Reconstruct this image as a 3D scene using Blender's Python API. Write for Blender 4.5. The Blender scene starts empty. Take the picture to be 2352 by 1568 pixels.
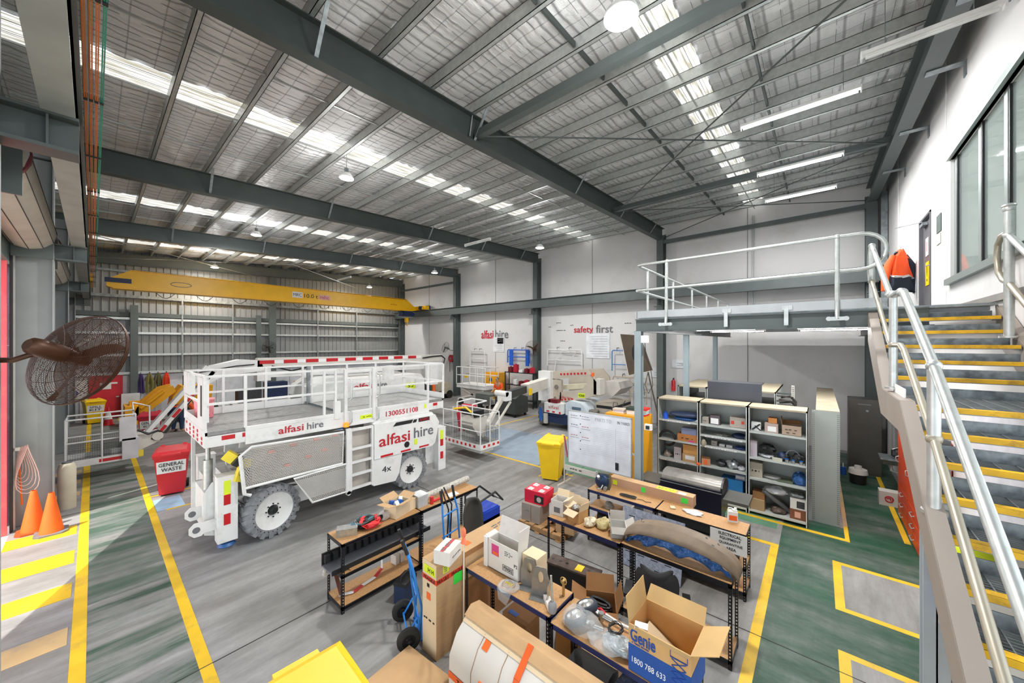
import bpy, math, random
from mathutils import Matrix, Vector
random.seed(7)
PI = math.pi
scene = bpy.context.scene
COL = scene.collection
# ---------------------------------------------------------------- camera
EYE = 3.5
FPX = 823.0
YAW = math.radians(40.54)
SX, SY = math.sin(YAW), math.cos(YAW)
cam_d = bpy.data.cameras.new('camera')
cam = bpy.data.objects.new('camera', cam_d); COL.objects.link(cam)
cam_d.sensor_width = 36.0
cam_d.lens = FPX / 2352.0 * 36.0
cam_d.shift_y = 3.0 / 2352.0
cam_d.clip_start = 0.05
cam.location = (0, 0, EYE)
cam.rotation_euler = (PI / 2, 0, YAW - PI / 2)
scene.camera = cam
# ---------------------------------------------------------------- world, sun, exposure
world = bpy.data.worlds.new('World'); scene.world = world
world.use_nodes = True
wb = world.node_tree.nodes['Background']
wb.inputs[0].default_value = (0.86, 0.93, 1.0, 1)
wb.inputs[1].default_value = 2.2
sun_d = bpy.data.lights.new('sun', 'SUN'); sun_d.energy = 4.0; sun_d.angle = 0.006
sun_d.color = (1.0, 0.95, 0.86)
sun = bpy.data.objects.new('sun', sun_d); COL.objects.link(sun)
SUND = Vector((2.75, 0.90, -5.0)).normalized()
sun.rotation_euler = SUND.to_track_quat('-Z', 'Y').to_euler()
scene.view_settings.view_transform = 'Standard'
scene.view_settings.look = 'None'
scene.view_settings.gamma = 1.0
scene.view_settings.use_curve_mapping = False
scene.view_settings.exposure = 0.62
try:
    scene.cycles.max_bounces = 8
    scene.cycles.diffuse_bounces = 5
    scene.cycles.transparent_max_bounces = 12
    scene.cycles.sample_clamp_indirect = 6.0
    scene.cycles.caustics_reflective = False
    scene.cycles.caustics_refractive = False
except Exception:
    pass

# ---------------------------------------------------------------- materials
def lin(h):
    if isinstance(h, str):
        h = h.lstrip('#'); c = [int(h[i:i + 2], 16) / 255 for i in (0, 2, 4)]
    else:
        c = [v / 255 for v in h]
    return tuple([(v / 12.92 if v <= 0.04045 else ((v + 0.055) / 1.055) ** 2.4) for v in c] + [1.0])

MATS = {}
def nd(nt, t, **k):
    n = nt.nodes.new(t)
    for a, b in k.items(): setattr(n, a, b)
    return n
def mat(name, col='#808080', rough=0.5, metal=0.0, var=0.12, scale=3.0, bump=0.0, bscale=40.0, emit=0.0, alpha=1.0, dirt=None, dirt_amt=0.5, stretch=None, coord='Object', spec=0.5):
    if name in MATS: return MATS[name]
    m = bpy.data.materials.new(name); MATS[name] = m
    m.use_nodes = True
    nt = m.node_tree; b = nt.nodes['Principled BSDF']
    b.inputs['Roughness'].default_value = rough
    b.inputs['Metallic'].default_value = metal
    b.inputs['Specular IOR Level'].default_value = spec
    c = lin(col)
    tc = nd(nt, 'ShaderNodeTexCoord'); mp = nd(nt, 'ShaderNodeMapping')
    if coord == 'World':
        g = nd(nt, 'ShaderNodeNewGeometry'); nt.links.new(g.outputs['Position'], mp.inputs[0])
    else:
        nt.links.new(tc.outputs[coord], mp.inputs[0])
    if stretch: mp.inputs['Scale'].default_value = stretch
    nz = nd(nt, 'ShaderNodeTexNoise'); nz.inputs['Scale'].default_value = scale; nz.inputs['Detail'].default_value = 6
    nt.links.new(mp.outputs[0], nz.inputs[0])
    rp = nd(nt, 'ShaderNodeValToRGB')
    rp.color_ramp.elements[0].position = 0.3; rp.color_ramp.elements[1].position = 0.7
    lo = [max(0, v * (1 - var)) for v in c[:3]] + [1]; hi = [min(1, v * (1 + var)) for v in c[:3]] + [1]
    rp.color_ramp.elements[0].color = lo; rp.color_ramp.elements[1].color = hi
    nt.links.new(nz.outputs[0], rp.inputs[0])
    out = rp.outputs[0]
    if dirt:
        n2 = nd(nt, 'ShaderNodeTexNoise'); n2.inputs['Scale'].default_value = scale * 0.6 + 0.4; n2.inputs['Detail'].default_value = 8; n2.inputs['Roughness'].default_value = 0.7
        nt.links.new(mp.outputs[0], n2.inputs[0])
        r2 = nd(nt, 'ShaderNodeValToRGB'); r2.color_ramp.elements[0].position = 0.52; r2.color_ramp.elements[1].position = 0.68
        nt.links.new(n2.outputs[0], r2.inputs[0])
        ml = nd(nt, 'ShaderNodeMath', operation='MULTIPLY'); ml.inputs[1].default_value = dirt_amt
        nt.links.new(r2.outputs[0], ml.inputs[0])
        mx = nd(nt, 'ShaderNodeMixRGB'); mx.inputs[2].default_value = lin(dirt)
        nt.links.new(ml.outputs[0], mx.inputs[0]); nt.links.new(out, mx.inputs[1]); out = mx.outputs[0]
    nt.links.new(out, b.inputs['Base Color'])
    if bump:
        n3 = nd(nt, 'ShaderNodeTexNoise'); n3.inputs['Scale'].default_value = bscale; n3.inputs['Detail'].default_value = 4
        nt.links.new(mp.outputs[0], n3.inputs[0])
        bp = nd(nt, 'ShaderNodeBump'); bp.inputs['Strength'].default_value = bump; bp.inputs['Distance'].default_value = 0.02
        nt.links.new(n3.outputs[0], bp.inputs['Height']); nt.links.new(bp.outputs[0], b.inputs['Normal'])
    if emit:
        b.inputs['Emission Color'].default_value = c; b.inputs['Emission Strength'].default_value = emit
    if alpha < 1: b.inputs['Alpha'].default_value = alpha
    return m

# ---------------------------------------------------------------- mesh builder
class M:
    def __init__(s): s.v = []; s.f = []; s.k = []; s.m = 0
    def add(s, vs, fs):
        o = len(s.v); s.v += [tuple(v) for v in vs]
        for f in fs: s.f.append(tuple(i + o for i in f)); s.k.append(s.m)
        return s
    def box(s, x0, x1, y0, y1, z0, z1):
        vs = [(x, y, z) for z in (z0, z1) for y in (y0, y1) for x in (x0, x1)]
        return s.add(vs, [(0, 2, 3, 1), (4, 5, 7, 6), (0, 1, 5, 4), (2, 6, 7, 3), (0, 4, 6, 2), (1, 3, 7, 5)])
    def obox(s, c, size, R=None):
        hx, hy, hz = [q / 2 for q in size]; c = Vector(c)
        vs = [Vector((x, y, z)) for z in (-hz, hz) for y in (-hy, hy) for x in (-hx, hx)]
        if R is not None: vs = [R @ v for v in vs]
        return s.add([v + c for v in vs], [(0, 2, 3, 1), (4, 5, 7, 6), (0, 1, 5, 4), (2, 6, 7, 3), (0, 4, 6, 2), (1, 3, 7, 5)])
    def bar(s, a, b, w, h=None, up=(0, 0, 1)):
        h = h or w; a = Vector(a); b = Vector(b); d = b - a; L = d.length
        if L < 1e-6: return s
        d.normalize(); u = Vector(up)
        if abs(d.dot(u)) > 0.98: u = Vector((1, 0, 0))
        sx = d.cross(u).normalized(); sz = sx.cross(d)
        R = Matrix((sx, d, sz)).transposed()
        return s.obox((a + b) / 2, (w, L, h), R)
    def tube(s, pts, r, n=8, closed=False, cap=True):
        P = [Vector(p) for p in pts]; N = len(P); rs = r if isinstance(r, (list, tuple)) else [r] * N
        rings = []; prev = None
        for i in range(N):
            if closed: t = P[(i + 1) % N] - P[i - 1]
            else: t = P[min(i + 1, N - 1)] - P[max(i - 1, 0)]
            if t.length < 1e-9: t = Vector((0, 0, 1))
            t.normalize()
            if prev is None:
                u = Vector((0, 0, 1)) if abs(t.z) < 0.9 else Vector((1, 0, 0))
                a = t.cross(u).normalized()
            else:
                a = (prev - t * prev.dot(t))
                a = a.normalized() if a.length > 1e-6 else t.orthogonal().normalized()
            prev = a; b = t.cross(a)
            rings.append([P[i] + (a * math.cos(2 * PI * k / n) + b * math.sin(2 * PI * k / n)) * rs[i] for k in range(n)])
        vs = [v for R in rings for v in R]; fs = []
        for i in range(N if closed else N - 1):
            j = (i + 1) % N
            for k in range(n):
                k2 = (k + 1) % n
                fs.append((i * n + k, i * n + k2, j * n + k2, j * n + k))
        if cap and not closed:
            fs.append(tuple(range(n - 1, -1, -1))); fs.append(tuple((N - 1) * n + k for k in range(n)))
        return s.add(vs, fs)
    def cyl(s, a, b, r, n=16, r2=None): return s.tube([a, b], [r, r if r2 is None else r2], n)
    def lathe(s, prof, c=(0, 0, 0), R=None, n=24):
        c = Vector(c); vs = []
        for (r, z) in prof:
            for k in range(n):
                v = Vector((r * math.cos(2 * PI * k / n), r * math.sin(2 * PI * k / n), z))
                if R is not None: v = R @ v
                vs.append(v + c)
        fs = []
        for i in range(len(prof) - 1):
            for k in range(n):
                k2 = (k + 1) % n
                fs.append((i * n + k, i * n + k2, (i + 1) * n + k2, (i + 1) * n + k))
        return s.add(vs, fs)
    def prism(s, poly, lo, hi, axis='y'):
        def mk(p, t):
            if axis == 'y': return (p[0], t, p[1])
            if axis == 'x': return (t, p[0], p[1])
            return (p[0], p[1], t)
        n = len(poly); vs = [mk(p, lo) for p in poly] + [mk(p, hi) for p in poly]
        fs = [tuple(range(n - 1, -1, -1)), tuple(range(n, 2 * n))] + [(i, (i + 1) % n, n + (i + 1) % n, n + i) for i in range(n)]
        return s.add(vs, fs)
    def quad(s, a, b, c, d): return s.add([a, b, c, d], [(0, 1, 2, 3)])
    def slab(s, a, b, c, d, t):
        a, b, c, d = [Vector(q) for q in (a, b, c, d)]; n = (b - a).cross(d - a).normalized() * t
        return s.add([a, b, c, d, a + n, b + n, c + n, d + n], [(3, 2, 1, 0), (4, 5, 6, 7), (0, 1, 5, 4), (1, 2, 6, 5), (2, 3, 7, 6), (3, 0, 4, 7)])
    def ball(s, c, r, n=12, m=8, sc=(1, 1, 1), jit=0.0):
        vs = []; c = Vector(c)
        for i in range(m + 1):
            th = PI * i / m
            for k in range(n):
                ph = 2 * PI * k / n; q = 1 + random.uniform(-jit, jit)
                vs.append(c + Vector((math.sin(th) * math.cos(ph) * sc[0], math.sin(th) * math.sin(ph) * sc[1], math.cos(th) * sc[2])) * r * q)
        fs = [(i * n + k, (i + 1) * n + k, (i + 1) * n + (k + 1) % n, i * n + (k + 1) % n) for i in range(m) for k in range(n)]
        return s.add(vs, fs)
    def blob(s, c, size, seed=0, n=14, m=9, j=0.25):
        rr = random.Random(seed); c = Vector(c); vs = []
        ph0 = [rr.uniform(0, 6.3) for _ in range(6)]
        for i in range(m + 1):
            th = PI * i / m
            for k in range(n):
                ph = 2 * PI * k / n
                q = 1 + j * (math.sin(3 * ph + ph0[0] + 2 * th) * 0.4 + math.sin(5 * ph + ph0[1]) * math.sin(4 * th + ph0[2]) * 0.5 + rr.uniform(-.35, .35))
                z = math.cos(th)
                vs.append(c + Vector((math.sin(th) * math.cos(ph) * size[0] * q, math.sin(th) * math.sin(ph) * size[1] * q, max(z, -0.75) * size[2] * (q if z > 0 else 1))))
        fs = [(i * n + k, (i + 1) * n + k, (i + 1) * n + (k + 1) % n, i * n + (k + 1) % n) for i in range(m) for k in range(n)]
        return s.add(vs, fs)
    def xf(s, mt, start=0):
        for i in range(start, len(s.v)): s.v[i] = tuple(mt @ Vector(s.v[i]))
        return s

def mesh_of(mb, mats, smooth=True, ang=38, fix=True):
    me = bpy.data.meshes.new('m')
    me.from_pydata(mb.v, [], mb.f)
    if not isinstance(mats, (list, tuple)): mats = [mats]
    for m in mats: me.materials.append(m)
    if any(mb.k): me.polygons.foreach_set('material_index', mb.k)
    if fix:
        import bmesh
        bm = bmesh.new(); bm.from_mesh(me); bmesh.ops.recalc_face_normals(bm, faces=bm.faces); bm.to_mesh(me); bm.free()
    if smooth:
        me.polygons.foreach_set('use_smooth', [True] * len(me.polygons))
        me.set_sharp_from_angle(angle=math.radians(ang))
    me.update()
    return me

def parts(name, mbs, *a, **k):
    return [part(name, q, *a, **k) for q in mbs]
def part(name, mb, mats, parent=None, label=None, world=False, **k):
    o = bpy.data.objects.new(name, mesh_of(mb, mats, **k))
    COL.objects.link(o)
    if parent is not None:
        o.parent = parent
        if world: o.data.transform(wmat(parent).inverted())
    if label: o['label'] = label
    return o
def wmat(o):
    m = o.matrix_basis.copy(); p = o.parent
    while p: m = p.matrix_basis @ m; p = p.parent
    return m
def thing(name, label, cat, loc=(0, 0, 0), rz=0.0, group=None):
    o = bpy.data.objects.new(name, None); COL.objects.link(o)
    o.empty_display_size = 0.1
    o.location = loc; o.rotation_euler = (0, 0, rz)
    o.matrix_basis = Matrix.Translation(loc) @ Matrix.Rotation(rz, 4, 'Z')
    o['label'] = label; o['category'] = cat
    if group: o['group'] = group
    return o
def solo(name, mb, mats, label, cat, group=None, loc=(0, 0, 0), rz=0.0, **k):
    o = part(name, mb, mats, **k)
    o.matrix_basis = Matrix.Translation(loc) @ Matrix.Rotation(rz, 4, 'Z')
    o['label'] = label; o['category'] = cat
    if group: o['group'] = group
    return o
def struct(name, mb, mats, **k):
    o = part(name, mb, mats, **k); o['kind'] = 'structure'; return o
TRIM = [0]
def trim(mb, mats, **k):
    TRIM[0] += 1
    return struct('trim_%d' % TRIM[0], mb, mats, **k)
def dup(root, loc=None, rz=None, label=None, group=None, parent=None):
    r = root.copy(); COL.objects.link(r)
    if parent is not None: r.parent = parent
    elif loc is not None:
        z = rz if rz is not None else root.rotation_euler.z
        r.matrix_basis = Matrix.Translation(loc) @ Matrix.Rotation(z, 4, 'Z')
    if label: r['label'] = label
    if group: r['group'] = group
    for ch in list(root.children): dup(ch, parent=r)
    return r

def text_mesh(txt, width=None, height=None, thick=0.002, align='LEFT', bold=0.0):
    c = bpy.data.curves.new('t', 'FONT'); c.body = txt; c.align_x = align; c.extrude = thick / 2; c.size = 1.0
    c.offset = bold; c.resolution_u = 3
    o = bpy.data.objects.new('t', c)
    me = bpy.data.meshes.new_from_object(o)
    bpy.data.objects.remove(o); bpy.data.curves.remove(c)
    xs = [v.co.x for v in me.vertices]; ys = [v.co.y for v in me.vertices]
    if not xs: return me
    x0, x1, y0, y1 = min(xs), max(xs), min(ys), max(ys)
    sx = width / (x1 - x0) if width else None; sy = height / (y1 - y0) if height else None
    sx = sx or sy; sy = sy or sx
    me.transform(Matrix.Diagonal((sx, sy, 1, 1)) @ Matrix.Translation((-(x0 + x1) / 2, -(y0 + y1) / 2, 0)))
    return me
def frame(o, x, y):
    x = Vector(x).normalized(); y = Vector(y); y = (y - x * y.dot(x)).normalized(); z = x.cross(y)
    m = Matrix((x, y, z)).transposed().to_4x4(); m.translation = Vector(o); return m
def lettering(txt, m, parent, c, xd, yd, width=None, height=None, name='lettering', world=True, label=None, bold=0.0, thick=0.003):
    me = text_mesh(txt, width, height, thick, bold=bold)
    me.materials.append(m)
    o = bpy.data.objects.new(name, me); COL.objects.link(o)
    me.transform(frame(c, xd, yd))
    if parent is not None:
        o.parent = parent
        if world: me.transform(wmat(parent).inverted())
    if label: o['label'] = label
    return o
def arc(c, r, a0, a1, n, ax=(1, 0, 0), ay=(0, 0, 1)):
    c = Vector(c); ax = Vector(ax); ay = Vector(ay)
    return [tuple(c + ax * r * math.cos(a0 + (a1 - a0) * i / n) + ay * r * math.sin(a0 + (a1 - a0) * i / n)) for i in range(n + 1)]
def scribble(txt, m, parent, c, xd, yd, width=None, height=None, world=True, **k):
    """rows of short dashes where the writing is too small to read"""
    rows = txt.split('\n'); h = (height or width * .16 * len(rows)) / len(rows); q = M(); f = frame(c, xd, yd); W = width or h * 4
    for r, row in enumerate(rows):
        x = -W / 2; cw = W / max(1, max(len(a) for a in rows)); y = h * (len(rows) / 2 - r - .5)
        for w in row.split(' '):
            L_ = cw * len(w)
            if L_ > 0:
                for j in range(max(1, len(w) // 2)):
                    a = x + j * L_ / max(1, len(w) // 2); q.box(a, a + L_ / max(1, len(w) // 2) * .7, y - h * (.16 if j % 2 else .26), y + h * (.26 if j % 2 else .16), 0, .002)
            x += L_ + cw
    q.xf(f)
    return part('small_print', q, m, parent, world=world, smooth=False)
def local_scribble(t, txt, m, c, xd, yd, **k): return scribble(txt, m, t, c, xd, yd, world=False, **k)
def at(px, py, z=None, X=None, Y=None):
    u = (px - 1176) / FPX; v = (787 - py) / FPX
    r = Vector((SX * u + SY, -SY * u + SX, v))
    t = (z - EYE) / r.z if z is not None else (X / r.x if X is not None else Y / r.y)
    return Vector((r.x * t, r.y * t, EYE + r.z * t))

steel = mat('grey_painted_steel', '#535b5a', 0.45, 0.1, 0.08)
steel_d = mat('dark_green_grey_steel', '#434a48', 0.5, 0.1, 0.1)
galv = mat('galvanised_steel', '#bcc0be', 0.36, 0.6, 0.12, 14)
galv_d = mat('weathered_galvanised_steel', '#8f9698', 0.45, 0.6, 0.3, 9)
white = mat('white_machine_paint', '#e2e2e0', 0.35, 0.0, 0.04, 4, dirt='#a8a49c', dirt_amt=0.35)
wht2 = mat('off_white_paint', '#cfcbc2', 0.45, 0.0, 0.06)
beige = mat('dusty_beige_paint', '#b9afa0', 0.55, 0.0, 0.08)
black = mat('black_plastic', '#17181a', 0.5, 0, 0.1)
blackm = mat('black_powder_coat', '#1c1d22', 0.4, 0.2, 0.1)
rubber = mat('black_rubber', '#222220', 0.8, 0, 0.15, 12)
tyre_g = mat('dusty_grey_tyre', '#85878a', 0.8, 0, 0.15, 8, dirt='#55565a', dirt_amt=.6)
red = mat('red_plastic', '#c8222c', 0.4, 0, 0.08)
redtape = mat('red_reflective_tape', '#c01822', 0.35, 0, 0.04)
wtape = mat('white_reflective_tape', '#e8e8e8', 0.35, 0, 0.04)
yellow = mat('yellow_plastic', '#f2c70e', 0.4, 0, 0.06)
craney = mat('crane_yellow', '#f2b900', 0.38, 0, 0.05)
blue = mat('blue_paint', '#1f62b4', 0.4, 0, 0.1)
trol_blue = mat('trolley_blue', '#2a7fd0', 0.35, 0, 0.08)
dkblue = mat('dark_blue', '#17294c', 0.5, 0, 0.1)
orange = mat('orange_plastic', '#f0662a', 0.5, 0, 0.08)
card = mat('brown_cardboard', '#bd9a70', 0.8, 0, 0.08, 5, stretch=(1, 1, 6))
card_l = mat('light_cardboard', '#d9c4a2', 0.8, 0, 0.05)
card_d = mat('dark_brown_cardboard', '#94693f', 0.8, 0, 0.1)  # darker brown board for lid edges, seams, insides and some cartons
card_w = mat('white_cardboard', '#d6d2cb', 0.7, 0, 0.05, dirt='#a9a29a', dirt_amt=.4)
chip = mat('chipboard_shelf', '#b78c5c', 0.65, 0, 0.15, 40, bump=.05)
paper = mat('white_paper', '#e6e6e4', 0.6, 0, 0.03)
ltred = mat('letter_red', '#b8202c', 0.5, 0, 0.02)
ltgrey = mat('letter_grey', '#6b6c70', 0.5, 0, 0.02)
ltblack = mat('letter_black', '#1b1b1d', 0.5, 0, 0.02)
ltblue = mat('letter_blue', '#1d50a0', 0.5, 0, 0.02)
ltwhite = mat('letter_white', '#eeeeee', 0.5, 0, 0.02)
hivis = mat('fluoro_yellow_label', '#d8ea28', 0.5, 0, 0.05)
grn = mat('fluoro_green_label', '#3fdc48', 0.5, 0, 0.05)
orl = mat('orange_label', '#ee6a24', 0.5, 0, 0.05)
tin = mat('brushed_tin', '#b5b6b4', 0.3, 0.85, 0.15, 20)
plate_d = mat('deck_grey_metal', '#8c8d8c', 0.5, 0.3, 0.2, 12, bump=.2, bscale=60)
emit_w = mat('lit_tube', '#ffffff', emit=20.0, var=0)
# ================================================================ STRUCTURE
def conc_mat(name, green=False):
    m = bpy.data.materials.new(name); m.use_nodes = True
    nt = m.node_tree; b = nt.nodes['Principled BSDF']; L = nt.links.new
    g = nd(nt, 'ShaderNodeNewGeometry')
    def noise(sc, stretch, det=8, rough=.6):
        mp = nd(nt, 'ShaderNodeMapping'); mp.inputs['Scale'].default_value = stretch
        mp.inputs['Rotation'].default_value = (0, 0, 0.12)
        L(g.outputs['Position'], mp.inputs[0])
        n = nd(nt, 'ShaderNodeTexNoise'); n.inputs['Scale'].default_value = sc; n.inputs['Detail'].default_value = det; n.inputs['Roughness'].default_value = rough
        L(mp.outputs[0], n.inputs[0]); return n.outputs[0]
    def ramp(v, stops):
        r = nd(nt, 'ShaderNodeValToRGB'); e = r.color_ramp.elements
        e[0].position, e[0].color = stops[0][0], lin(stops[0][1]); e[1].position, e[1].color = stops[-1][0], lin(stops[-1][1])
        for p, c in stops[1:-1]:
            q = e.new(p); q.color = lin(c)
        L(v, r.inputs[0]); return r.outputs[0]
    def mix(f, a, c2, mode='MIX'):
        x = nd(nt, 'ShaderNodeMixRGB', blend_type=mode)
        if isinstance(f, float): x.inputs[0].default_value = f
        else: L(f, x.inputs[0])
        L(a, x.inputs[1]); L(c2, x.inputs[2]); return x.outputs[0]
    base = ramp(noise(0.35, (1, 1, 1), 3), [(0.3, '#8b8883'), (0.5, '#9c9b99'), (0.7, '#aaaaad')])
    streak = ramp(noise(1.3, (0.55, 3.2, 1), 10, .68), [(0.32, '#5d5b58'), (0.46, '#8f8f8d'), (0.66, '#d0d0d2')])
    fine = ramp(noise(9, (1, 1, 1), 8, .75), [(0.3, '#8a8a8a'), (0.7, '#b8b8b8')])
    c = mix(0.42, base, streak, 'OVERLAY'); c = mix(0.35, c, fine, 'OVERLAY')
    if green:
        gr = ramp(noise(.8, (1, 1, 1), 5), [(0.3, '#17402d'), (0.6, '#1c4c36'), (0.75, '#265a41')])
        if green == 'right':
            msk = ramp(noise(1.1, (1.6, .5, 1), 9, .68), [(0.42, '#ffffff'), (0.6, '#d8d8d8'), (0.78, '#606060')])
        elif green == 'fresh':
            msk = ramp(noise(1.3, (.5, 2.2, 1), 9, .6), [(0.42, '#e8e8e8'), (0.55, '#b0b0b0'), (0.68, '#404040')])
        elif green == 'walk':
            msk = ramp(noise(1.2, (.4, 3.0, 1), 9, .62), [(0.38, '#f0f0f0'), (0.5, '#909090'), (0.62, '#101010')])
        else:
            msk = ramp(noise(2, (1, 1, 1), 6), [(0.3, '#ffffff'), (0.7, '#b0b0b0')])
        c = mix(msk, c, gr)
    L(c, b.inputs['Base Color'])
    r2 = nd(nt, 'ShaderNodeMapRange'); L(noise(3, (1, 1, 1), 5), r2.inputs[0]); r2.inputs[3].default_value = 0.38; r2.inputs[4].default_value = 0.75
    L(r2.outputs[0], b.inputs['Roughness'])
    b.inputs['Specular IOR Level'].default_value = .35
    return m
conc = conc_mat('concrete_floor'); grn_r = conc_mat('green_floor_paint', 'right'); grn_w = conc_mat('worn_green_floor_paint', 'walk')
linem = mat('yellow_line_paint', '#e2b71c', 0.55, 0, 0.12, 2.5, coord='World', dirt='#8a7a40', dirt_amt=.55)
linef = mat('faded_line_paint', '#c8a878', 0.6, 0, 0.1, 2.5, coord='World', dirt='#8f8a80', dirt_amt=.6)
struct('floor', M().box(-1.0, 16.2, -1.7, 25.4, -0.2, 0.0), conc)
o = struct('floor', M().box(-14, -1.0, -12, 32, -0.2, -0.01).box(-1.0, 16.2, -12, -1.7, -.2, -.01), mat('outside_ground', '#c9c5bc', .8, coord='World', scale=1.5)); o.name = 'floor_outside'
FZ = [0.002]
def paint(x0, x1, y0, y1, m=linem, z=None):
    z = z or 0.003
    return trim(M().box(x0, x1, y0, y1, -0.01, z), m, smooth=False)
paint(-0.05, 0.74, -1.5, 25.0, grn_w, .0015)
paint(-0.05, 0.74, 7.4, 12.3, conc_mat('fresher_green_floor_paint', 'fresh'), .0021)
paint(3.2, 9.2, -1.55, 0.52, grn_r, .0015); paint(9.2, 15.5, -1.5, -.42, grn_r, .0012)
paint(8.35, 9.5, .6, 6.0, mat('pale_green_floor', '#5d8a70', .5, coord='World', var=.2), .0012)
paint(8.24, 11, 6.1, 10.28, mat('blue_grey_floor', '#8b9aa8', .5, coord='World', var=.1), .0012)
paint(-.17, -.05, -1.5, 25.0); paint(.74, .85, -1.5, 25.0)
for (a, b_) in ((2.6, 3.1), (4.2, 4.6), (5.3, 5.7), (6.62, 7.02), (7.82, 8.29), (9.01, 9.56), (10.35, 10.85)):
    paint(-1.0, -.2, a, b_, linem if a > 7.5 else linef, .003)
for a in (12.9, 14.0, 15.1): paint(-1.0, -.2, a, a + .35, linef, .003)
paint(3.0, 7.72, .52, .63); paint(7.62, 7.72, .63, 1.0)
for (x1, x0) in ((7.74, 6.35), (5.53, 4.2)):
    paint(x0, x1, -.27, -.17, z=.003); paint(x1 - .09, x1, -1.5, -.27, z=.003); paint(x0, x0 + .09, -1.5, -.27, z=.003)
    paint(x0 + .09, x1 - .09, -1.5, -.27, conc, z=.0022)
paint(8.62, 8.72, -.42, 4.6, z=.003); paint(8.72, 9.3, -.42, -.36, z=.003); paint(9.3, 14, -.42, -.36, linef, z=.003)
paint(9.2, 14, -1.22, -1.14, z=.0031)
paint(.85, 9.0, 11.5, 11.56, z=.003)
paint(1.0, 2.6, 10.35, 10.42, z=.003); paint(.86, 1.3, 10.42, 11.2, mat('light_blue_floor_paint', '#9fc4dc', .4, var=.15), z=.002)
paint(8.15, 8.23, 4.9, 11.3, z=.003); paint(7.7, 15.2, 10.3, 10.37, z=.003); paint(7.6, 8.2, 5.55, 5.61, z=.003)
for y in (5.03, 11.58, 18.2): trim(M().box(-1, 15.9, y, y + .012, -.01, .0042), mat('floor_joint', '#3f3f3f', .9))
trim(M().box(5.16, 5.17, -1.5, 25, -.01, .0042), MATS['floor_joint'])
# ---- concrete walls
wallm = mat('precast_wall_paint', '#d0cfce', 0.85, 0, 0.03, .5, dirt='#bcbab2', dirt_amt=.5, coord='World')
jointm = mat('wall_joint', '#8d8d8c', .9)
struct('wall_back', M().box(15.9, 16.1, -1.75, 25.4, 0, 8.75), wallm)
for y in (2.0, 8.4, 14.9, 21.5): trim(M().box(15.885, 15.9, y, y + .025, 0, 8.7), jointm)
wr = M()
# right wall with a door and a window opening
DX0, DX1, DZ1 = 10.05, 11.02, 5.96
WX0, WX1, WZ0, WZ1 = 4.3, 8.78, 4.5, 6.38
wr.box(WX0, WX1, -1.75, -1.58, 0, WZ0).box(WX0, WX1, -1.75, -1.58, WZ1, 8.6)
wr.box(WX1, DX0, -1.75, -1.58, 0, 8.6).box(DX0, DX1, -1.75, -1.58, 0, 3.95).box(DX0, DX1, -1.75, -1.58, DZ1, 8.6).box(DX1, 16.1, -1.75, -1.58, 0, 8.75)
struct('wall_right', wr, wallm)
for x in (9.0, 13.6): trim(M().box(x, x + .02, -1.582, -1.57, 3.95, 8.6), mat('wall_seam', '#e4e4e2', .7))
# window: frame, mullions, glass and the room behind it
alum = mat('aluminium_window_frame', '#8d9794', .4, .3, .05)
glassm = bpy.data.materials.new('office_glass'); glassm.use_nodes = True
gb = glassm.node_tree.nodes['Principled BSDF']; gb.inputs['Base Color'].default_value = (.55, .66, .64, 1); gb.inputs['Roughness'].default_value = .03
gb.inputs['Alpha'].default_value = .3; gb.inputs['Specular IOR Level'].default_value = 1.0; gb.inputs['Metallic'].default_value = .3
w = M().box(WX0, WX1 + .05, -1.62, -1.52, WZ0 - .09, WZ0).box(WX0, WX1 + .05, -1.62, -1.54, WZ1, WZ1 + .09)
for x in (8.73, 7.62, 6.75, 5.75, 4.95): w.box(x - .05, x + .05, -1.66, -1.62, WZ0, WZ1)
win = struct('window_1', w, alum)
part('gasket', M().box(8.6, 8.62, -1.66, -1.615, WZ0, WZ1).box(7.5, 7.52, -1.66, -1.615, WZ0, WZ1).box(6.62, 6.64, -1.66, -1.615, WZ0, WZ1), black, win)
part('pane', M().box(WX0, WX1, -1.645, -1.635, WZ0, WZ1), glassm, win)
om = mat('office_wall', '#d3d7d2', .8)
for nm, bx in (('wall_office_back', (WX0 - .2, WX1 + .3, -4.6, -4.5, 3.9, 6.9)), ('floor_office', (WX0 - .2, WX1 + .3, -4.5, -1.75, 3.85, 3.95)), ('ceiling_office', (WX0 - .2, WX1 + .3, -4.5, -1.75, 6.85, 6.95)), ('wall_office_far', (WX1 + .2, WX1 + .3, -4.5, -1.75, 3.95, 6.85)), ('wall_office_near', (WX0 - .3, WX0 - .2, -4.5, -1.75, 3.95, 6.85))):
    struct(nm, M().box(*bx), om)
lp = thing('ceiling_light', 'lit batten light seen inside the office through the window', 'ceiling light', (7.2, -3.2, 6.75))
part('batten', M().box(-.6, .6, -.06, .06, -.05, .05), emit_w, lp)
def office_desk():
    t = thing('desk', 'dark topped office desk behind the upper window', 'desk', (6.6, -2.5, 3.95))
    part("desk_top", M().box(-1.3, 1.3, -.35, .35, .7, .74), mat('desk_dark', '#4c5557', .4), t)
    for x in (-1.2, 1.2): part('leg', M().box(x - .03, x + .03, -.3, .3, 0, .7), steel, t)
    s = thing('computer_screen', 'dark computer screen on the office desk behind the glass', 'screen', (7.0, -2.45, 4.69))
    part('stand', M().box(-.03, .03, -.02, .02, 0, .15).box(-.12, .12, -.08, .08, 0, .012), black, s)
    part('display', M().box(-.27, .27, -.015, .02, .1, .44), black, s)
office_desk()
dr = struct('door_1', M().box(DX0 + .04, DX1 - .04, -1.68, -1.62, 3.96, DZ1 - .05), mat('door_grey', '#5d5c60', .45))
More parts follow.
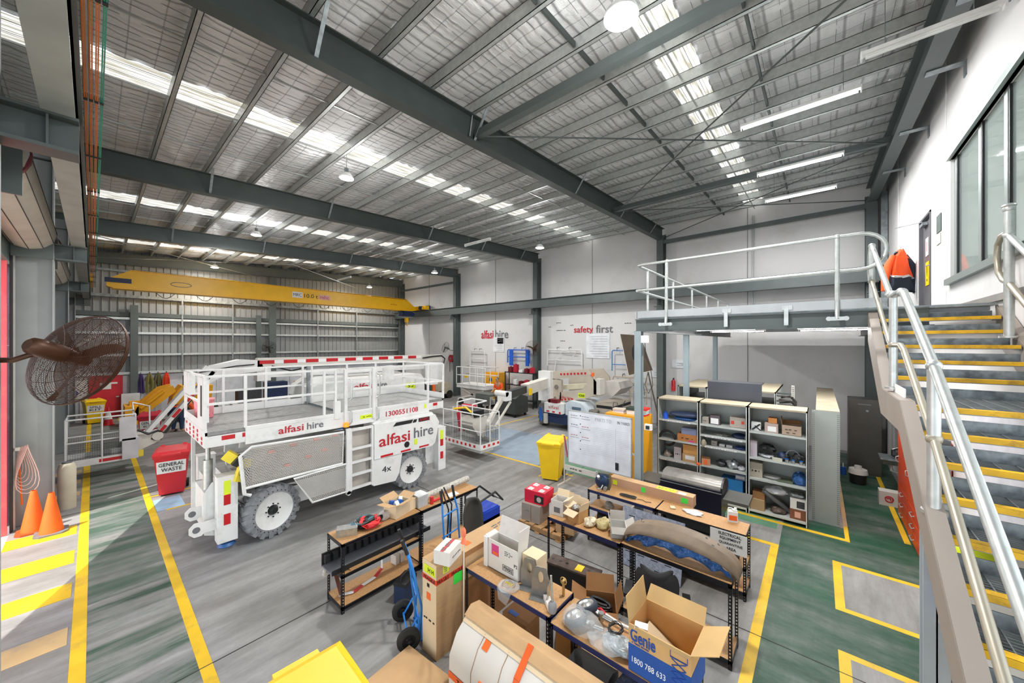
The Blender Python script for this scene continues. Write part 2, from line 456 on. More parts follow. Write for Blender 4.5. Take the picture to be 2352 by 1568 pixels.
part('door_frame', M().box(DX0, DX0 + .04, -1.72, -1.565, 3.95, DZ1).box(DX1 - .04, DX1, -1.72, -1.565, 3.95, DZ1).box(DX0, DX1, -1.72, -1.565, DZ1 - .04, DZ1), MATS['door_grey'], dr)
part('handle', M().tube([(DX0 + .1, -1.61, 4.95), (DX0 + .1, -1.55, 4.95), (DX0 + .22, -1.55, 4.95)], .012).obox((DX0 + .1, -1.612, 4.95), (.05, .012, .16)), galv, dr)
part('door_closer', M().box(DX0 + .5, DX0 + .8, -1.615, -1.55, DZ1 - .16, DZ1 - .1).bar((DX0 + .5, -1.55, DZ1 - .1), (DX0 + .75, -1.2, DZ1 - .09), .025, .01), galv_d, dr)
part('sign', M().box(DX0 + .45, DX0 + .67, -1.618, -1.612, 5.2, 5.55), paper, dr, label='white notice on the grey door')
part('sign', M().box(DX0 + .4, DX0 + .68, -1.618, -1.612, 4.62, 5.08), yellow, dr, label='yellow warning notice on the grey door')
lettering('1', ltred, dr, (DX0 + .56, -1.611, 5.38), (-1, 0, 0), (0, 0, 1), height=.2)
lettering('!', ltblack, dr, (DX0 + .54, -1.611, 4.85), (-1, 0, 0), (0, 0, 1), height=.3)
# right wall below: skirting line
trim(M().box(5.5, 9.9, -1.575, -1.55, 3.98, 4.06), mat('skirting_grey', '#8b8782', .6))
# ---- far corrugated wall
ribm = mat('corrugated_cladding', '#8f9292', .45, .25, .06, 1.2)
r_ = M(); x = -1.0; pts = []
while x < 16:
    pts += [(x, 25.25), (x + .2, 25.25), (x + .215, 25.21), (x + .245, 25.21), (x + .26, 25.25)]; x += .26
for i, (px_, py_) in enumerate(pts): r_.v += [(px_, py_, 1.95), (px_, py_, 8.5)]
for i in range(len(pts) - 1): r_.f.append((2 * i, 2 * i + 2, 2 * i + 3, 2 * i + 1)); r_.k.append(0)
struct('wall_far', r_, ribm, smooth=False)
lw = struct('wall_far_lower', M().box(-1, 16, 25.15, 25.35, 0, 1.95), mat('lower_wall_white', '#c4c8ce', .7, coord='World'))
for i in range(14): trim(M().box(-.4 + i * 1.2, -.385 + i * 1.2, 25.135, 25.15, 0, 1.95), jointm)
girt = galv_d
for z, m_, h in ((5.72, galv_d, .14), (4.86, steel, .2), (4.66, galv, .1), (3.97, galv, .1), (2.92, galv, .1), (2.05, galv, .12), (6.9, galv_d, .1)):
    trim(M().box(-1, 16, 25.02, 25.2, z - h / 2, z + h / 2), m_)
for x, w_, z1 in ((1.28, .26, 5.3), (6.3, .22, 5.1), (7.0, .34, 8.2)): trim(M().box(x - w_ / 2, x + w_ / 2, 24.82, 25.05, 0, z1), steel)
for x in (3.0, 5.1, 9.6, 12.2): trim(M().box(x - .03, x + .03, 24.98, 25.02, 2.05, 5.7), galv_d)
# ---- left wall: cladding over the roller doors
struct('wall_left', M().box(-1.15, -1.0, -1.75, 25.4, 5.0, 7.9), mat('left_cladding', '#5f6a66', .6))
struct('wall_left_far', M().box(-1.15, -1.0, 18.2, 25.4, 0, 5.15), mat('left_cladding_far', '#55606c', .6))
d2 = M()
for k in range(34): d2.box(-1.08, -1.05 + .012 * (k % 2), 11.8, 18.1, k * .15, k * .15 + .148)
struct('door_2', d2, mat('roller_door_curtain', '#6d7886', .5, .2), smooth=False)
# ---- roof foil
foil = bpy.data.materials.new('roof_foil'); foil.use_nodes = True
nt = foil.node_tree; b = nt.nodes['Principled BSDF']; L = nt.links.new
g = nd(nt, 'ShaderNodeNewGeometry')
def fn(stretch, sc, det=6, rough=.6):
    mp = nd(nt, 'ShaderNodeMapping'); mp.inputs['Scale'].default_value = stretch; L(g.outputs['Position'], mp.inputs[0])
    n = nd(nt, 'ShaderNodeTexNoise'); n.inputs['Scale'].default_value = sc; n.inputs['Detail'].default_value = det; n.inputs['Roughness'].default_value = rough
    L(mp.outputs[0], n.inputs[0]); return n.outputs[0]
wv = nd(nt, 'ShaderNodeTexWave', wave_type='BANDS', bands_direction='Y'); wv.inputs['Scale'].default_value = 2.3; wv.inputs['Distortion'].default_value = 1.6; wv.inputs['Detail'].default_value = 3; wv.inputs['Detail Scale'].default_value = 1.6
L(g.outputs['Position'], wv.inputs[0])
ad = nd(nt, 'ShaderNodeMath', operation='ADD'); L(fn((.8, 5, 1), 1.6, 8, .7), ad.inputs[0])
m1 = nd(nt, 'ShaderNodeMath', operation='MULTIPLY'); L(wv.outputs[1], m1.inputs[0]); m1.inputs[1].default_value = .35; L(m1.outputs[0], ad.inputs[1])
a2 = nd(nt, 'ShaderNodeMath', operation='ADD'); L(ad.outputs[0], a2.inputs[0])
m2 = nd(nt, 'ShaderNodeMath', operation='MULTIPLY'); L(fn((3, 5, 3), 7, 5, .75), m2.inputs[0]); m2.inputs[1].default_value = .6; L(m2.outputs[0], a2.inputs[1])
bp = nd(nt, 'ShaderNodeBump'); bp.inputs['Strength'].default_value = .6; bp.inputs['Distance'].default_value = .07
L(a2.outputs[0], bp.inputs['Height']); L(bp.outputs[0], b.inputs['Normal'])
cr = nd(nt, 'ShaderNodeValToRGB'); cr.color_ramp.elements[0].position = .33; cr.color_ramp.elements[0].color = lin('#ebecec'); cr.color_ramp.elements[1].position = .62; cr.color_ramp.elements[1].color = lin('#f4f4f4')
L(fn((.5, 7, 1), 1.5, 8, .7), cr.inputs[0])
wv2 = nd(nt, 'ShaderNodeTexWave', wave_type='BANDS', bands_direction='Y'); wv2.inputs['Scale'].default_value = 1.05; wv2.inputs['Distortion'].default_value = 1.2; wv2.inputs['Detail Scale'].default_value = .6; L(g.outputs['Position'], wv2.inputs[0])
r3 = nd(nt, 'ShaderNodeValToRGB'); r3.color_ramp.elements[0].position = 0.0; r3.color_ramp.elements[0].color = (.5, .5, .51, 1); r3.color_ramp.elements[1].position = .07; r3.color_ramp.elements[1].color = (1, 1, 1, 1); L(wv2.outputs[1], r3.inputs[0])
mx = nd(nt, 'ShaderNodeMixRGB', blend_type='MULTIPLY'); mx.inputs[0].default_value = 1; L(cr.outputs[0], mx.inputs[1]); L(r3.outputs[0], mx.inputs[2])
wv3 = nd(nt, 'ShaderNodeTexWave', wave_type='BANDS', bands_direction='X'); wv3.inputs['Scale'].default_value = .99; wv3.inputs['Distortion'].default_value = .25; L(g.outputs['Position'], wv3.inputs[0])
r4 = nd(nt, 'ShaderNodeValToRGB'); r4.color_ramp.elements[0].position = 0.0; r4.color_ramp.elements[0].color = (.6, .6, .61, 1); r4.color_ramp.elements[1].position = .012; r4.color_ramp.elements[1].color = (1, 1, 1, 1); L(wv3.outputs[1], r4.inputs[0])
mx2 = nd(nt, 'ShaderNodeMixRGB', blend_type='MULTIPLY'); mx2.inputs[0].default_value = 1; L(mx.outputs[0], mx2.inputs[1]); L(r4.outputs[0], mx2.inputs[2]); mx = mx2
L(mx.outputs[0], b.inputs['Base Color']); b.inputs['Metallic'].default_value = .35; b.inputs['Roughness'].default_value = .3
def roofz(x): return 7.87 + .045 * x
SKY = [(1.5, 2.05), (8.12, 8.85), (15.6, 16.35), (22.4, 23.1)]
PURL = [-.07 + .95 * k for k in range(17)]
ys = [-1.75] + [q for s_ in SKY for q in s_] + [25.4]
rc = M(); rr = random.Random(3)
for i in range(0, len(ys), 2):
    y0, y1 = ys[i], ys[i + 1]; ny = max(2, int((y1 - y0) / .22)); nx = 150
    vs = []
    for a in range(nx + 1):
        x = -1.15 + 17.25 * a / nx
        ph = ((x + .07) / .95) % 1.0
        for c in range(ny + 1):
            y = y0 + (y1 - y0) * c / ny
            sag = -.05 * math.sin(PI * ph) if 0 < c < ny else 0
            vs.append((x, y, roofz(x) + sag + rr.uniform(-.016, .016)))
    rc.add(vs, [(a * (ny + 1) + c, a * (ny + 1) + c + 1, (a + 1) * (ny + 1) + c + 1, (a + 1) * (ny + 1) + c) for a in range(nx) for c in range(ny)])
struct('ceiling', rc, foil, ang=60, fix=False)
struct('added_sun_block', M().slab((-1.2, -4.6, roofz(-1.2)), (5, -4.6, roofz(5)), (5, -1.76, roofz(5)), (-1.2, -1.76, roofz(-1.2)), .03), galv_d)  # unseen slab added to keep stray sun off the floor by the stairs
# translucent roof sheets, lit from outside
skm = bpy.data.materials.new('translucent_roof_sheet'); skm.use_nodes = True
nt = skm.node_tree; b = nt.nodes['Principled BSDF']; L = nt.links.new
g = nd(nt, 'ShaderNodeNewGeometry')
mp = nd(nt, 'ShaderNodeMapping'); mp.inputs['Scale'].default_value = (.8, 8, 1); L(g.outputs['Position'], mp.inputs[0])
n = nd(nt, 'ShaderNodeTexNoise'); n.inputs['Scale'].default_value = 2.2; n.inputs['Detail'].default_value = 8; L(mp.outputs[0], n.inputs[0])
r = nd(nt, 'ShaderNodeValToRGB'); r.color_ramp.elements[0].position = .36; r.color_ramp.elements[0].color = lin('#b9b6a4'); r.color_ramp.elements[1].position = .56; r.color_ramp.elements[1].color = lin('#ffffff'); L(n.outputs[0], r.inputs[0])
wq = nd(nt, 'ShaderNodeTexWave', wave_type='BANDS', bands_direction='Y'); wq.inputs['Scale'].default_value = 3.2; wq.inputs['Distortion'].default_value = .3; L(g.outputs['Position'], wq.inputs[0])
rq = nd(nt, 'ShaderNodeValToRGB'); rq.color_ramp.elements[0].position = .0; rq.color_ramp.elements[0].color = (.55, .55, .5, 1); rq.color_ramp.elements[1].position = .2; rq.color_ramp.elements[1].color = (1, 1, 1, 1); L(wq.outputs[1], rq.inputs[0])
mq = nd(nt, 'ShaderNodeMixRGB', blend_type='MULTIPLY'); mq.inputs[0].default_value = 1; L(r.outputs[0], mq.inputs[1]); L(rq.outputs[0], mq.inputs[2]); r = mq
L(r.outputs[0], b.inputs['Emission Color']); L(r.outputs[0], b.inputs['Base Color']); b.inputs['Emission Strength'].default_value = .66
WN = [1]
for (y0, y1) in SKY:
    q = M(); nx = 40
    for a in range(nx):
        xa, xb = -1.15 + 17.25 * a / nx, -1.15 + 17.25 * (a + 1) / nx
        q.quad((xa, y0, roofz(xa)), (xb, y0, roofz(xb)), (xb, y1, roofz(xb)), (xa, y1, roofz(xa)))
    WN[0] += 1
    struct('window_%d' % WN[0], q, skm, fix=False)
# purlins (lipped channels) and bridging
for x in PURL:
    z1 = roofz(x) - .045
    m_ = M().box(x - .035, x + .035, -1.5, 25.1, z1 - .01, z1).box(x - .035, x - .027, -1.5, 25.1, z1 - .2, z1).box(x - .035, x + .035, -1.5, 25.1, z1 - .2, z1 - .192).box(x + .027, x + .035, -1.5, 25.1, z1 - .2, z1 - .18)
    trim(m_, galv)
for y in (2.75, .75): trim(M().bar((0.8, y, roofz(.8) - .16), (15.7, y, roofz(15.7) - .16), .035, .08), steel_d)
for y in (1.77, 8.48, 15.97, 22.75, 6.7, 10.2, 13.4, 17.4, 20.0): trim(M().bar((-.9, y, roofz(-.9) - .18), (15.7, y, roofz(15.7) - .18), .025, .025), galv)
# hanging-wire safety mesh under the foil: long thin wires
wm = mat('safety_mesh_wire', '#8f9294', .4, .6)
for y0, y1 in ((-1.4, 4.9), (5.2, 11.4)):
    q = M(); y = y0
    while y < y1: q.bar((-.9, y, roofz(-.9) - .05), (15.7, y, roofz(15.7) - .05), .006, .006); y += .3
    t_ = trim(q, wm, smooth=False)
# ---- rafters (I beams), sloping up to the back wall
def ibeam(m, a, b, depth, fw, ft=.018, wt=.014):
    a = Vector(a); b = Vector(b); u = Vector((0, 0, 1))
    m.bar(a, b, wt, depth); h = u * (depth / 2)
    m.bar(a + h, b + h, fw, ft); m.bar(a - h, b - h, fw, ft); return m
RY = [5.06, 11.6, 18.2, 24.75]
def rzz(x): return 7.37 + .045 * x
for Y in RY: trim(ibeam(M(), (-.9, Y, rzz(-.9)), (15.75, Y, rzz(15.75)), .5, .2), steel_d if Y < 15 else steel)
trim(ibeam(M(), (-.9, -1.24, rzz(-.9)), (15.75, -1.24, rzz(15.75)), .5, .22), steel)
for i, x in enumerate((5.1, 6.4, 8.0, 10.2, 12.6)):
    z = rzz(x) - .27; trim(M().box(x - .07, x + .07, -1.58, -1.2, z - .01, z).box(x - .05, x + .05, -1.58, -1.565, z - .2, z), galv_d)
for Y in RY[:3]:
    for x in (1.9, 4.75, 8.5, 11.4, 14.2):
        for s in (1, -1): trim(M().bar((x, Y + .05 * s, rzz(x) - .22), (x, Y + .42 * s, rzz(x) + .3), .05, .012), galv_d)
# columns on the back wall with crane brackets
for i, Y in enumerate([-1.24, 5.06, 11.6, 18.2, 24.75]):
    trim(M().box(15.45, 15.47, Y - .13, Y + .13, 0, 7.9).box(15.84, 15.86, Y - .13, Y + .13, 0, 8.1).box(15.46, 15.85, Y - .01, Y + .01, 0, 7.9), steel)
    trim(M().box(15.1, 15.46, Y - .12, Y + .12, 5.3, 5.33).box(15.1, 15.46, Y - .012, Y + .012, 5.05, 5.33).box(15.1, 15.3, Y - .13, Y + .13, 5.0, 5.03), steel)
trim(ibeam(M(), (15.25, -1.5, 5.57), (15.25, 25, 5.57), .44, .26), steel)
trim(M().bar((15.55, -1.2, 7.72), (15.55, 5.06, 7.72), .14, .14), steel); trim(M().bar((15.55, 18.2, 7.5), (15.55, 24.7, 7.5), .12, .12), steel)
# perforated cable tray in the corner
trim(M().box(15.3, 15.36, -1.56, -1.42, 3.95, 8), galv_d)
for y in (1.8, 1.86): trim(M().tube([(15.86, y, 3.9), (15.86, y, 8.2)], .014, 6), galv)
# struts and cross rods in the near bay
for x in (4.8, 10.9): trim(M().bar((x, -1.2, rzz(x) - .1), (x, 5.0, rzz(x) - .1), .13, .13), steel)
for a, b_ in (((4.8, 4.9), (10.9, -1.1)), ((4.8, -1.1), (10.9, 4.9)), ((10.9, 4.9), (15.6, -1.1)), ((10.9, -1.1), (15.6, 4.9)), ((-.8, 4.9), (4.8, -1.1))):
    trim(M().tube([(a[0], a[1], rzz(a[0]) - .15), (b_[0], b_[1], rzz(b_[0]) - .15)], .014, 6), steel_d)
trim(M().tube([(4.7, 5.0, 7.9), (4.62, 5.0, 7.4)], .012, 6), galv)
for a, b_ in (((0, 18.4), (6, 24.5)), ((6, 18.4), (0, 24.5)), ((6, 18.4), (12, 24.5))): trim(M().tube([(a[0], a[1], 7.1), (b_[0], b_[1], 7.3)], .016, 6), galv)
# left columns, crane bracket haunches and rail beam
for Y in (5.06, 11.6, 18.2, 24.75):
    trim(M().box(-.52, -.5, Y - .13, Y + .13, 0, 7.4).box(-.98, -.96, Y - .13, Y + .13, 0, 7.4).box(-.97, -.51, Y - .01, Y + .01, 0, 7.4), mat('column_light_grey', '#969a9a', .55, 0, .06))
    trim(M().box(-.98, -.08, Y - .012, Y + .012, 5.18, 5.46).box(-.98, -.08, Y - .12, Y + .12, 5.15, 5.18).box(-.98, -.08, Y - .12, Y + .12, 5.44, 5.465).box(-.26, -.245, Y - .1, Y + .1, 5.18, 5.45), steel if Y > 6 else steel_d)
trim(M().box(-.29, -.1, -1.5, 25, 5.46, 5.48).box(-.2, -.185, -1.5, 25, 5.48, 5.82).box(-.27, -.12, -1.5, 25, 5.8, 5.82), mat('rail_beam_grey', '#8b8f8a', .5))
trim(M().box(-.1, -.085, -1.5, 25, 5.5, 5.76).box(-.1, -.06, -1.5, 25, 5.5, 5.515), steel_d)
# door jamb channel beside the near roller door
trim(M().box(-1.0, -.97, 11.3, 11.42, 0, 5.15), black); trim(M().box(-.985, -.95, 11.42, 11.47, 0, 5.15), mat('jamb_white', '#d0cfca', .6))
# red painted door leaf outside the opening
rd = struct('door_3', M().box(-3.4, -1.02, 11.22, 11.26, 0, 5.0), mat('red_painted_leaf', '#e2505a', .6, dirt='#e88a70', dirt_amt=.3))
for z, h in ((2.05, .5), (1.55, .5), (.95, .5)):
    part('notice', M().box(-1.52, -1.2, 11.2, 11.218, z, z + h * .92), paper, rd)
for z in (2.3, 1.8):
    part('prohibition_ring', M().tube(arc((-1.36, 11.197, z + .02), .11, 0, 2 * PI, 24)[:-1], .016, 6, closed=True).bar((-1.43, 11.197, z + .1), (-1.29, 11.197, z - .06), .01, .02), ltred, rd)
part('notice_picture', M().box(-1.45, -1.27, 11.195, 11.2, 1.08, 1.3), yellow, rd)
# unseen sheet added outside the doorway, cut to shape the sun patch
trim(M().prism([(-14, -8), (-1.15, -8), (-1.15, 11.63), (-3.46, 6.42), (-5.2, 2.5), (-14, 2.5)], 5.0, 5.06, 'z'), steel_d)
# ================================================================ OVERHEAD THINGS
# ---- bridge crane
t = thing('bridge_crane', 'yellow single girder bridge crane spanning the far bay, marked 10.0 t', 'crane', (7.5, 22, 5.83))
g_ = M().prism([(.35, 5.82), (.35, 6.1), (1.05, 6.55), (14.35, 6.5), (15.0, 6.0), (15.1, 5.8), (14.6, 5.76), (.6, 5.74)], 21.95, 22.4)
part('girder', g_, craney, t, world=True)
part('girder_flange', M().box(.5, 14.7, 21.85, 22.5, 5.725, 5.745).box(1.0, 14.3, 21.88, 22.47, 6.53, 6.55), craney, t, world=True)
part('end_carriage', M().box(15.1, 15.42, 20.9, 23.5, 5.83, 6.1).box(15.0, 15.5, 21.0, 21.4, 5.85, 6.0), craney, t, world=True)
part('end_carriage', M().box(-.34, .0, 20.9, 23.5, 5.85, 6.12), craney, t, world=True)
part('wheel_guard', M().box(.3, 1.05, 21.93, 21.95, 5.98, 6.17), dkblue, t, world=True, label='dark slot plate at the left end of the girder')
part('travel_motor', M().cyl((14.9, 21.3, 5.95), (15.5, 21.3, 5.95), .13).box(15.45, 15.7, 21.1, 21.5, 5.85, 6.15), dkblue, t, world=True)
h = part('hoist', M().box(14.0, 14.7, 21.8, 22.5, 5.4, 5.72).cyl((13.9, 22.0, 5.5), (14.9, 22.0, 5.5), .16), dkblue, t, world=True)
part('hook_block', M().box(14.25, 14.45, 21.95, 22.15, 4.95, 5.25).tube([(14.35, 22, 5.0), (14.35, 22, 4.85), (14.43, 22, 4.78), (14.38, 22, 4.7), (14.28, 22, 4.75)], .03), craney, h, world=True)
parts('festoon_cable', [M().tube([(x + .6 * k / 6, 22.15, 5.7 - .22 * math.sin(PI * k / 6)) for k in range(7)], .012, 5) for x in [1.8 + i * 1.35 for i in range(9)]], black, t, world=True)
part('nameplate', M().box(7.1, 7.62, 21.935, 21.95, 6.0, 6.32), paper, t, world=True)
part('nameplate', M().box(8.5, 9.1, 21.935, 21.95, 6.0, 6.28), mat('plate_red_white', '#e4b0a4'), t, world=True)
XN, ZU = (1, 0, 0), (0, 0, 1)
lettering('MRC', ltblack, t, (7.36, 21.93, 6.16), XN, ZU, width=.42, height=.17)
lettering('10.0 t', ltblack, t, (8.07, 21.94, 6.15), XN, ZU, width=.72, height=.22)
lettering('mhc', ltred, t, (8.8, 21.93, 6.15), XN, ZU, width=.5, height=.2)
scribble('MUNCKE', ltred, t, (13.3, 21.94, 6.1), XN, ZU, width=.5, height=.08)
part('logo_ring', M().tube([(2.6 + .35 * math.cos(a / 16 * 2 * PI), 21.94, 6.12 + .1 * math.sin(a / 16 * 2 * PI)) for a in range(16)], .012, 5, closed=True), ltgrey, t, world=True)
part('guard_rail', M().tube([(.9, 22.2, 6.62), (14.3, 22.2, 6.57)], .012, 5), galv_d, t, world=True)
# ---- conductor bars along the crane rail
for i, (x, m_, w_) in enumerate(((-.045, orange, 'outermost orange'), (-.012, orange, 'middle orange'), (.02, orange, 'innermost orange'), (.052, mat('green_bar', '#2f9c83', .4), 'green'))):
    mm = m_ if i == 3 else mat('conductor_orange', '#e07a2e', .4)
    t = thing('conductor_bar', '%s conductor bar running along the left crane rail' % w_, 'power rail', (x, 10, 5.72))
    q = M().box(x - .009, x - .001, -1.2, 21.9, 5.7, 5.73).box(x + .002, x + .01, -1.2, 21.9, 5.7, 5.73)
    part('rail_cover', q, mm, t, world=True)
    parts('hanger_clip', [M().box(x - .013, x + .013, y, y + .03, 5.69, 5.75) for y in [-1 + 1.5 * k for k in range(15)]], black, t, world=True)
# ---- roller door drums
def drum(y0, y1, c, lab):
    t = thing('roller_door_drum', lab, 'roller door', (-.78, (y0 + y1) / 2, 5.1))
    q = M(); n = 12
    pts = [(-.78 + .33 * math.cos(2 * PI * k / n), 5.58 + .33 * math.sin(2 * PI * k / n)) for k in range(n)]
    q.prism(pts, y0, y1)
    part('rolled_curtain', q, mat('rolled_curtain', '#b8b4a8', .5, .1, .1), t, world=True, smooth=False)
    q = M()
    for k in range(n): q.tube([(pts[k][0], y0, pts[k][1]), (pts[k][0], y1, pts[k][1])], .006, 4)
    part('curtain_seam', q, black, t, world=True)
    parts('end_bracket', [M().box(-.98, -.5, y1, y1 + .03, 5.1, 5.4), M().box(-.98, -.5, y0 - .03, y0, 5.1, 5.9)], steel, t, world=True)
    part('axle', M().cyl((-.78, y0 - .15, 5.58), (-.78, y1 + .1, 5.58), .04), steel_d, t, world=True)
    part('end_ring', M().cyl((-.78, y0 + .02, 5.58), (-.78, y0 + .1, 5.58), .345, 24), mat('dark_red', '#6a1620', .4), t, world=True, label='dark red ring at the near end')
drum(6.6, 11.2, 0, 'cream rolled-up door curtain above the near left doorway')
drum(12.6, 17.6, 1, 'rolled-up door curtain seen between the first two left columns')
# ---- high bay lamps
def high_bay(x, y, z, r, lab):
    t = thing('high_bay_lamp', lab, 'ceiling lamp', (x, y, z), group=None)
    part('reflector', M().lathe([(r, 0), (r * 1.03, .01), (r * .95, r * .3), (r * .6, r * .75), (r * .3, r * .9), (0, r * .9)], n=24), mat('lamp_reflector', '#dcdcdc', .3, .4), t)
    part('lens', M().lathe([(0, -.03), (r * .6, -.02), (r * .93, .015), (r * .93, .03)], n=24), mat('lit_lens', '#ffffff', emit=22.0, var=0), t)
    part('driver', M().cyl((0, 0, r * .85), (0, 0, r * 1.5), r * .3, 12), galv_d, t)
    zt = roofz(x) - .02
    ld = bpy.data.lights.new('lamp_light', 'AREA'); ld.shape = 'DISK'; ld.size = r * 1.6; ld.energy = 150; ld.color = (1, .98, .95)
    lo = bpy.data.objects.new('lamp_light', ld); COL.objects.link(lo); lo.parent = t; lo.location = (0, 0, -.04)
    lu = bpy.data.lights.new('added_roof_fill', 'POINT'); lu.shadow_soft_size = .25; lu.energy = 75 if y < 5 else 45  # added point light hung below the lamp to brighten the roof foil
    l2 = bpy.data.objects.new('added_roof_fill', lu); COL.objects.link(l2); l2.parent = t; l2.location = (0, 0, -.35 - r)
    part('suspension_rod', M().tube([(0, 0, r * 1.5), (0, 0, zt - z)], .006, 6), galv_d, t)
    return t
hb = [(3.91, 1.71, 7.2, .19, 'round lit high bay lamp nearest the camera, at the top edge'),
      (3.95, 8.6, 7.44, .16, 'round lit high bay lamp hanging between the first and second rafters'),
      (3.95, 15.9, 7.5, .17, 'round lit high bay lamp between the second and third rafters, left side'),
      (4.0, 23.2, 7.3, .17, 'round lit high bay lamp above the yellow crane, left side'),
      (11.65, 8.5, 7.3, .17, 'round lit high bay lamp just left of the second wall column from the landing'),
      (12.1, 15.9, 7.3, .17, 'round lit high bay lamp left of the third wall column'),
      (12.0, 22.8, 7.2, .17, 'round lit high bay lamp above the right end of the crane')]
for a in hb: high_bay(*a)
# ---- batten lights
def batten(x, y0, y1, z, lit, lab, rot=False, hang=True, grp=None):
    k_ = 1 if hang else .45
    t = thing('batten_light', lab, 'batten light', (x, (y0 + y1) / 2, z), group=grp)
    part('housing', M().box(x - .04 * k_, x + .04 * k_, y0, y1, z, z + .045), mat('batten_body', '#e6e6e4', .4), t, world=True)
    part('tube', M().tube([(x, y0 + .03, z - .03 * k_), (x, y1 - .03, z - .03 * k_)], .02 * k_, 8), emit_w if lit else mat('unlit_tube', '#dcdedb', .3), t, world=True)
    part('end_cap', M().box(x - .042 * k_, x + .042 * k_, y0 - .015, y0, z - .05 * k_, z + .05).box(x - .042 * k_, x + .042 * k_, y1, y1 + .015, z - .05 * k_, z + .05), mat('batten_body', '#e6e6e4'), t, world=True)
    if lit:
        ld = bpy.data.lights.new('tube_light', 'AREA'); ld.shape = 'RECTANGLE'; ld.size = .08; ld.size_y = y1 - y0; ld.energy = 110 if hang else 26
        lo = bpy.data.objects.new('tube_light', ld); COL.objects.link(lo); lo.parent = t; lo.location = (0, 0, -.06 if hang else -.03)
    if hang:
        part('hanging_chain', M().tube([(x, y0 + .2, z + .04), (x, y0 + .2, roofz(x) - .02)], .004, 5).tube([(x, y1 - .2, z + .04), (x, y1 - .2, roofz(x) - .02)], .004, 5), galv_d, t, world=True)
    return t
batten(6.3, -1.5, -.42, 7.1, False, 'unlit white batten light beside the right wall beam, nearest the camera')
batten(7.75, -.5, 1.08, 7.45, True, 'lit batten light nearest the camera under the bright roof sheet')
batten(10.3, -.4, 1.1, 7.5, True, 'lit batten light in the middle of the three under the right-hand roof')
batten(12.5, -.35, 1.15, 7.55, True, 'lit batten light farthest of the three under the right-hand roof')
batten(9.2, 8.9, 10.2, 7.2, False, 'unlit batten light hanging between the first and second rafters')
batten(8.9, 18.9, 20.4, 7.0, False, 'small batten light hanging beyond the third rafter')

# ---- fans
brown = mat('brown_fan_metal', '#4a2c1c', .45, .4, .12)
def fan(c, axis, R, lab, arm, m_, rings=26, spokes=16):
    """c = hub centre, axis = unit vector pointing out of the blowing side"""
    c = Vector(c); ax = Vector(axis).normalized()
    t = thing('wall_fan', lab, 'fan', tuple(c))
    Z = ax; X = Vector((0, 0, 1)).cross(Z).normalized(); Y = Z.cross(X)
    RM = Matrix((X, Y, Z)).transposed()
    def dep(r): return .10 * math.sqrt(max(0, 1 - (r / R) ** 2.2)) + .005
    for side, nm in ((1, 'front_cage'), (-1, 'rear_cage')):
        q = M(); w = .0019 * (R / .38)
        for i in range(1, rings + 1):
            r = R * (.12 + .88 * i / rings)
            z = side * dep(r) * (1 if side > 0 else 1.25)
            q.tube([RM @ Vector((r * math.cos(a * 2 * PI / 40), r * math.sin(a * 2 * PI / 40), z)) for a in range(40)], w * (2.6 if i == rings else 1), 4, closed=True)
        for k in range(spokes):
            a0 = 2 * PI * k / spokes
            q.tube([RM @ Vector((r * math.cos(a0 + side * r * 1.2), r * math.sin(a0 + side * r * 1.2), side * dep(r) * (1 if side > 0 else 1.25))) for r in [R * (.1 + .9 * j / 9) for j in range(10)]], w * 1.2, 4)
        part(nm, q, m_, t)
    q = M()
    for k in range(3):
        a0 = 2 * PI * k / 3 + .5; vs = []
        for j in range(9):
            r = R * (.14 + .8 * j / 8); w_ = .02 + .055 * R / .38 * math.sin(PI * min(1, .25 + .75 * j / 8)) * .8
            for s in (-1, 1):
                a = a0 + s * w_ / r * .5 + .25 * j / 8
                vs.append(RM @ Vector((r * math.cos(a), r * math.sin(a), .035 * s + .0)))
        q.add(vs, [(2 * j, 2 * j + 1, 2 * j + 3, 2 * j + 2) for j in range(8)])
    part('blade', q, m_, t, fix=False)
    part('hub', M().cyl(RM @ Vector((0, 0, -.05)), RM @ Vector((0, 0, .06)), R * .13, 16), m_, t)
    part('motor', M().lathe([(0, -.33), (.04, -.33), (.06, -.31), (.068, -.26), (.068, -.14), (.055, -.08), (.05, -.04)], R=RM, n=20).xf(Matrix.Diagonal((R / .38,) * 3).to_4x4()), m_, t)
    pts = [Vector(p) - c for p in arm]
    part('wall_arm', M().tube(pts, .018 * R / .38 + .002, 8), m_, t)
    return t
fan((-.08, 5.08, 3.355), (.70, .55, -.35), .42, 'large brown caged fan on the near left column', [(-.5, 5.03, 3.36), (-.42, 4.95, 3.36), (-.34, 4.92, 3.4), (-.28, 4.93, 3.42)], brown, 30, 18)
f2 = fan((6.7, 24.45, 3.24), (.1, -1, -.1), .36, 'dark caged fan high on the far corrugated wall', [(7.0, 24.8, 3.2), (6.9, 24.7, 3.2), (6.75, 24.6, 3.24)], mat('dark_fan', '#2c2420', .5), 10, 10)
fan((15.15, 11.5, 3.2), (-1, -.35, 0), .42, 'brown caged fan on the back wall column above the blue frame', [(15.44, 11.6, 3.1), (15.3, 11.58, 3.1), (15.25, 11.55, 3.2)], brown, 12, 12)
fan((15.1, 18.7, 3.2), (-.35, .95, .35), .36, 'grey caged fan seen edge-on on the back wall column beside the hose reel', [(15.44, 18.3, 3.0), (15.3, 18.4, 3.0), (15.15, 18.55, 3.15)], mat('grey_fan', '#4d5050', .5), 10, 10)

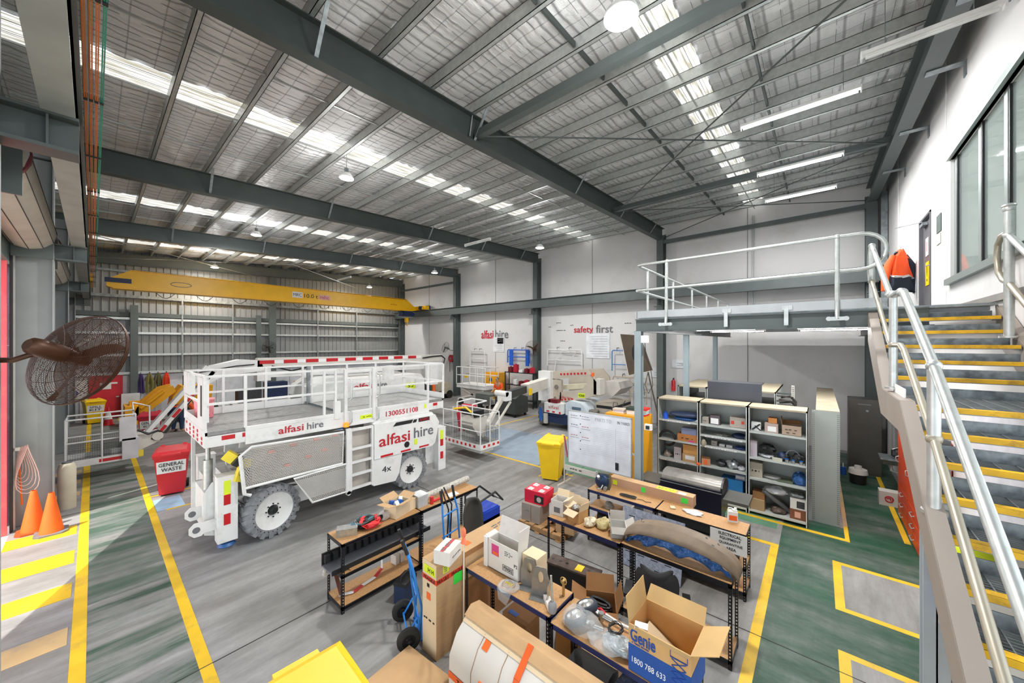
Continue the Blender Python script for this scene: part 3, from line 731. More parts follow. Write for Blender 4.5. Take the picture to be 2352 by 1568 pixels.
# ================================================================ MEZZANINE
t = thing('mezzanine', 'raised grey steel mezzanine platform with galvanised handrails over the shelving', 'platform', (11, 1, 0))
DZ = 3.95
part('deck', M().box(6.5, 15.45, -1.5, 2.5, DZ - .03, DZ), galv_d, t, world=True)
q = M(); x = 6.7
while x < 15.4: q.box(x, x + .09, -1.5, 2.45, DZ - .075, DZ - .032); x += .19
part('deck_underside', q, mat('profiled_decking', '#9a9fa2', .5, .5, .12), t, world=True)
part('front_beam', ibeam(M(), (6.5, -1.0, DZ - .135), (6.5, 2.55, DZ - .135), .21, .1), steel, t, world=True)
part('side_beam', ibeam(M(), (6.5, 2.5, DZ - .135), (15.45, 2.5, DZ - .135), .21, .1), steel, t, world=True)
part('side_beam', ibeam(M(), (6.5, -1.0, DZ - .135), (15.45, -1.0, DZ - .135), .21, .1), steel, t, world=True)
part('kick_plate', M().box(6.44, 6.455, -.6, 2.5, DZ, DZ + .12).box(6.45, 15.4, 2.53, 2.545, DZ, DZ + .12), mat('kick_plate', '#a9acad', .4, .5), t, world=True)
for (x, y) in ((6.5, 2.5), (9.98, 2.6), (13.4, 2.6)):
    part('post', M().box(x - .065, x - .055, y - .06, y + .06, 0, DZ - .24).box(x + .055, x + .065, y - .06, y + .06, 0, DZ - .24).box(x - .06, x + .06, y - .006, y + .006, 0, DZ - .24).box(x - .1, x + .1, y - .1, y + .1, 0, .012), mat('post_grey_blue', '#8a989c', .5, 0, .06), t, world=True)
R_ = .024
z1, z2 = DZ + .96, DZ + .5
q = M().tube([(15.3, 2.52, z1), (6.62, 2.52, z1), (6.5, 2.5, z1), (6.46, 2.4, z1)] + [(6.46, y, z1) for y in (2.0, .5, -.19)] + arc((6.46, -.42, (z1 + z2) / 2), (z1 - z2) / 2, PI / 2, -PI / 2, 10, (0, -1, 0), (0, 0, 1)) + [(6.46, -.19, z2), (6.46, 2.5, z2)], R_, 10)
part('handrail', q, galv, t, world=True)
part('knee_rail', M().tube([(6.46, 2.52, z2), (15.3, 2.52, z2)], R_, 10), galv, t, world=True)
for y in (2.0, -.19):
    part('stanchion', M().tube([(6.4, y, DZ - .14), (6.42, y, DZ - .1), (6.44, y, DZ + .1), (6.46, y, z1)], .027, 10).ball((6.46, y, z1), .036, 10, 6).ball((6.46, y, z2), .036, 10, 6).box(6.385, 6.395, y - .1, y + .1, DZ - .155, DZ - .105).cyl((6.38, y - .085, DZ - .13), (6.39, y - .085, DZ - .13), .03, 12).cyl((6.38, y + .085, DZ - .13), (6.39, y + .085, DZ - .13), .03, 12), galv, t, world=True)
for x in (7.0, 8.6, 10.2, 11.8, 13.4, 15.0):
    part('stanchion', M().tube([(x, 2.56, DZ - .14), (x, 2.52, DZ + .05), (x, 2.52, z1)], .024, 8), galv, t, world=True)
for y in (1.1, .35):
    part('gate_bracket', M().box(6.42, 6.44, y - .025, y + .025, DZ - .2, DZ + .08).box(6.425, 6.44, y - .07, y + .05, DZ + .02, DZ + .08), galv, t, world=True)
# battens under the mezzanine
k = 0
for yy in ((1.0, 2.2), (-.85, .35)):
    for x in (7.6, 9.2, 10.8):
        k += 1
        batten(x, yy[0], yy[1], 3.8, True, '%s lit batten of the three under the %s half of the mezzanine' % (('nearest', 'middle', 'farthest')[(k - 1) % 3], ('left', 'right')[(k - 1) // 3]), hang=False)
# power outlet box and lead on the mezzanine post
t = thing('socket_box', 'white socket box with hanging lead at the top of the mezzanine post', 'socket', (6.42, 2.36, 3.55))
part('box', M().box(-.03, .04, -.06, .06, -.05, .08), paper, t)
part('lead', M().tube([(0, 0, -.05), (0, -.02, -.3), (0, -.1, -.5), (0, -.14, -.8), (0, -.06, -.95), (0, .0, -.8), (0, -.05, -.6)], .006, 5), black, t)
t = thing('socket_box', 'white socket box halfway down the mezzanine post beside the yellow cabinet', 'socket', (6.42, 2.3, 2.0))
part('box', M().box(-.03, .04, -.06, .06, -.05, .05), paper, t)
part('plug', M().box(-.05, -.03, -.03, .03, -.03, .03), blackm, t)

# ================================================================ STAIRCASE
tan_s = mat('tan_stringer_paint', '#8f857c', .5, 0, .05)
t = thing('staircase', 'steel staircase with yellow step edges climbing to the upper door along the right wall', 'staircase', (4, -1, 2.9))
YL, YR = -.53, -1.5
def stringer(y0, y1, nm):
    # profile in X,Z
    up = [(6.5, 3.92), (6.4, 3.72), (5.2, 2.98), (4.98, 2.9), (4.33, 2.9)]
    top = [(6.55, 3.93), (5.12, 3.04), (4.15, 3.04), (1.6, 1.47), (1.6, 1.24), (4.18, 2.8), (5.25, 2.78), (6.5, 3.52)]
    q = M().prism(top, y0, y1)
    return part(nm, q, tan_s, t, world=True, smooth=False)
stringer(YL + .03, YL + .045, 'stringer')
stringer(YR - .02, YR, 'stringer')
# top flanges of the channel stringers
def flange(y0, y1):
    for P in ([(6.52, 3.91), (5.12, 3.04), (4.15, 3.04), (1.6, 1.47)], [(6.5, 3.53), (5.25, 2.79), (4.18, 2.81), (1.6, 1.25)]):
        q = M()
        for a, b_ in zip(P[:-1], P[1:]): q.bar(((a[0]), (y0 + y1) / 2, a[1]), (b_[0], (y0 + y1) / 2, b_[1]), abs(y1 - y0), .012)
        part('stringer_flange', q, tan_s, t, world=True, smooth=False)
flange(YL - .04, YL + .04); flange(YR - .01, YR - .07)
grate = mat('tread_grating', '#8b9092', .5, .6, .2, 10); plate = mat('mottled_galv_riser', '#7c8488', .45, .55, .45, 14)
nose = mat('yellow_nosing', '#dcab12', .5, 0, .15, 8, dirt='#7a5a20', dirt_amt=.6)
def tread(x, z, depth, first=True):
    root = t
    fr = M().box(x, x + depth, YR + .005, YR + .012, z - .04, z - .003).box(x, x + depth, YL - .012, YL - .005, z - .04, z - .003)
    fr.box(x + .005, x + .035, YR + .01, YL - .01, z - .04, z - .012)
    g = part('tread', fr, grate, root, world=True, smooth=False)
    q = M(); n = max(5, int(depth / .032))
    for i in range(n):
        xx = x + .05 + (depth - .06) * i / (n - 1); q.box(xx - .0025, xx + .0025, YR + .012, YL - .012, z - .03, z - .003)
    y = YR + .1
    while y < YL: q.box(x + .04, x + depth, y - .003, y + .003, z - .006, z); y += .1
    part('grating', q, grate, g, world=True, smooth=False)
    part('nosing', M().box(x - .004, x + .055, YR + .012, YL - .012, z - .004, z + .004).box(x - .006, x, YR + .012, YL - .012, z - .032, z + .004), nose, g, world=True, smooth=False)
    part('riser_plate', M().box(x + depth - .004, x + depth + .004, YR + .01, YL - .01, z - .025, z + .075), plate, g, world=True, smooth=False)
for i in range(5): tread(6.33 - .25 * i - .0, 3.79 - .158 * i, .27)
tread(4.23, 3.0, .93)
for i in range(1, 11): tread(4.23 - .25 * i, 3.0 - .158 * i, .27)
# newels and rails, left side
def newel(x, y, z0, z1, r=.03):
    return M().tube([(x, y, z0), (x, y, z1)], r, 14).ball((x, y, z1), r * 1.25, 12, 8).tube([(x, y, z0), (x, y, z0 + .02)], r * 1.9, 12)
yl = YL + .0
N1 = (6.6, yl); N2 = (4.85, yl); N3 = (3.3, yl)
part('newel', newel(N1[0], yl, 3.83, 4.76), galv, t, world=True)
part('newel', newel(N2[0], yl, 3.07, 3.95), galv, t, world=True)
part('newel', newel(N3[0], yl, 2.47, 3.36), galv, t, world=True)
part('newel', newel(1.75, yl, 1.5, 2.37), galv, t, world=True)
q = M().tube([(6.6, yl, 4.76), (5.1, yl, 4.0), (4.98, yl, 3.94), (4.45, yl, 3.94), (4.3, yl, 3.9), (3.3, yl, 3.36), (1.75, yl, 2.40), (1.2, yl, 2.06)], .026, 12)
for c in ((5.05, yl, 3.97), (4.38, yl, 3.92), (3.3, yl, 3.36), (4.85, yl, 3.94)): q.ball(c, .037, 12, 8)
part('handrail', q, galv, t, world=True)
q = M().tube([(6.6, yl, 4.3), (5.1, yl, 3.52), (4.98, yl, 3.48), (4.45, yl, 3.48), (4.3, yl, 3.44), (3.3, yl, 2.92), (1.75, yl, 1.94), (1.2, yl, 1.6)], .021, 12)
for c in ((6.6, yl, 4.3), (4.85, yl, 3.48), (3.3, yl, 2.92)): q.ball(c, .038, 12, 8)
part('knee_rail', q, mat('tarnished_rail', '#a39c8c', .4, .4, .1), t, world=True)
q = M().tube([(6.6, yl, 4.76)] + arc((6.68, yl, 4.53), .23, PI / 2, -PI / 2, 8) + [(6.6, yl, 4.3)], .024, 10)
part('rail_return', q, galv, t, world=True)
yr = YR + .04
part('newel', newel(6.0, yr, 3.55, 4.85, .036).ball((6.0, yr, 4.88), .05, 12, 6, (1, 1, .5)), galv, t, world=True)
q = M().tube([(6.05, yr, 4.62), (6.2, yr, 4.62), (6.3, yr, 4.55), (6.32, yr, 4.42), (6.28, yr, 4.25), (6.15, yr, 4.15), (6.0, yr, 4.1), (4.9, yr, 3.42), (3.4, yr, 2.5)], .026, 12)
part('knee_rail', q, mat('tarnished_rail', '#a39c8c'), t, world=True)
part('handrail', M().tube([(6.1, yr, 4.62), (6.0, yr, 4.58), (4.9, yr, 3.9), (3.4, yr, 2.97)], .028, 12).ball((6, yr, 4.58), .042, 12, 8), galv, t, world=True)
part('support_post', M().box(4.2, 4.215, -.76, -.62, 0, 2.76).box(4.2, 4.34, -.695, -.685, 0, 2.76).box(4.325, 4.34, -.76, -.62, 0, 2.76), mat('post_light_grey', '#b4babd', .5, 0, .05), t, world=True)
part('landing_kick', M().box(4.33, 4.95, YL - .015, YL - .005, 3.0, 3.12), paper, t, world=True)
# ---- jacket hung on the wall
j = thing('hi_vis_jacket', 'orange and navy hi-vis jacket on a hanger on the upper wall beside the grey door', 'jacket', (11.25, -1.33, 5.32), -.86)
org = mat('hi_vis_orange', '#f4561c', .7, 0, .08); nvy = mat('navy_cloth', '#1b2433', .8, 0, .15)
def cloth(z0, z1, w0, w1, d, seed, m_):
    w0 *= .8; w1 *= .8
    q = M(); rr = random.Random(seed); n = 28; rows = 9; ph = [rr.uniform(0, 6) for _ in range(4)]
    for i in range(rows + 1):
        f = i / rows; z = z0 + (z1 - z0) * f; w = w0 + (w1 - w0) * f
        for k in range(n):
            a = 2 * PI * k / n; fold = 1 + .16 * math.sin(5 * a + ph[0] + f * 2) * f + .06 * math.sin(9 * a + ph[1])
            q.v.append((w * math.cos(a) * fold + .03 * f, d * math.sin(a) * fold, z + .02 * math.sin(3 * a + ph[2])))
    for i in range(rows):
        for k in range(n): q.f.append((i * n + k, i * n + (k + 1) % n, (i + 1) * n + (k + 1) % n, (i + 1) * n + k)); q.k.append(0)
    q.f.append(tuple(range(n))); q.k.append(0)
    return q
part('yoke', cloth(.17, -.02, .02, .2, .06, 1, org), org, j)
part('shoulders', cloth(.02, -.42, .17, .27, .06, 1, org), org, j)
part('lower_body', cloth(-.42, -.72, .27, .31, .075, 1, nvy), nvy, j)
part('reflective_band', cloth(-.39, -.43, .272, .285, .079, 1, nvy), mat('silver_band', '#c6cac8', .3, .3), j)
part('sleeve', M().tube([(.12, .02, .05), (.27, .04, -.15), (.36, .05, -.45), (.42, .04, -.74)], [.05, .075, .07, .07], 12), nvy, j)
part('sleeve', M().tube([(-.12, .02, .05), (-.2, .05, -.15), (-.26, .06, -.45), (-.27, .05, -.7)], [.05, .07, .065, .065], 12), org, j)
part('collar', M().tube([(.08, 0, .12), (.05, .05, .09), (0, .07, .06), (-.05, .05, .09), (-.08, 0, .12)], .025, 8), nvy, j)
part('hanger', M().tube([(.14, 0, .1), (0, 0, .17), (-.14, 0, .1)], .005, 5).tube([(0, 0, .17), (.01, 0, .24), (.03, 0, .2)], .004, 5), galv, j)
# ---- wall signs by the upper door
s = thing('wall_notice', 'dark green printed notice on the wall between the grey door and the window', 'notice', (9.45, -1.575, 5.5))
part('sheet', M().box(-.15, .15, 0, .006, -.1, .2), mat('dark_green_sheet', '#4d5a55', .6), s)
part('lower_sheet', M().box(-.1, .16, 0, .006, -.3, -.12), mat('pale_sheet', '#cfd0b8', .6), s)
# ================================================================ RACKS AND GOODS IN THE FOREGROUND
def rack(x0, x1, y0, y1, levels, lab, long_axis, htop=.9, holes=True, beam=blackm, legs=(1, 1, 1, 1)):
    t = thing('shelf_rack', lab, 'shelf rack', ((x0 + x1) / 2, (y0 + y1) / 2, 0), group=None)
    w = .036; ts = .003
    for (cx, sx, cy, sy) in ((x0, 1, y0, 1), (x1, -1, y0, 1), (x1, -1, y1, -1), (x0, 1, y1, -1)):
        q = M()
        # two flanges, each: edge strips with rungs between slots
        for ax in (0, 1):
            def bx(a0, a1, z0, z1):
                if ax == 0: q.box(min(cx + sx * a0, cx + sx * a1), max(cx + sx * a0, cx + sx * a1), min(cy, cy + sy * ts), max(cy, cy + sy * ts), z0, z1)
                else: q.box(min(cx, cx + sx * ts), max(cx, cx + sx * ts), min(cy + sy * a0, cy + sy * a1), max(cy + sy * a0, cy + sy * a1), z0, z1)
            bx(0, .012, 0, htop); bx(.024, w, 0, htop)
            z = 0
            while z < htop: bx(.012, .024, z, min(z + .018, htop)); z += .038
        part('leg', q, blackm, t, world=True, smooth=False)
    for li, z in enumerate(levels):
        b = part('shelf_beams', M().box(x0, x1, y0, y0 + .012, z - .045, z).box(x0, x1, y1 - .012, y1, z - .045, z).box(x0, x0 + .012, y0, y1, z - .045, z).box(x1 - .012, x1, y0, y1, z - .045, z).box(x0, x1, y0, y0 + .03, z - .03, z - .02), beam, t, world=True, smooth=False)
        part('shelf_board', M().box(x0 + .006, x1 - .006, y0 + .006, y1 - .006, z - .014, z + .004), chip, t, world=True)
    return t
beamblue = mat('rack_beam_navy', '#232c58', .4, .2, .15)
rack(2.08, 3.285, 4.66, 5.1, (.09, .5, .9), 'black shelf rack nearest the scissor lift with a foam tray on its shelf', 0)
rack(3.295, 4.5, 4.66, 5.1, (.09, .9), 'black metal shelf rack behind the blue hand trolleys, under a foam tube', 0)
rack(2.8, 3.25, 1.935, 3.1, (.09, .9), 'shelf rack holding the white open carton and metal brackets', 1, beam=beamblue)
rack(2.8, 3.25, .715, 1.925, (.09, .86), 'shelf rack holding the wrapped caster wheels and the blue and white box', 1, htop=.86, beam=beamblue)
rack(4.42, 4.83, 1.95, 3.08, (.9,), 'empty-bottomed shelf rack with small open cartons on top', 1, beam=beamblue)
rack(4.42, 4.83, .7, 1.94, (.1, .92), 'shelf rack carrying the curved dusty mudguard', 1, htop=.92)
rack(5.72, 6.12, 1.945, 3.12, (.1, .32, .6, .9), 'shelf rack carrying the blue motor part and coiled cable', 1, beam=beamblue)
rack(5.72, 6.12, .74, 1.935, (.12, .45, .9), 'shelf rack with the quarantine sign hung on its end', 1)

def carton(name, lab, c, size, rz=0, m=card, inner=card_l, flaps=(), cat='box', contents=None, wall=.006, grp=None, low=False):
    """flaps: list of (side 0..3 = +x,+y,-x,-y, angle down from vertical-up in degrees)"""
    lx, ly, h = size
    t = thing(name, lab, cat, c, rz, grp)
    q = M()
    if flaps:
        q.box(-lx / 2, lx / 2, -ly / 2, ly / 2, 0, wall)
        q.box(-lx / 2, lx / 2, -ly / 2, -ly / 2 + wall, 0, h).box(-lx / 2, lx / 2, ly / 2 - wall, ly / 2, 0, h)
        q.box(-lx / 2, -lx / 2 + wall, -ly / 2 + wall, ly / 2 - wall, 0, h).box(lx / 2 - wall, lx / 2, -ly / 2 + wall, ly / 2 - wall, 0, h)
    else:
        q.box(-lx / 2, lx / 2, -ly / 2, ly / 2, 0, h)
        q.box(-lx / 2, lx / 2, -.003, .003, h, h + .0015)
    part('body', q, m, t, smooth=False)
    for f in flaps:
        side, ang = f[0], math.radians(f[1]); L = f[2] if len(f) > 2 else min(lx, ly) / 2
        W = (ly if side in (0, 2) else lx)
        q = M(); s = (1, 1, -1, -1)[side]
        out = math.sin(ang) * L; up = math.cos(ang) * L
        e = (lx if side in (0, 2) else ly) / 2
        a = (s * e, -W / 2, h); b_ = (s * e, W / 2, h); c2 = (s * (e + out), W / 2 * .97, h + up); d = (s * (e + out), -W / 2 * .97, h + up)
        P = [a, b_, c2, d]
        if side in (1, 3): P = [(p[1], p[0], p[2]) for p in P]
        q.slab(P[0], P[1], P[2], P[3], .005)
        part('flap', q, inner, t, smooth=False)
    return t
def local_text(t, txt, m, c, xd, yd, **k): return lettering(txt, m, t, c, xd, yd, world=False, **k)

# ---- tall boxes by the trolley
t = thing('tall_carton', 'tall upright brown carton with orange fragile tape at the near end of the racks', 'box', (2.64, 3.31, 0), 0)
part('body', M().box(-.19, .19, -.125, .13, 0, 1.05), card, t)
part('side_face', M().box(-.192, -.19, -.12, .128, .005, 1.045), card_l, t)
part('fragile_tape', M().box(-.194, .19, -.127, .132, .83, .885), mat('orange_tape', '#d8452a', .4), t)
local_text(t, 'FRAGILE   FRAGILE', ltblack, (.0, -.1285, .857), (1, 0, 0), (0, 0, 1), width=.36, height=.04)
local_text(t, 'FRAGILE', ltblack, (-.1955, 0, .857), (0, -1, 0), (0, 0, 1), width=.2, height=.035)
part('label', M().box(-.1, -.02, -.1275, -.1255, .92, 1.0), hivis, t); local_text(t, 'PLEASE\nTAKE\nCARE', ltgrey, (-.06, -.1285, .96), (1, 0, 0), (0, 0, 1), width=.06, height=.06)
part('label', M().box(-.195, -.193, -.1, .1, .91, 1.0), hivis, t)
local_text(t, 'H H', ltblack, (-.1965, -.03, .955), (0, -1, 0), (0, 0, 1), width=.1, height=.05)
part('label', M().box(.05, .18, -.1285, -.1265, .72, .84), grn, t)
part('label', M().box(-.195, -.193, -.02, .05, .62, .7), orl, t)
part('hand_hole', M().box(-.196, -.193, .0, .04, .76, .8), black, t)
local_scribble(t, 'THIS WAY UP', ltblack, (-.1945, 0, .4), (0, -1, 0), (0, 0, 1), width=.2, height=.04)
t = thing('long_carton', 'long brown carton lying flat beside the tall carton, orange sticker on top', 'box', (3.32, 3.3, .72), 0)
part('body', M().box(-.48, .46, -.15, .14, 0, .32), card, t)
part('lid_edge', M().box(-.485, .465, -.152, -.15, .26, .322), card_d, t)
part('label', M().box(-.38, -.29, -.06, .02, .3205, .322), orl, t)
local_scribble(t, 'handle with care\nspare parts only', ltgrey, (.28, .0, .3225), (1, 0, 0), (0, 1, 0), width=.28)
solo('packing_crate', M().box(2.86, 3.76, 3.16, 3.44, 0, .715), card_d, 'dark brown carton standing under the long flat carton', 'box')
t = carton('white_carton', 'white taped carton with handwriting on top of the tall brown carton', (2.62, 3.2, 1.052), (.27, .2, .15), .35, card_w)
local_scribble(t, 'Lucky numbers 24\nKEEP  ORDER', ltgrey, (0, 0, .153), (1, 0, 0), (0, 1, 0), width=.22)
part('tape', M().box(-.136, .136, -.02, .02, .1505, .152), mat('red_box_tape', '#b8474a'), t)
local_scribble(t, 'with 1500 ROTARY', ltgrey, (.02, -.102, .07), (1, 0, 0), (0, 0, 1), width=.18)
# ---- open white carton on the rack
t = carton('open_carton', 'tall white and brown carton with a pink label, marked P2, flaps raised', (3.07, 2.69, .905), (.17, .44, .33), 0, card_w, card_w, flaps=[(3, 4, .22), (0, 15, .2), (1, 70, .06)])
part('side_strip', M().box(-.1, -.06, .235, .285, 0, .34), paper, t)
part('label', M().box(-.088, -.0855, .06, .17, .17, .29), mat('pink_label', '#cc3f83', .5), t, label='pink and orange square label')
part('label_star', M().box(-.0895, -.088, .07, .15, .18, .21), orl, t)
local_text(t, 'PENSKE', ltblack, (-.087, -.08, .085), (0, -1, 0), (0, 0, 1), width=.13, height=.04)
part('logo_frame', M().tube([(-.087, -.155, .055), (-.087, -.155, .115), (-.087, -.0, .115), (-.087, -.0, .055)], .003, 4, closed=True), ltblack, t)
local_text(t, 'P2', ltblack, (-.087, -.19, .16), (0, -1, 0), (0, 0, 1), width=.045)
local_scribble(t, 'Line 12\nPrism Sign\nJane 27', ltgrey, (-.087, -.09, .25), (0, -1, 0), (0, 0, 1), width=.12)
t = thing('small_carton', 'brown carton standing behind the metal bracket plates', 'box', (3.14, 2.38, .905)); part('body', M().box(-.09, .09, -.12, .08, 0, .3), card_l, t)
part('brand_strip', M().box(-.0915, -.09, -.1, .06, .03, .07), ltblack, t)
# bracket plates
def bracket(x, y, rz, lab):
    t = thing('metal_bracket', lab, 'bracket', (x, y, .905), rz)
    q = M(); pl = [(-.1, 0), (.1, 0), (.1, .16), (.055, .3), (-.055, .3), (-.1, .16)]
    # plate with oval hole, made from ring between outline and oval
    n = 24; ov = [(.028 * math.cos(2 * PI * k / n), .2 + .055 * math.sin(2 * PI * k / n)) for k in range(n)]
    def outl(a):
        d = Vector((math.cos(a), math.sin(a))); best = 9
        for i in range(len(pl)):
            p = Vector(pl[i]) - Vector((0, .2)); r_ = Vector(pl[(i + 1) % len(pl)]) - Vector(pl[i])
            den = d.x * r_.y - d.y * r_.x
            if abs(den) < 1e-9: continue
            tt = (p.x * r_.y - p.y * r_.x) / den; uu = (p.x * d.y - p.y * d.x) / den
            if tt > 0 and -1e-6 <= uu <= 1 + 1e-6: best = min(best, tt)
        return (d.x * best, .2 + d.y * best)
    oo = [outl(2 * PI * k / n) for k in range(n)]
    for yy in (-.003, .003):
        o = len(q.v); q.v += [(a, yy, b_) for a, b_ in ov] + [(a, yy, b_) for a, b_ in oo]
        for k in range(n): q.f.append((o + k, o + (k + 1) % n, o + n + (k + 1) % n, o + n + k)); q.k.append(0)
    for k in range(n):
        for ring in (0, n):
            a = ring + k; b_ = ring + (k + 1) % n
            q.f.append((a, b_, b_ + 2 * n, a + 2 * n)); q.k.append(0)
    part('plate', q, mat('dull_steel_plate', '#8f8d8a', .35, .7, .2, 8), t, smooth=False); part('foot_flange', M().box(-.1, .1, 0, .09, 0, .006), tin, t)
    part('stiffener', M().box(-.1, -.094, 0, .09, 0, .17), tin, t)
bracket(3.02, 2.34, PI / 2 + .3, 'taller steel bracket plate with an oval hole beside the white carton')
bracket(2.98, 2.16, PI / 2 + .3, 'shorter steel bracket plate with an oval hole next to the small white box')
t = thing('part_bag', 'clear plastic bag of springs and washers hanging over the rack edge', 'bag', (2.87, 2.5, .905))
plast = mat('clear_plastic_bag', '#dfe3e4', .15, 0, .1, 12, bump=.8, bscale=25, alpha=.3)
part('bag', M().blob((0, 0, .012), (.11, .12, .025), 3, j=.12).quad((-.08, -.1, .01), (-.08, .1, .01), (-.1, .06, -.1), (-.1, -.05, -.12)), plast, t)
part('ring', M().tube(arc((0, 0, .03), .07, 0, 2 * PI, 20, (1, 0, 0), (0, 1, 0))[:-1], .005, 6, closed=True), tin, t)
part('spring', M().tube([(.05 * math.cos(k * .9) * .3 + 0.0, -.05 + k * .003, .035 + .008 * math.sin(k * .9)) for k in range(34)], .004, 5), mat('yellow_spring', '#c9b935'), t)
t = thing('white_box', 'small long white box lying by the metal grease bottle', 'box', (2.93, 2.03, .905), .9); part('body', M().box(-.09, .09, -.028, .028, 0, .05), card_w, t)
t = thing('mallet', 'grey rubber mallet standing on its head on the rack edge', 'mallet', (2.88, 1.95, .905))
part('head', M().lathe([(0, 0), (.035, 0), (.042, .02), (.04, .08), (.025, .1), (0, .1)], n=18), mat('grey_rubber', '#88888a', .6), t); part('shaft', M().cyl((0, 0, .1), (.02, .03, .33), .011, 10), tin, t)
t = thing('brass_fitting', 'brass T-shaped fitting standing on a brown carton', 'fitting', (3.14, 1.99, .906)); brass = mat('brass', '#c7a86a', .35, .7)
part('stem', M().cyl((0, 0, 0), (0, 0, .15), .014, 12), brass, t); part('crossbar', M().cyl((-.03, 0, .15), (.03, 0, .15), .016, 12).tube(arc((0, 0, .15), .035, 0, 2 * PI, 12, (0, 1, 0), (0, 0, 1)), .006, 6), brass, t)
# caster wheels
def caster(c, rz, lab, wrap=None):
    t = thing('caster_wheel', lab, 'wheel', c, rz)
    T = Matrix.Rotation(PI / 2, 3, 'X') @ Matrix.Rotation(.0, 3, 'Y')
    tilt = Matrix.Rotation(-.35, 3, 'X')
    part('tyre', M().lathe([(.075, -.028), (.1, -.028), (.108, -.012), (.108, .012), (.1, .028), (.075, .028), (.075, -.028)], (0, 0, .055), tilt, 28), mat('caster_rubber', '#2b3340', .6), t)
    part('wheel_disc', M().lathe([(0, .03), (.03, .035), (.05, .022), (.076, .03), (.076, -.02), (0, -.02)], (0, 0, .055), tilt, 24), tin, t)
    part('hub', M().lathe([(0, .05), (.025, .05), (.025, -.035), (0, -.035)], (0, 0, .055), tilt, 16), white, t)
    part('fork', M().bar((0, 0, .085), (0, -.14, .05), .045, .008).bar((0, 0, .02), (0, -.14, .03), .045, .008).cyl((0, -.15, .0), (0, -.15, .07), .026, 14).cyl((0, -.15, .04), (0, -.26, .04), .02, 12), tin, t)
    return t
caster((3.1, 1.7, .90), .0, 'unwrapped caster wheel with a chrome fork on the rack')
t = caster((2.93, 1.72, .88), .2, 'caster wheel sealed in a clear plastic bag at the front of the rack')
b_ = solo('plastic_bag', M().blob((2.93, 1.66, .93), (.13, .2, .1), 5, 20, 12, .12).blob((2.9, 1.4, .9), (.12, .16, .05), 6, 18, 10, .2), plast, 'crinkled clear plastic bag around the caster wheels on the front rack', 'bag')
t = thing('cable_coil', 'coil of thin black cable on the wrapped parts on the front rack', 'cable', (3.0, 1.36, .97))
part('coil', M().tube([((.055 + .008 * math.sin(k * .7)) * math.cos(k * .5) * 1.25, (.055 + .01 * math.cos(k * 1.3)) * math.sin(k * .5), .01 + .012 * math.sin(k * .37)) for k in range(75)], .0035, 5), black, t)
solo('wrapped_part', M().blob((2.93, 1.28, .92), (.1, .17, .06), 9, 18, 10, .15), mat('bagged_grey_part', '#9aa2a6', .25, .2, .4, 14, bump=.6), 'grey machined part sealed in plastic next to the blue and white box', 'part')
solo('paper_tag', M().slab((2.9, 1.2, .93), (2.84, 1.22, .96), (2.84, 1.3, .95), (2.91, 1.28, .92), .002), paper, 'white paper tag tied to the bagged part', 'tag')
t = thing('tester_lead', 'red handled tool with white tube lying behind the caster wheels', 'tool', (3.17, 1.5, .875))
part('handle', M().tube([(0, .16, .03), (.02, .1, .05), (.0, .04, .04)], .016, 8), red, t); part('tube', M().tube([(0, .04, .04), (-.01, -.1, .03), (0, -.24, .03)], .015, 8), white, t)
# ---- blue and white box with open flaps
t = carton('branded_carton', 'open brown and blue carton printed with a phone number on the front rack', (3.0, .93, .865), (.37, .47, .37), -.02, mat('orange_brown_board', '#cfa46a', .8), mat('inside_board', '#c3a16c', .8), flaps=[(0, 45, .13), (1, 8, .2), (3, 62, .2), (2, 175, .03)])
part('blue_band', M().box(-.187, -.184, -.236, .236, .0, .215).box(-.187, .187, -.238, -.2345, 0, .215), mat('carton_blue', '#1f4f9c', .5), t)
local_text(t, 'Genie', mat('logo_blue', '#20499a', .5), (-.1885, .12, .295), (0, -1, 0), (0, 0, 1), width=.2, height=.1, bold=.02)
local_text(t, '1800 788 633', ltwhite, (-.189, .075, .1), (0, -1, 0), (0, 0, 1), width=.26, height=.045)
local_text(t, 'A TEREX BRAND', ltblue, (-.1885, .14, .232), (0, -1, 0), (0, 0, 1), width=.14)
local_text(t, 'TEREX', ltwhite, (-.189, -.165, .03), (0, -1, 0), (0, 0, 1), width=.09)
q = M()
for k in range(4):
    z = .08 + k * .05
    q.bar((-.189, -.1, z), (-.189, -.2, z + .05), .003, .006).bar((-.189, -.2, z), (-.189, -.1, z + .05), .003, .006)
q.bar((-.189, -.09, .29), (-.189, -.21, .29), .003, .008).bar((-.189, -.09, .34), (-.189, -.21, .34), .003, .004).bar((-.189, -.09, .29), (-.189, -.09, .34), .003, .004).bar((-.189, -.21, .29), (-.189, -.21, .34), .003, .004)
part('lift_pictogram', q, mat('logo_blue', '#20499a'), t)
part('inner_flap', M().slab((-.17, -.1, .05), (.16, -.1, .05), (.16, .2, .2), (-.17, .2, .2), .006), card_l, t)
solo('foam_block', M().obox((2.86, 1.08, 1.22), (.07, .1, .03), Matrix.Rotation(.3, 3, 'Z')), paper, 'white foam block sticking out of the open branded carton', 'foam')
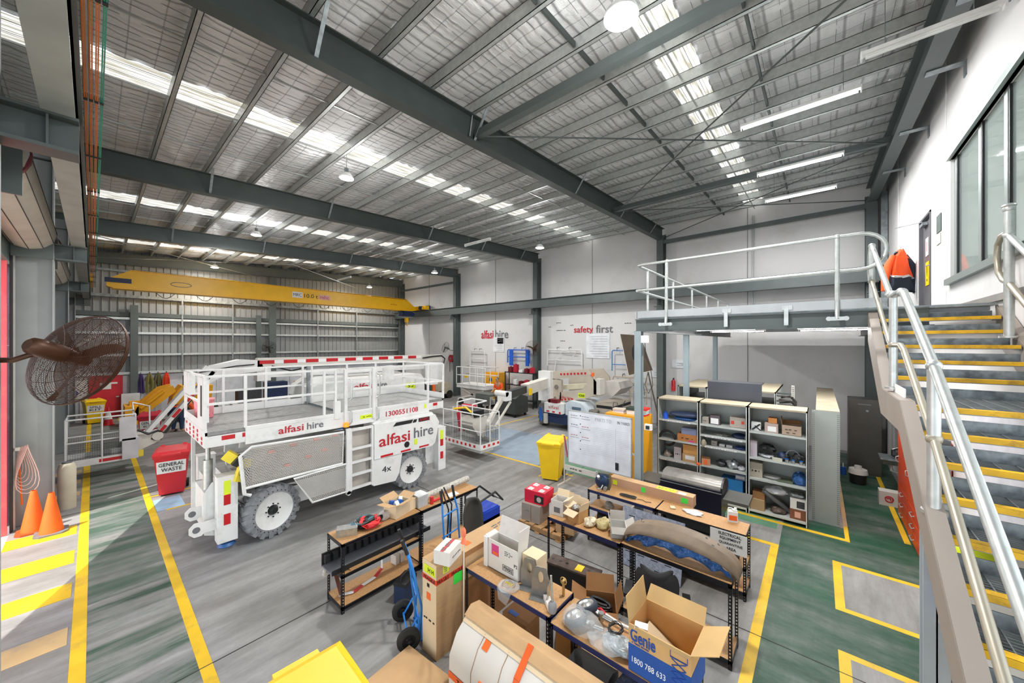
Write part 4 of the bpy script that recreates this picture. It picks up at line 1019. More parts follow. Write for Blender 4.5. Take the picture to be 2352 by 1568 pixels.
# ---- things under the front racks
t = thing('brown_box', 'brown carton with a blue sticker on the bottom shelf under the brackets', 'box', (3.08, 2.5, .095)); part('body', M().box(-.12, .12, -.16, .17, 0, .42), card_d, t); part('label', M().box(-.09, -.03, .0, .12, .421, .423), ltblue, t)
t = thing('parts_carton', 'flat brown carton with a blue and white label on the bottom shelf', 'box', (3.02, 2.12, .095)); part('body', M().box(-.18, .14, -.16, .1, 0, .07), card, t); part('label', M().box(-.15, -.05, -.1, .05, .0705, .072), paper, t); part('label_band', M().box(-.15, -.12, -.1, .05, .072, .0735), ltblue, t)
t = thing('battery_pack', 'black moulded plastic housing under the caster wheels', 'housing', (3.02, 1.62, .095))
part('body', M().prism([(-.18, 0), (.17, 0), (.17, .34), (.05, .4), (-.15, .38), (-.2, .25)], -.2, .2).box(-.22, -.16, -.1, .12, .18, .28), black, t)
part('handle', M().tube([(-.2, -.14, .14), (-.26, -.14, .1), (-.26, .12, .1), (-.2, .12, .14)], .012, 6), blackm, t)
solo('wrapped_case', M().prism([(-.2, 0), (.2, 0), (.2, .36), (-.12, .42), (-.2, .36)], 0, .55).xf(Matrix.Translation((3.02, .82, .095))), mat('film_wrapped_navy', '#26304a', .25, .2, .5, 9, bump=.7, bscale=18), 'dark blue case wrapped in clear film under the open branded carton', 'case')
# ---- big wrapped carton at the bottom of the picture
t = thing('large_carton', 'large dented white and brown carton with orange top-load-only tape, nearest the camera', 'box', (2.42, 2.2, 0))
q = M().prism([(-.2, 0), (.2, 0), (.21, .78), (.09, .8), (-.1, .66), (-.19, .5)], -.95, .5)
part('body', q, card_w, t)
part('lid', M().prism([(.02, .752), (.1, .805), (.21, .785), (.21, .55), (.22, .55), (.22, .8), (.1, .825), (.01, .765)], -.96, .51), card, t)
part('end_flap', M().slab((-.12, .505, .6), (.0, .505, .72), (.09, .505, .8), (-.02, .56, .6), .006), card, t)
part('top_tape', M().slab((-.02, -.95, .728), (-.02, .5, .728), (.03, .5, .763), (.03, -.95, .763), .002), card_l, t)
N1_ = Vector((-.17, 0, .08)).normalized()
def on_slope(y, s, w, h, m_, nm='label', lab=None):
    a = Vector((-.1, y, .66)); d = (Vector((.09, y, .8)) - a).normalized(); c = a + d * s; n = Vector((-d.z, 0, d.x)) * .004
    return part(nm, M().slab(c + Vector((0, w, 0)) + n, c + n, c + d * h + n, c + d * h + Vector((0, w, 0)) + n, .002), m_, t, label=lab)
# tape runs
tp = mat('orange_tape_print', '#e5622a', .4)
part('top_load_tape', M().box(-.2045, -.2, -.95, .5, .3, .36), tp, t)
local_text(t, 'TOP LOAD ONLY   TOP LOAD ONLY', ltblack, (-.207, -.1, .33), (0, -1, 0), (0, 0, 1), width=.95, height=.035)
part('top_load_tape', M().box(-.2045, -.19, -.3, -.24, 0, .5).slab((-.194, -.24, .5), (-.194, -.3, .5), (-.104, -.3, .665), (-.104, -.24, .665), .004).slab((-.104, -.24, .665), (-.104, -.3, .665), (.1, -.3, .83), (.1, -.24, .83), .006), tp, t)
local_text(t, 'TOP LOAD ONLY', ltblack, (-.208, -.27, .22), (0, 0, 1), (0, 1, 0), width=.36, height=.035)
on_slope(.1, .02, .07, .08, orl); on_slope(.2, .14, .07, .05, orl)
part('label', M().box(-.206, -.19, .02, .09, .4, .5), orl, t)
local_text(t, 'PC', ltgrey, (-.206, -.5, .5), (0, -1, 0), (0, 0, 1), width=.09)
part('strap_crease', M().tube([(-.203, .2, 0), (-.193, .2, .5), (-.102, .2, .66), (.0, .2, .74)], .003, 4).tube([(-.203, -.1, 0), (-.193, -.1, .5), (-.102, -.1, .66), (.0, -.1, .74)], .003, 4), card_d, t)
# flat brown carton bottom centre and yellow bin
solo('flat_carton', M().box(-.75, .0, -.8, .0, 0, .12).xf(Matrix.Translation((2.3, 3.48, 0)) @ Matrix.Rotation(0.08, 4, 'Z')), card, 'flat brown carton on the floor below the trolley wheels, cut by the picture edge', 'box')
# ---- wheelie bins
def wheelie(name, lab, c, rz, m_, lidm=None, h=1.06, text=None, txc=ltblack, panel=paper, wheel=True, open_lid=False, sc=1.0):
    t = thing(name, lab, 'bin', c, rz)
    w, d = .29 * sc, .33 * sc; lidm = lidm or m_
    b = .21 * sc; bd = .24 * sc; H = h * .9
    q = M(); V = []
    for (z, ww, dd) in ((.04, b, bd), (H * .94, w, d), (H * .94, w * 1.06, d * 1.06), (H, w * 1.07, d * 1.07)):
        V += [(-dd, -ww, z), (dd, -ww, z), (dd, ww, z), (-dd, ww, z)]
    q.add(V, [(0, 3, 2, 1)] + [(4 * i + k, 4 * i + (k + 1) % 4, 4 * i + 4 + (k + 1) % 4, 4 * i + 4 + k) for i in range(3) for k in range(4)])
    part('body', q, m_, t, smooth=False)
    q = M(); W = w * 1.1; D = d * 1.12
    q.add([(-D, -W, H), (D, -W, H), (D, W, H), (-D, W, H), (-D, -W, H + .03), (D, -W, H + .03), (D, W, H + .03), (-D, W, H + .03), (-D * .8, -W * .8, H + .085), (D * .78, -W * .8, H + .07), (D * .78, W * .8, H + .07), (-D * .8, W * .8, H + .085)],
          [(0, 3, 2, 1)] + [(4 * i + k, 4 * i + (k + 1) % 4, 4 * i + 4 + (k + 1) % 4, 4 * i + 4 + k) for i in range(2) for k in range(4)] + [(8, 9, 10, 11)])
    q.box(D * .9, D * 1.14, -W * .5, W * .5, H + .0, H + .03)
    q.box(-D * 1.0, -D * .86, -W * .72, -W * .5, H + .03, H + .1).box(-D * 1.0, -D * .86, W * .5, W * .72, H + .03, H + .1)
    part('lid', q, lidm, t, smooth=False)
    part('handle', M().tube([(-D * .95, -w * .75, H - .03), (-D * 1.2, -w * .75, H + .02), (-D * 1.2, w * .75, H + .02), (-D * .95, w * .75, H - .03)], .016, 8), lidm, t)
    if wheel:
        for s in (-1, 1):
            part('wheel', M().cyl((-bd - .02, s * (b + .01), .1), (-bd - .02, s * (b + .06), .1), .1, 20), rubber, t)
    if text:
        z0 = H * .56; ww = b + (w - b) * .66
        part('sign_panel', M().slab((bd + (d - bd) * .55 + .004, -ww * .92, z0), (bd + (d - bd) * .55 + .004, ww * .92, z0), (bd + (d - bd) * .82 + .004, ww * .95, z0 + .26 * h), (bd + (d - bd) * .82 + .004, -ww * .95, z0 + .26 * h), .003), panel, t)
        xx = bd + (d - bd) * .7 + .012
        up = Vector(((d - bd) / H, 0, 1))
        for i, l_ in enumerate(text):
            local_text(t, l_, txc, (xx + (.5 - i) * .012 + .003, 0, z0 + .26 * h * (.72 - .42 * i)), (0, 1, 0), up, width=ww * 1.6 if len(l_) > 5 else ww * 1.3, height=.08 * h, thick=.004)
    return t
wheelie('general_waste_bin', 'red wheelie bin with GENERAL WASTE panel between the scissor lift and the yellow line', (1.22, 11.55, 0), -1.75, red, text=('GENERAL', 'WASTE'))
wheelie('general_waste_bin', 'red wheelie bin with GENERAL WASTE panel in front of the yellow loader', (1.32, 17.9, 0), -1.7, mat('bin_red_deep', '#b81c34'), text=('GENERAL', 'WASTE'))
wheelie('yellow_bin', 'yellow wheelie bin standing by the whiteboard stand', (7.75, 5.25, 0), PI * 1.1, yellow)
wheelie('yellow_bin', 'yellow wheelie bin at the bottom edge of the picture', (1.02, 2.72, 0), PI / 2 - .05, yellow, h=1.06)
wheelie('yellow_bin', 'yellow spill kit bin in the far left corner', (.02, 24.0, 0), -1.4, yellow, text=('SPILL', 'KIT'))
# ---- rack A goods
t = thing('foil_tin', 'rectangular foil tin at the near end of the rack top', 'tin', (2.24, 4.86, .905), -.5)
part('tin_body', M().box(-.13, .13, -.07, .07, 0, .1), tin, t); part('wire_handle', M().tube([(.13, -.05, .1), (.1, -.04, .16), (.1, .04, .16), (.13, .05, .1)], .003, 5), galv, t)
t = thing('safety_harness', 'tangled red, black and teal safety harness on the rack top', 'harness', (2.5, 4.86, .905))
teal = mat('teal_webbing', '#3d6f7c', .7); redw = mat('red_webbing', '#d22a2c', .6)
rr = random.Random(5)
for k, (m_, c0, r0) in enumerate(((redw, (.02, -.06), .13), (black, (-.03, .02), .14), (teal, (-.06, .05), .13), (redw, (.09, .05), .1), (teal, (.02, .06), .12), (redw, (.05, -.12), .1), (black, (.1, -.02), .11))):
    P = [(c0[0] + r0 * math.cos(a * .7) * (1 + .2 * math.sin(a + k)), c0[1] + r0 * .7 * math.sin(a * .7), .03 + .07 * abs(math.sin(a * .5 + k))) for a in range(10)]
    q = M()
    for a, b2 in zip(P[:-1], P[1:]): q.bar(a, b2, .045, .006)
    part('webbing_strap', q, m_, t, smooth=False)
part('harness_pad', M().blob((.02, 0, .04), (.15, .1, .05), 4, j=.2), black, t)
part('harness_pad', M().blob((.06, -.09, .04), (.1, .05, .045), 8, j=.15), redw, t, label='red padded belt')
solo('parts_bag', M().blob((2.8, 4.88, .95), (.1, .085, .07), 12, j=.12), mat('clear_white_bag', '#c9c6c0', .3, 0, .15, 14, bump=.5), 'lumpy pale plastic bag between the harness and the open carton', 'bag')
t = carton('open_carton', 'open carton full of blue and white packets on the rack', (3.0, 4.86, .905), (.3, .24, .2), .25, card_l, card, flaps=[(0, 70, .13), (1, 60, .11), (2, 80, .14), (3, 70, .12)])
for i in range(4):
    pass
rr = random.Random(8)
for i, (x, y, m_, lab) in enumerate(((-.07, .03, ltblue, 'white-edged packet at the back'), (.03, -.02, blue, 'bright blue packet in the middle'), (.09, .05, paper, 'white packet at the right'), (-.04, -.06, paper, 'white packet at the left'))):
    o = solo('packet', M().obox((0, 0, .06), (.09, .055, .12), Matrix.Rotation(.3 + i * .2, 3, 'Y')), m_, lab + ' inside the open carton of packets', 'packet', group='packets in the open carton', loc=(3.0 + x, 4.86 + y, .995), rz=i * .5)
t = carton('small_carton', 'small brown carton right behind the open carton of packets', (3.22, 4.9, .905), (.12, .2, .16), .15, card_l)
t = thing('clear_tub', 'clear plastic tub full of bags beside the foam tube', 'tub', (3.4, 4.86, .905)); part('tub_body', M().box(-.09, .09, -.1, .1, 0, .17), mat('clear_tub', '#bfc2c2', .2, 0, .1, 6, alpha=.75), t); part('tub_lid', M().box(-.095, .095, -.105, .105, .17, .185), mat('clear_tub_lid', '#d0d2d2', .2), t)
q = M().tube([(3.5, 4.86, .96), (3.58, 4.9, .985), (4.52, 4.95, .985)], .05, 12)
solo('foam_tube', q, mat('bubble_wrap', '#b9b4aa', .7, 0, .3, 30, bump=.6, bscale=50), 'long grey bubble-wrapped tube lying along the rack top', 'tube')
solo('tool_bundle', M().cyl((3.55, 4.74, .91), (3.55, 4.74, 1.02), .03).cyl((3.6, 4.76, .93), (3.75, 4.72, .95), .02), redw, 'red handled tools beside the foam tube', 'tools')
solo('paper_sheet', M().slab((3.9, 4.7, .906), (4.1, 4.7, .906), (4.12, 4.84, .906), (3.92, 4.86, .906), .001), paper, 'loose sheet of paper on the rack top beside the foam tube', 'paper')
# middle shelf: trays
t = thing('foam_tray', 'long black foam lined tray resting on the middle shelf and sticking out to the left', 'tray', (2.6, 4.86, .52))
part('tray_back', M().box(-.62, .9, .16, .18, 0, .17), black, t)
part('tray_base', M().box(-.62, .9, -.14, .16, 0, .02), mat('grey_foam', '#6e7076', .8), t)
q = M()
for k in range(14): q.box(-.6 + k * .106, -.54 + k * .106, .1, .16, .05, .15)
part('foam_notch', q, mat('black_foam', '#202022', .9), t)
part('tray_front', M().box(-.62, .9, -.15, -.135, 0, .06), black, t)
solo('wooden_strip', M().box(2.2, 3.2, 4.67, 4.72, .506, .52), chip, 'thin wooden strip along the middle shelf edge', 'strip')
t = thing('reflective_strap', 'red and white striped strap lying on the bottom shelf', 'strap', (2.5, 4.85, .1))
P = [(-.35, .05, .005), (-.2, -.05, .02), (-.05, .0, .01), (.15, .02, .02), (.3, .1, .04), (.32, .14, .3)]
for k, (a, b2) in enumerate(zip(P[:-1], P[1:])): part('strap_segment', M().bar(a, b2, .05, .004), redtape if k % 2 else wtape, t)
t = thing('brown_webbing', 'worn brown strap hung over the near end of the shelf rack', 'strap', (2.12, 5.0, .1))
part('webbing', M().bar((0, 0, .38), (.06, -.1, .0), .07, .006).bar((0, .0, .38), (-.08, .03, .33), .06, .006), mat('brown_webbing', '#7a5348', .7), t); part('frayed_end', M().blob((-.09, .03, .31), (.04, .03, .05), 2), mat('dirty_white_cloth', '#c9c2b6', .9), t)
for i, x in enumerate((3.04, 3.13)): solo('small_box', M().box(-.035, .035, -.06, .06, 0, .14), card_w, ('left' if i == 0 else 'right') + ' one of two small white boxes on the bottom shelf', 'box', group='two small boxes', loc=(x, 4.98, .095), rz=.15)
# black seat and blue unit behind
t = thing('tractor_chair', 'dark grey moulded seat shell leaning behind the hand trolleys', 'seat', (4.08, 4.36, 0))
q = M(); W = 10; Hh = 12
for i in range(Hh + 1):
    f = i / Hh; z = .18 + .72 * f; ww = .2 * math.sin(PI * (.18 + .82 * min(1, (1 - f) * 1.3 + .1)) * .5) if f > .6 else .2
    ww = .2 * (1 - max(0, f - .7) ** 2 * 6)
    for k in range(W + 1):
        u_ = (k / W) * 2 - 1; q.v.append((u_ * ww, .1 * (u_ ** 2) * -1 + .08 * f + (.15 * (.3 - f) * -1 if f < .3 else 0), z))
for i in range(Hh):
    for k in range(W): q.f.append((i * (W + 1) + k, i * (W + 1) + k + 1, (i + 1) * (W + 1) + k + 1, (i + 1) * (W + 1) + k)); q.k.append(0)
so = part('shell', q, mat('seat_grey', '#3a3833', .7), t, fix=False); md = so.modifiers.new('s', 'SOLIDIFY'); md.thickness = .03
part('seat_pan', M().blob((0, -.12, .2), (.2, .18, .06), 3, j=.05), mat('seat_grey', '#3a3833'), t)
part('seat_base', M().box(-.15, .15, -.15, .1, 0, .16), black, t)
t = thing('blue_crate', 'blue crate with a black folded frame at the far end of the left rack', 'crate', (4.85, 4.85, 0))
part('crate_body', M().box(-.2, .25, -.18, .2, .16, .36).box(-.18, .23, -.16, .18, .36, .38), mat('crate_blue', '#1840b0', .4), t); part('crate_base', M().box(-.2, .25, -.18, .2, 0, .22), mat('crate_navy', '#1c2f5c', .5), t)
part('frame', M().tube([(-.3, -.2, .48), (-.3, -.2, .62), (.1, -.2, .68), (.42, -.1, .4), (.42, .15, .4), (.1, .22, .68), (-.3, .2, .62), (-.3, .2, .48)], .02, 6), black, t)
# ---- hand trolleys
def trolley(lab, p0, lean, rz, wheels=True):
    t = thing('hand_trolley', lab, 'hand trolley', p0, rz)
    L = 1.12; ln = lean
    def pt(x, s, off=0): return (x, -math.sin(ln) * s + math.cos(ln) * off * -1, math.cos(ln) * s + .05 - math.sin(ln) * off)
    for s in (-1, 1):
        part('side_rail', M().tube([pt(.17 * s, 0), pt(.17 * s, .35, -.06), pt(.17 * s, .8, -.02), pt(.14 * s, 1.0, .02)], .014, 8), trol_blue, t)
        part('grip', M().tube([pt(.14 * s, 1.0, .02), pt(.135 * s, 1.18, .06)], .02, 8), black, t)
    q = M()
    for s in (.15, .5, .82): q.tube([pt(-.17, s, -.02), pt(.17, s, -.02)], .012, 8)
    q.tube([pt(0, .05), pt(0, .82)], .01, 6)
    part('cross_bars', q, trol_blue, t)
    part('toe_plate', M().box(-.2, .2, -.02, .16, .03, .04), trol_blue, t)
    part('axle_bracket', M().bar(pt(-.17, .25), (-.17, -.14, .13), .03, .008).bar(pt(.17, .25), (.17, -.14, .13), .03, .008).cyl((-.2, -.14, .13), (.2, -.14, .13), .01, 8), trol_blue, t)
    for s in (-1, 1):
        R3 = Matrix.Rotation(PI / 2, 3, 'Y')
        w = part('wheel', M().lathe([(.075, -.035), (.11, -.035), (.13, -.02), (.13, .02), (.11, .035), (.075, .035), (.075, -.035)], (s * .245, -.14, .13), R3, 26), rubber, t)
        part('rim', M().lathe([(0, -.02), (.03, -.03), (.04, -.015), (.08, -.02), (.08, .02), (.04, .015), (.03, .03), (0, .02)], (s * .245, -.14, .13), R3, 18), blackm, w)
    return t
trolley('blue hand trolley leaning left beside the tall brown carton', (2.56, 3.7, 0), .12, math.radians(245))
trolley('blue hand trolley standing against the left rack behind the white taped carton', (3.6, 4.36, 0), .0, PI + .15)
solo('hose_lead', M().tube([(3.56, 4.5, 1.2), (3.6, 4.38, .9), (3.56, 4.36, .5), (3.62, 4.4, .2)], .012, 6).tube([(3.6, 4.5, 1.22), (3.68, 4.4, .95), (3.62, 4.36, .55), (3.66, 4.42, .2)], .012, 6), black, 'black hoses hanging down over the standing blue trolley', 'hose')
t = thing('car_battery', 'black battery with a carry handle on the floor by the leaning trolley', 'battery', (2.78, 4.3, 0), .4)
part('case', M().box(-.13, .13, -.09, .09, 0, .24), dkblue, t); part('top', M().box(-.135, .135, -.095, .095, .24, .29), black, t); part('handle', M().tube([(-.1, 0, .29), (-.09, 0, .36), (.09, 0, .36), (.1, 0, .29)], .01, 6), black, t)
t = thing('queue_pole', 'thin pole with an orange rag tied at its top beside the tall carton', 'pole', (2.68, 3.0, 0))
part('pole', M().cyl((0, 0, 0), (.02, .02, 1.38), .009, 8), mat('pole_cream', '#d8cdbb', .4), t)
part('rag', M().blob((.02, .02, 1.37), (.025, .025, .06), 3).lathe([(0, 1.34), (.012, 1.33), (.035, 1.26), (.02, 1.255), (0, 1.25)], (.02, .02, 0)), mat('orange_rag', '#e87a58', .8), t)
# ---- middle rack goods
t = carton('open_carton', 'white open carton with printed symbols at the left end of the middle rack', (4.62, 2.99, .905), (.2, .2, .23), .1, card_w, card_l, flaps=[(0, 20, .1), (3, 60, .1)])
q = M().box(-.1025, -.1, -.05, .05, .05, .13); part('symbol_panel', q, ltgrey, t)
t = carton('open_carton', 'brown open carton with an orange label in the middle of the middle rack', (4.62, 2.68, .905), (.22, .2, .17), -.15, mat('carton_board_mid', '#bf945e', .8), card_l, flaps=[(0, 10, .12), (2, 110, .12), (3, 15, .12), (1, 75, .08)])
part('label', M().box(.02, .1, -.108, -.104, .19, .27), orl, t)
solo('bagged_hose', M().blob((4.64, 2.72, 1.06), (.06, .06, .05), 3), mat('grey_bagged', '#a9a9a4', .3, .2, .3, 20, bump=.6), 'grey bagged hose inside the open carton with the orange label', 'bag')
ylp = mat('yellow_plastic_bag', '#cfc08a', .35, 0, .2, 14, bump=.7, alpha=.85)
solo('plastic_bag', M().blob((4.6, 2.47, .95), (.11, .08, .06), 21), mat('cream_bag', '#d8cdb2', .4, 0, .2, 14, bump=.6), 'cream bag of small parts on the middle rack', 'bag')
solo('plastic_bag', M().blob((4.66, 2.3, .96), (.11, .1, .07), 22, j=.35), ylp, 'yellowish crumpled plastic bag on the middle rack', 'bag')
t = carton('open_carton', 'small open grey-white carton with paper at the end of the middle rack', (4.62, 2.06, .905), (.22, .2, .15), .5, mat('grey_white_board', '#c9c7c2', .8), mat('grey_white_board2', '#aaa49c', .8), flaps=[(0, 20, .12), (1, 15, .12), (2, 120, .1), (3, 60, .12)])
# mudguard: an arched shell
t = thing('mudguard', 'long curved dusty mudguard lined with blue wrap lying on the rack', 'mudguard', (4.63, 1.3, .93))
q = M(); N = 30; K = 10
for i in range(N + 1):
    a = PI * (.0 + i / N); y = .64 * math.cos(a); z = .3 * max(0, math.sin(a)) ** .8
    ww = .2 * (.6 + .4 * max(0, math.sin(a)) ** .5)
    for k in range(K + 1):
        u_ = k / K * 2 - 1; q.v.append((u_ * ww, y, z - .09 * abs(u_) ** 3 * (.3 + .7 * max(0, math.sin(a))) + (.012 if abs(abs(u_) - .35) < .12 else 0)))
for i in range(N):
    for k in range(K): q.f.append((i * (K + 1) + k, i * (K + 1) + k + 1, (i + 1) * (K + 1) + k + 1, (i + 1) * (K + 1) + k)); q.k.append(0)
so = part('shell', q, mat('dusty_brown_plastic', '#766653', .6, 0, .2, 6), t, fix=False); md = so.modifiers.new('s', 'SOLIDIFY'); md.thickness = .012
q = M(); rr = random.Random(2)
for i in range(N + 1):
    a = PI * (.06 + .88 * i / N); y = .6 * math.cos(a); z = .2 * math.sin(a)
    for k in range(7):
        f = k / 6; q.v.append((-.15 - .02 * math.sin(i * 1.7 + k), y, max(0.0, z * (1 - f * .62 * (1 + .25 * math.sin(i * .9)))) + rr.uniform(-.006, .006)))
for i in range(N):
    for k in range(6): q.f.append((i * 7 + k, i * 7 + k + 1, (i + 1) * 7 + k + 1, (i + 1) * 7 + k)); q.k.append(0)
so = part('blue_wrap', q, mat('blue_film', '#3f6fb0', .2, .2, .4, 10, bump=.9, bscale=22), t, fix=False, label='crinkled blue plastic wrap'); md = so.modifiers.new('s', 'SOLIDIFY'); md.thickness = .006
q = M()
for y_, u_ in ((-.3, .3), (-.38, -.3), (-.42, .35), (.42, 0), (.46, .3)):
    zz = .3 * (1 - (y_ / .64) ** 2) ** .4; q.cyl((u_ * .15, y_, zz - .01), (u_ * .15, y_ - .01, zz + .012), .016, 10)
part('slot_hole', q, black, t)
# ---- back rack goods
t = thing('blue_motor', 'dark blue pump motor assembly standing on the left end of the back rack', 'motor', (5.92, 2.93, .905), .3)
part('housing', M().lathe([(0, -.09), (.08, -.09), (.12, -.06), (.125, .04), (.09, .08), (0, .08)], (0, .0, .13), Matrix.Rotation(PI / 2, 3, 'Y') @ Matrix.Rotation(.3, 3, 'X'), 22), mat('motor_blue', '#1e3658', .4, .2, .2), t)
part('bracket', M().box(-.05, .14, -.13, -.02, 0, .2).box(0, .1, -.12, .08, .2, .26), mat('olive_grey', '#55554a', .5), t)
part('fittings', M().cyl((-.1, .05, .2), (-.16, .05, .26), .025).cyl((-.08, -.06, .05), (-.15, -.06, .05), .03).cyl((-.05, .1, .22), (-.05, .1, .3), .02).tube([(-.12, -.02, .1), (-.18, 0, .06), (-.15, .06, .03)], .01), galv, t)
t = thing('cable_coil', 'coiled black power lead on the back rack', 'cable', (5.86, 2.42, .905))
part('coil', M().tube([(.04 * math.cos(k * .55) + .02 * math.sin(k * .1), .14 * math.sin(k * .55) + .02, .012 + .012 * (k % 11) / 11) for k in range(60)], .006, 6), black, t)
part('tail', M().tube([(0, -.14, .01), (.02, -.22, .01), (-.02, -.28, .01), (.02, -.36, .01)], .005, 5), black, t)
t = thing('long_carton', 'long narrow brown carton with yellow-green stickers lying behind the back rack top', 'box', (6.23, 2.2, .905), 0)
part('body', M().box(-.085, .085, -.7, .7, 0, .15), mat('carton_long', '#b89478', .8, 0, .05), t)
part('top_face', M().box(-.084, .084, -.699, .699, .1502, .1515), card, t)
for y0, y1, m_ in ((.56, .64, hivis), (.05, .12, grn), (-.62, -.52, grn)): part('label', M().box(-.0875, -.0855, y0, y1, .03, .11), m_, t)
part('label', M().box(-.07, .05, -.42, -.12, .1515, .153), hivis, t, label='large yellow sticker on top'); part('label', M().box(-.07, .02, -.58, -.46, .1515, .153), card_w, t)
local_scribble(t, 'FRAGILE CARE\nITEM', ltgrey, (-.01, -.27, .154), (0, -1, 0), (1, 0, 0), width=.25)
part('support_board', M().box(-.11, .1, -.7, .7, -.015, 0), chip, t)
solo('beige_packet', M().obox((5.92, 1.74, .915), (.09, .07, .015), Matrix.Rotation(.5, 3, 'Z')), card_l, 'small folded beige packet on the back rack', 'packet')
solo('parts_bag', M().blob((5.95, 1.45, .915), (.09, .14, .022), 31, j=.3), mat('milky_bag', '#cfcfd4', .25, 0, .1, 12, bump=.6), 'flat milky plastic bag on the back rack', 'bag')
t = thing('chemical_bottle', 'white plastic chemical bottle with an orange label on the back rack', 'bottle', (6.05, .95, .905), .3)
part('bottle_body', M().box(-.045, .045, -.06, .06, 0, .15).box(-.035, .035, -.055, .0, .15, .175), paper, t); part('bottle_handle', M().tube([(0, .0, .15), (0, .01, .19), (0, .05, .19), (0, .055, .15)], .01, 8), paper, t); part('neck_cap', M().cyl((0, -.035, .175), (0, -.035, .2), .018), paper, t); part('label', M().box(-.047, -.045, -.05, .05, .03, .1), orl, t)
t = thing('quarantine_sign', 'white sign reading ELECTRICAL EQUIPMENT QUARANTINE AREA on the end of the back rack', 'sign', (5.705, .93, .75))
part('sheet', M().box(-.004, .0, -.2, .24, -.14, .14), paper, t)
for i, (s_, w_) in enumerate((('ELECTRICAL', .27), ('EQUIPMENT', .25), ('QUARANTINE', .28), ('AREA', .12))): local_text(t, s_, ltblack, (-.006, .0 - .005 * i, .1 - .062 * i), (0, -1, 0), (0, 0, 1), width=w_, height=.04, bold=.008)
def punched(name, lab, c, tilt, w, h, n_cut=0):
    t = thing(name, lab, 'metal sheet', c)
    R = Matrix.Rotation(tilt, 4, 'Y')
    part('sheet', M().box(-.003, .003, -w / 2, w / 2, 0, h).xf(R), mat('checker_plate_blue', '#a5adbf', .4, .4, .25, 26, bump=.5, bscale=70), t)
    q = M()
    for r in range(int(h / .13)):
        for k in range(int(w / .2)):
            y = -w / 2 + .08 + k * .2 + (.06 if r % 2 else 0); z = .07 + r * .13
            q.box(-.0045, .0045, y, y + .1, z, z + .012)
    part('slot', q.xf(R), black, t, smooth=False)
punched('slotted_plate', 'slotted checker plate sheet leaning on the back rack behind the mudguard', (5.45, 1.97, .01), .28, .95, .85)
solo('black_offcut', M().box(5.74, 6.1, 2.3, 2.95, .33, .5), black, 'black tray on the middle shelf of the back rack', 'tray'); solo('glass_jar', M().cyl((5.85, 2.5, .61), (5.85, 2.3, .61), .04), mat('clear_jar', '#b8c0c4', .2), 'clear plastic tube on the back rack middle shelf', 'tube')
solo('bagged_part', M().blob((5.85, 2.78, .66), (.07, .08, .07), 41), mat('grey_bagged', '#a9a9a4'), 'grey bagged part on the back rack middle shelf', 'bag')
solo('grey_pipe', M().tube([(5.85, 1.4, .5), (5.9, 1.1, .52), (5.95, .85, .5)], .05, 10), mat('grey_pipe', '#6f7174', .4), 'grey pipe offcut on the middle shelf behind the sign', 'pipe')
# crumpled bag and strip on the E bottom shelf
solo('parts_bag', M().blob((4.66, 1.15, .15), (.12, .14, .04), 51, j=.3), mat('milky_bag', '#cfcfd4'), 'flat plastic bag on the bottom shelf under the mudguard', 'bag')
# black counterweight on the floor
t = thing('steel_weight', 'heavy black steel beam with a rusty drilled top plate on the floor between the racks', 'steel beam', (4.37, 2.6, 0), -1.42)
part('beam_body', M().box(-.35, .35, -.1, .1, 0, .36), black, t); part('top_plate', M().box(-.37, .37, -.115, .115, .36, .385), mat('rusty_plate', '#5a4c44', .7, .2, .3, 12), t)
part('yellow_tag', M().box(.04, .14, -.08, .06, .385, .388), yellow, t)
q = M()
for x in (-.32, -.2, -.1, .22, .33): q.cyl((x, .0, .384), (x, .0, .388), .022, 12)
part('drilled_hole', q, black, t)
# cartons on the floor
t = carton('open_carton', 'open brown carton full of black hoses on the floor by the office chair', (4.05, 2.03, 0), (.36, .36, .33), .5, mat('old_carton', '#a97c4d', .8), card_d, flaps=[(0, 40, .2), (1, 60, .2), (2, 70, .2), (3, 20, .2)])
solo('hose_pile', M().tube([(4.05 + .13 * math.cos(k * .6) * (1 - k / 90), 2.03 + .13 * math.sin(k * .6), .2 + .0022 * k) for k in range(60)], .02, 6), black, 'black hoses coiled inside the floor carton by the office chair', 'hose')
solo('floor_carton', M().box(-.3, .3, -.2, .2, 0, .3).xf(Matrix.Translation((3.72, 2.2, 0)) @ Matrix.Rotation(.5, 4, 'Z')), mat('orange_board', '#cf9a58', .8), 'brown carton on the floor behind the front rack', 'box')
solo('floor_carton', M().box(-.25, .25, -.2, .2, 0, .25).xf(Matrix.Translation((3.6, 1.7, 0)) @ Matrix.Rotation(-.1, 4, 'Z')), card, 'plain carton on the floor between the front rack and the office chair', 'box')
# ---- office chair
t = thing('office_chair', 'black fabric office chair seen from behind among the racks', 'chair', (4.05, 1.36, 0), .3)
q = M(); fab = mat('black_fabric', '#1d1c1e', .9, 0, .15, 60)
def pad(w, d, h, c, m_, nm, curve=0, R=None):
    q = M(); nx, ny = 12, 12
    for s in (1, -1):
        for i in range(nx + 1):
            for k in range(ny + 1):
                u_, v_ = i / nx * 2 - 1, k / ny * 2 - 1
                e = (1 - abs(u_) ** 4) * (1 - abs(v_) ** 4)
                m1 = u_ * math.sqrt(1 - v_ * v_ / 2.6); m2 = v_ * math.sqrt(1 - u_ * u_ / 2.6)
                p = Vector((m1 * w / 2, m2 * d / 2, s * h / 2 * e ** .4 + curve * m1 * m1))
                if R is not None: p = R @ p
                q.v.append(tuple(p + Vector(c)))
    o2 = (nx + 1) * (ny + 1)
    for s in (0, 1):
        for i in range(nx):
            for k in range(ny):
                a = s * o2 + i * (ny + 1) + k; q.f.append((a, a + ny + 1, a + ny + 2, a + 1)); q.k.append(0)
    return part(nm, q, m_, t, ang=70)
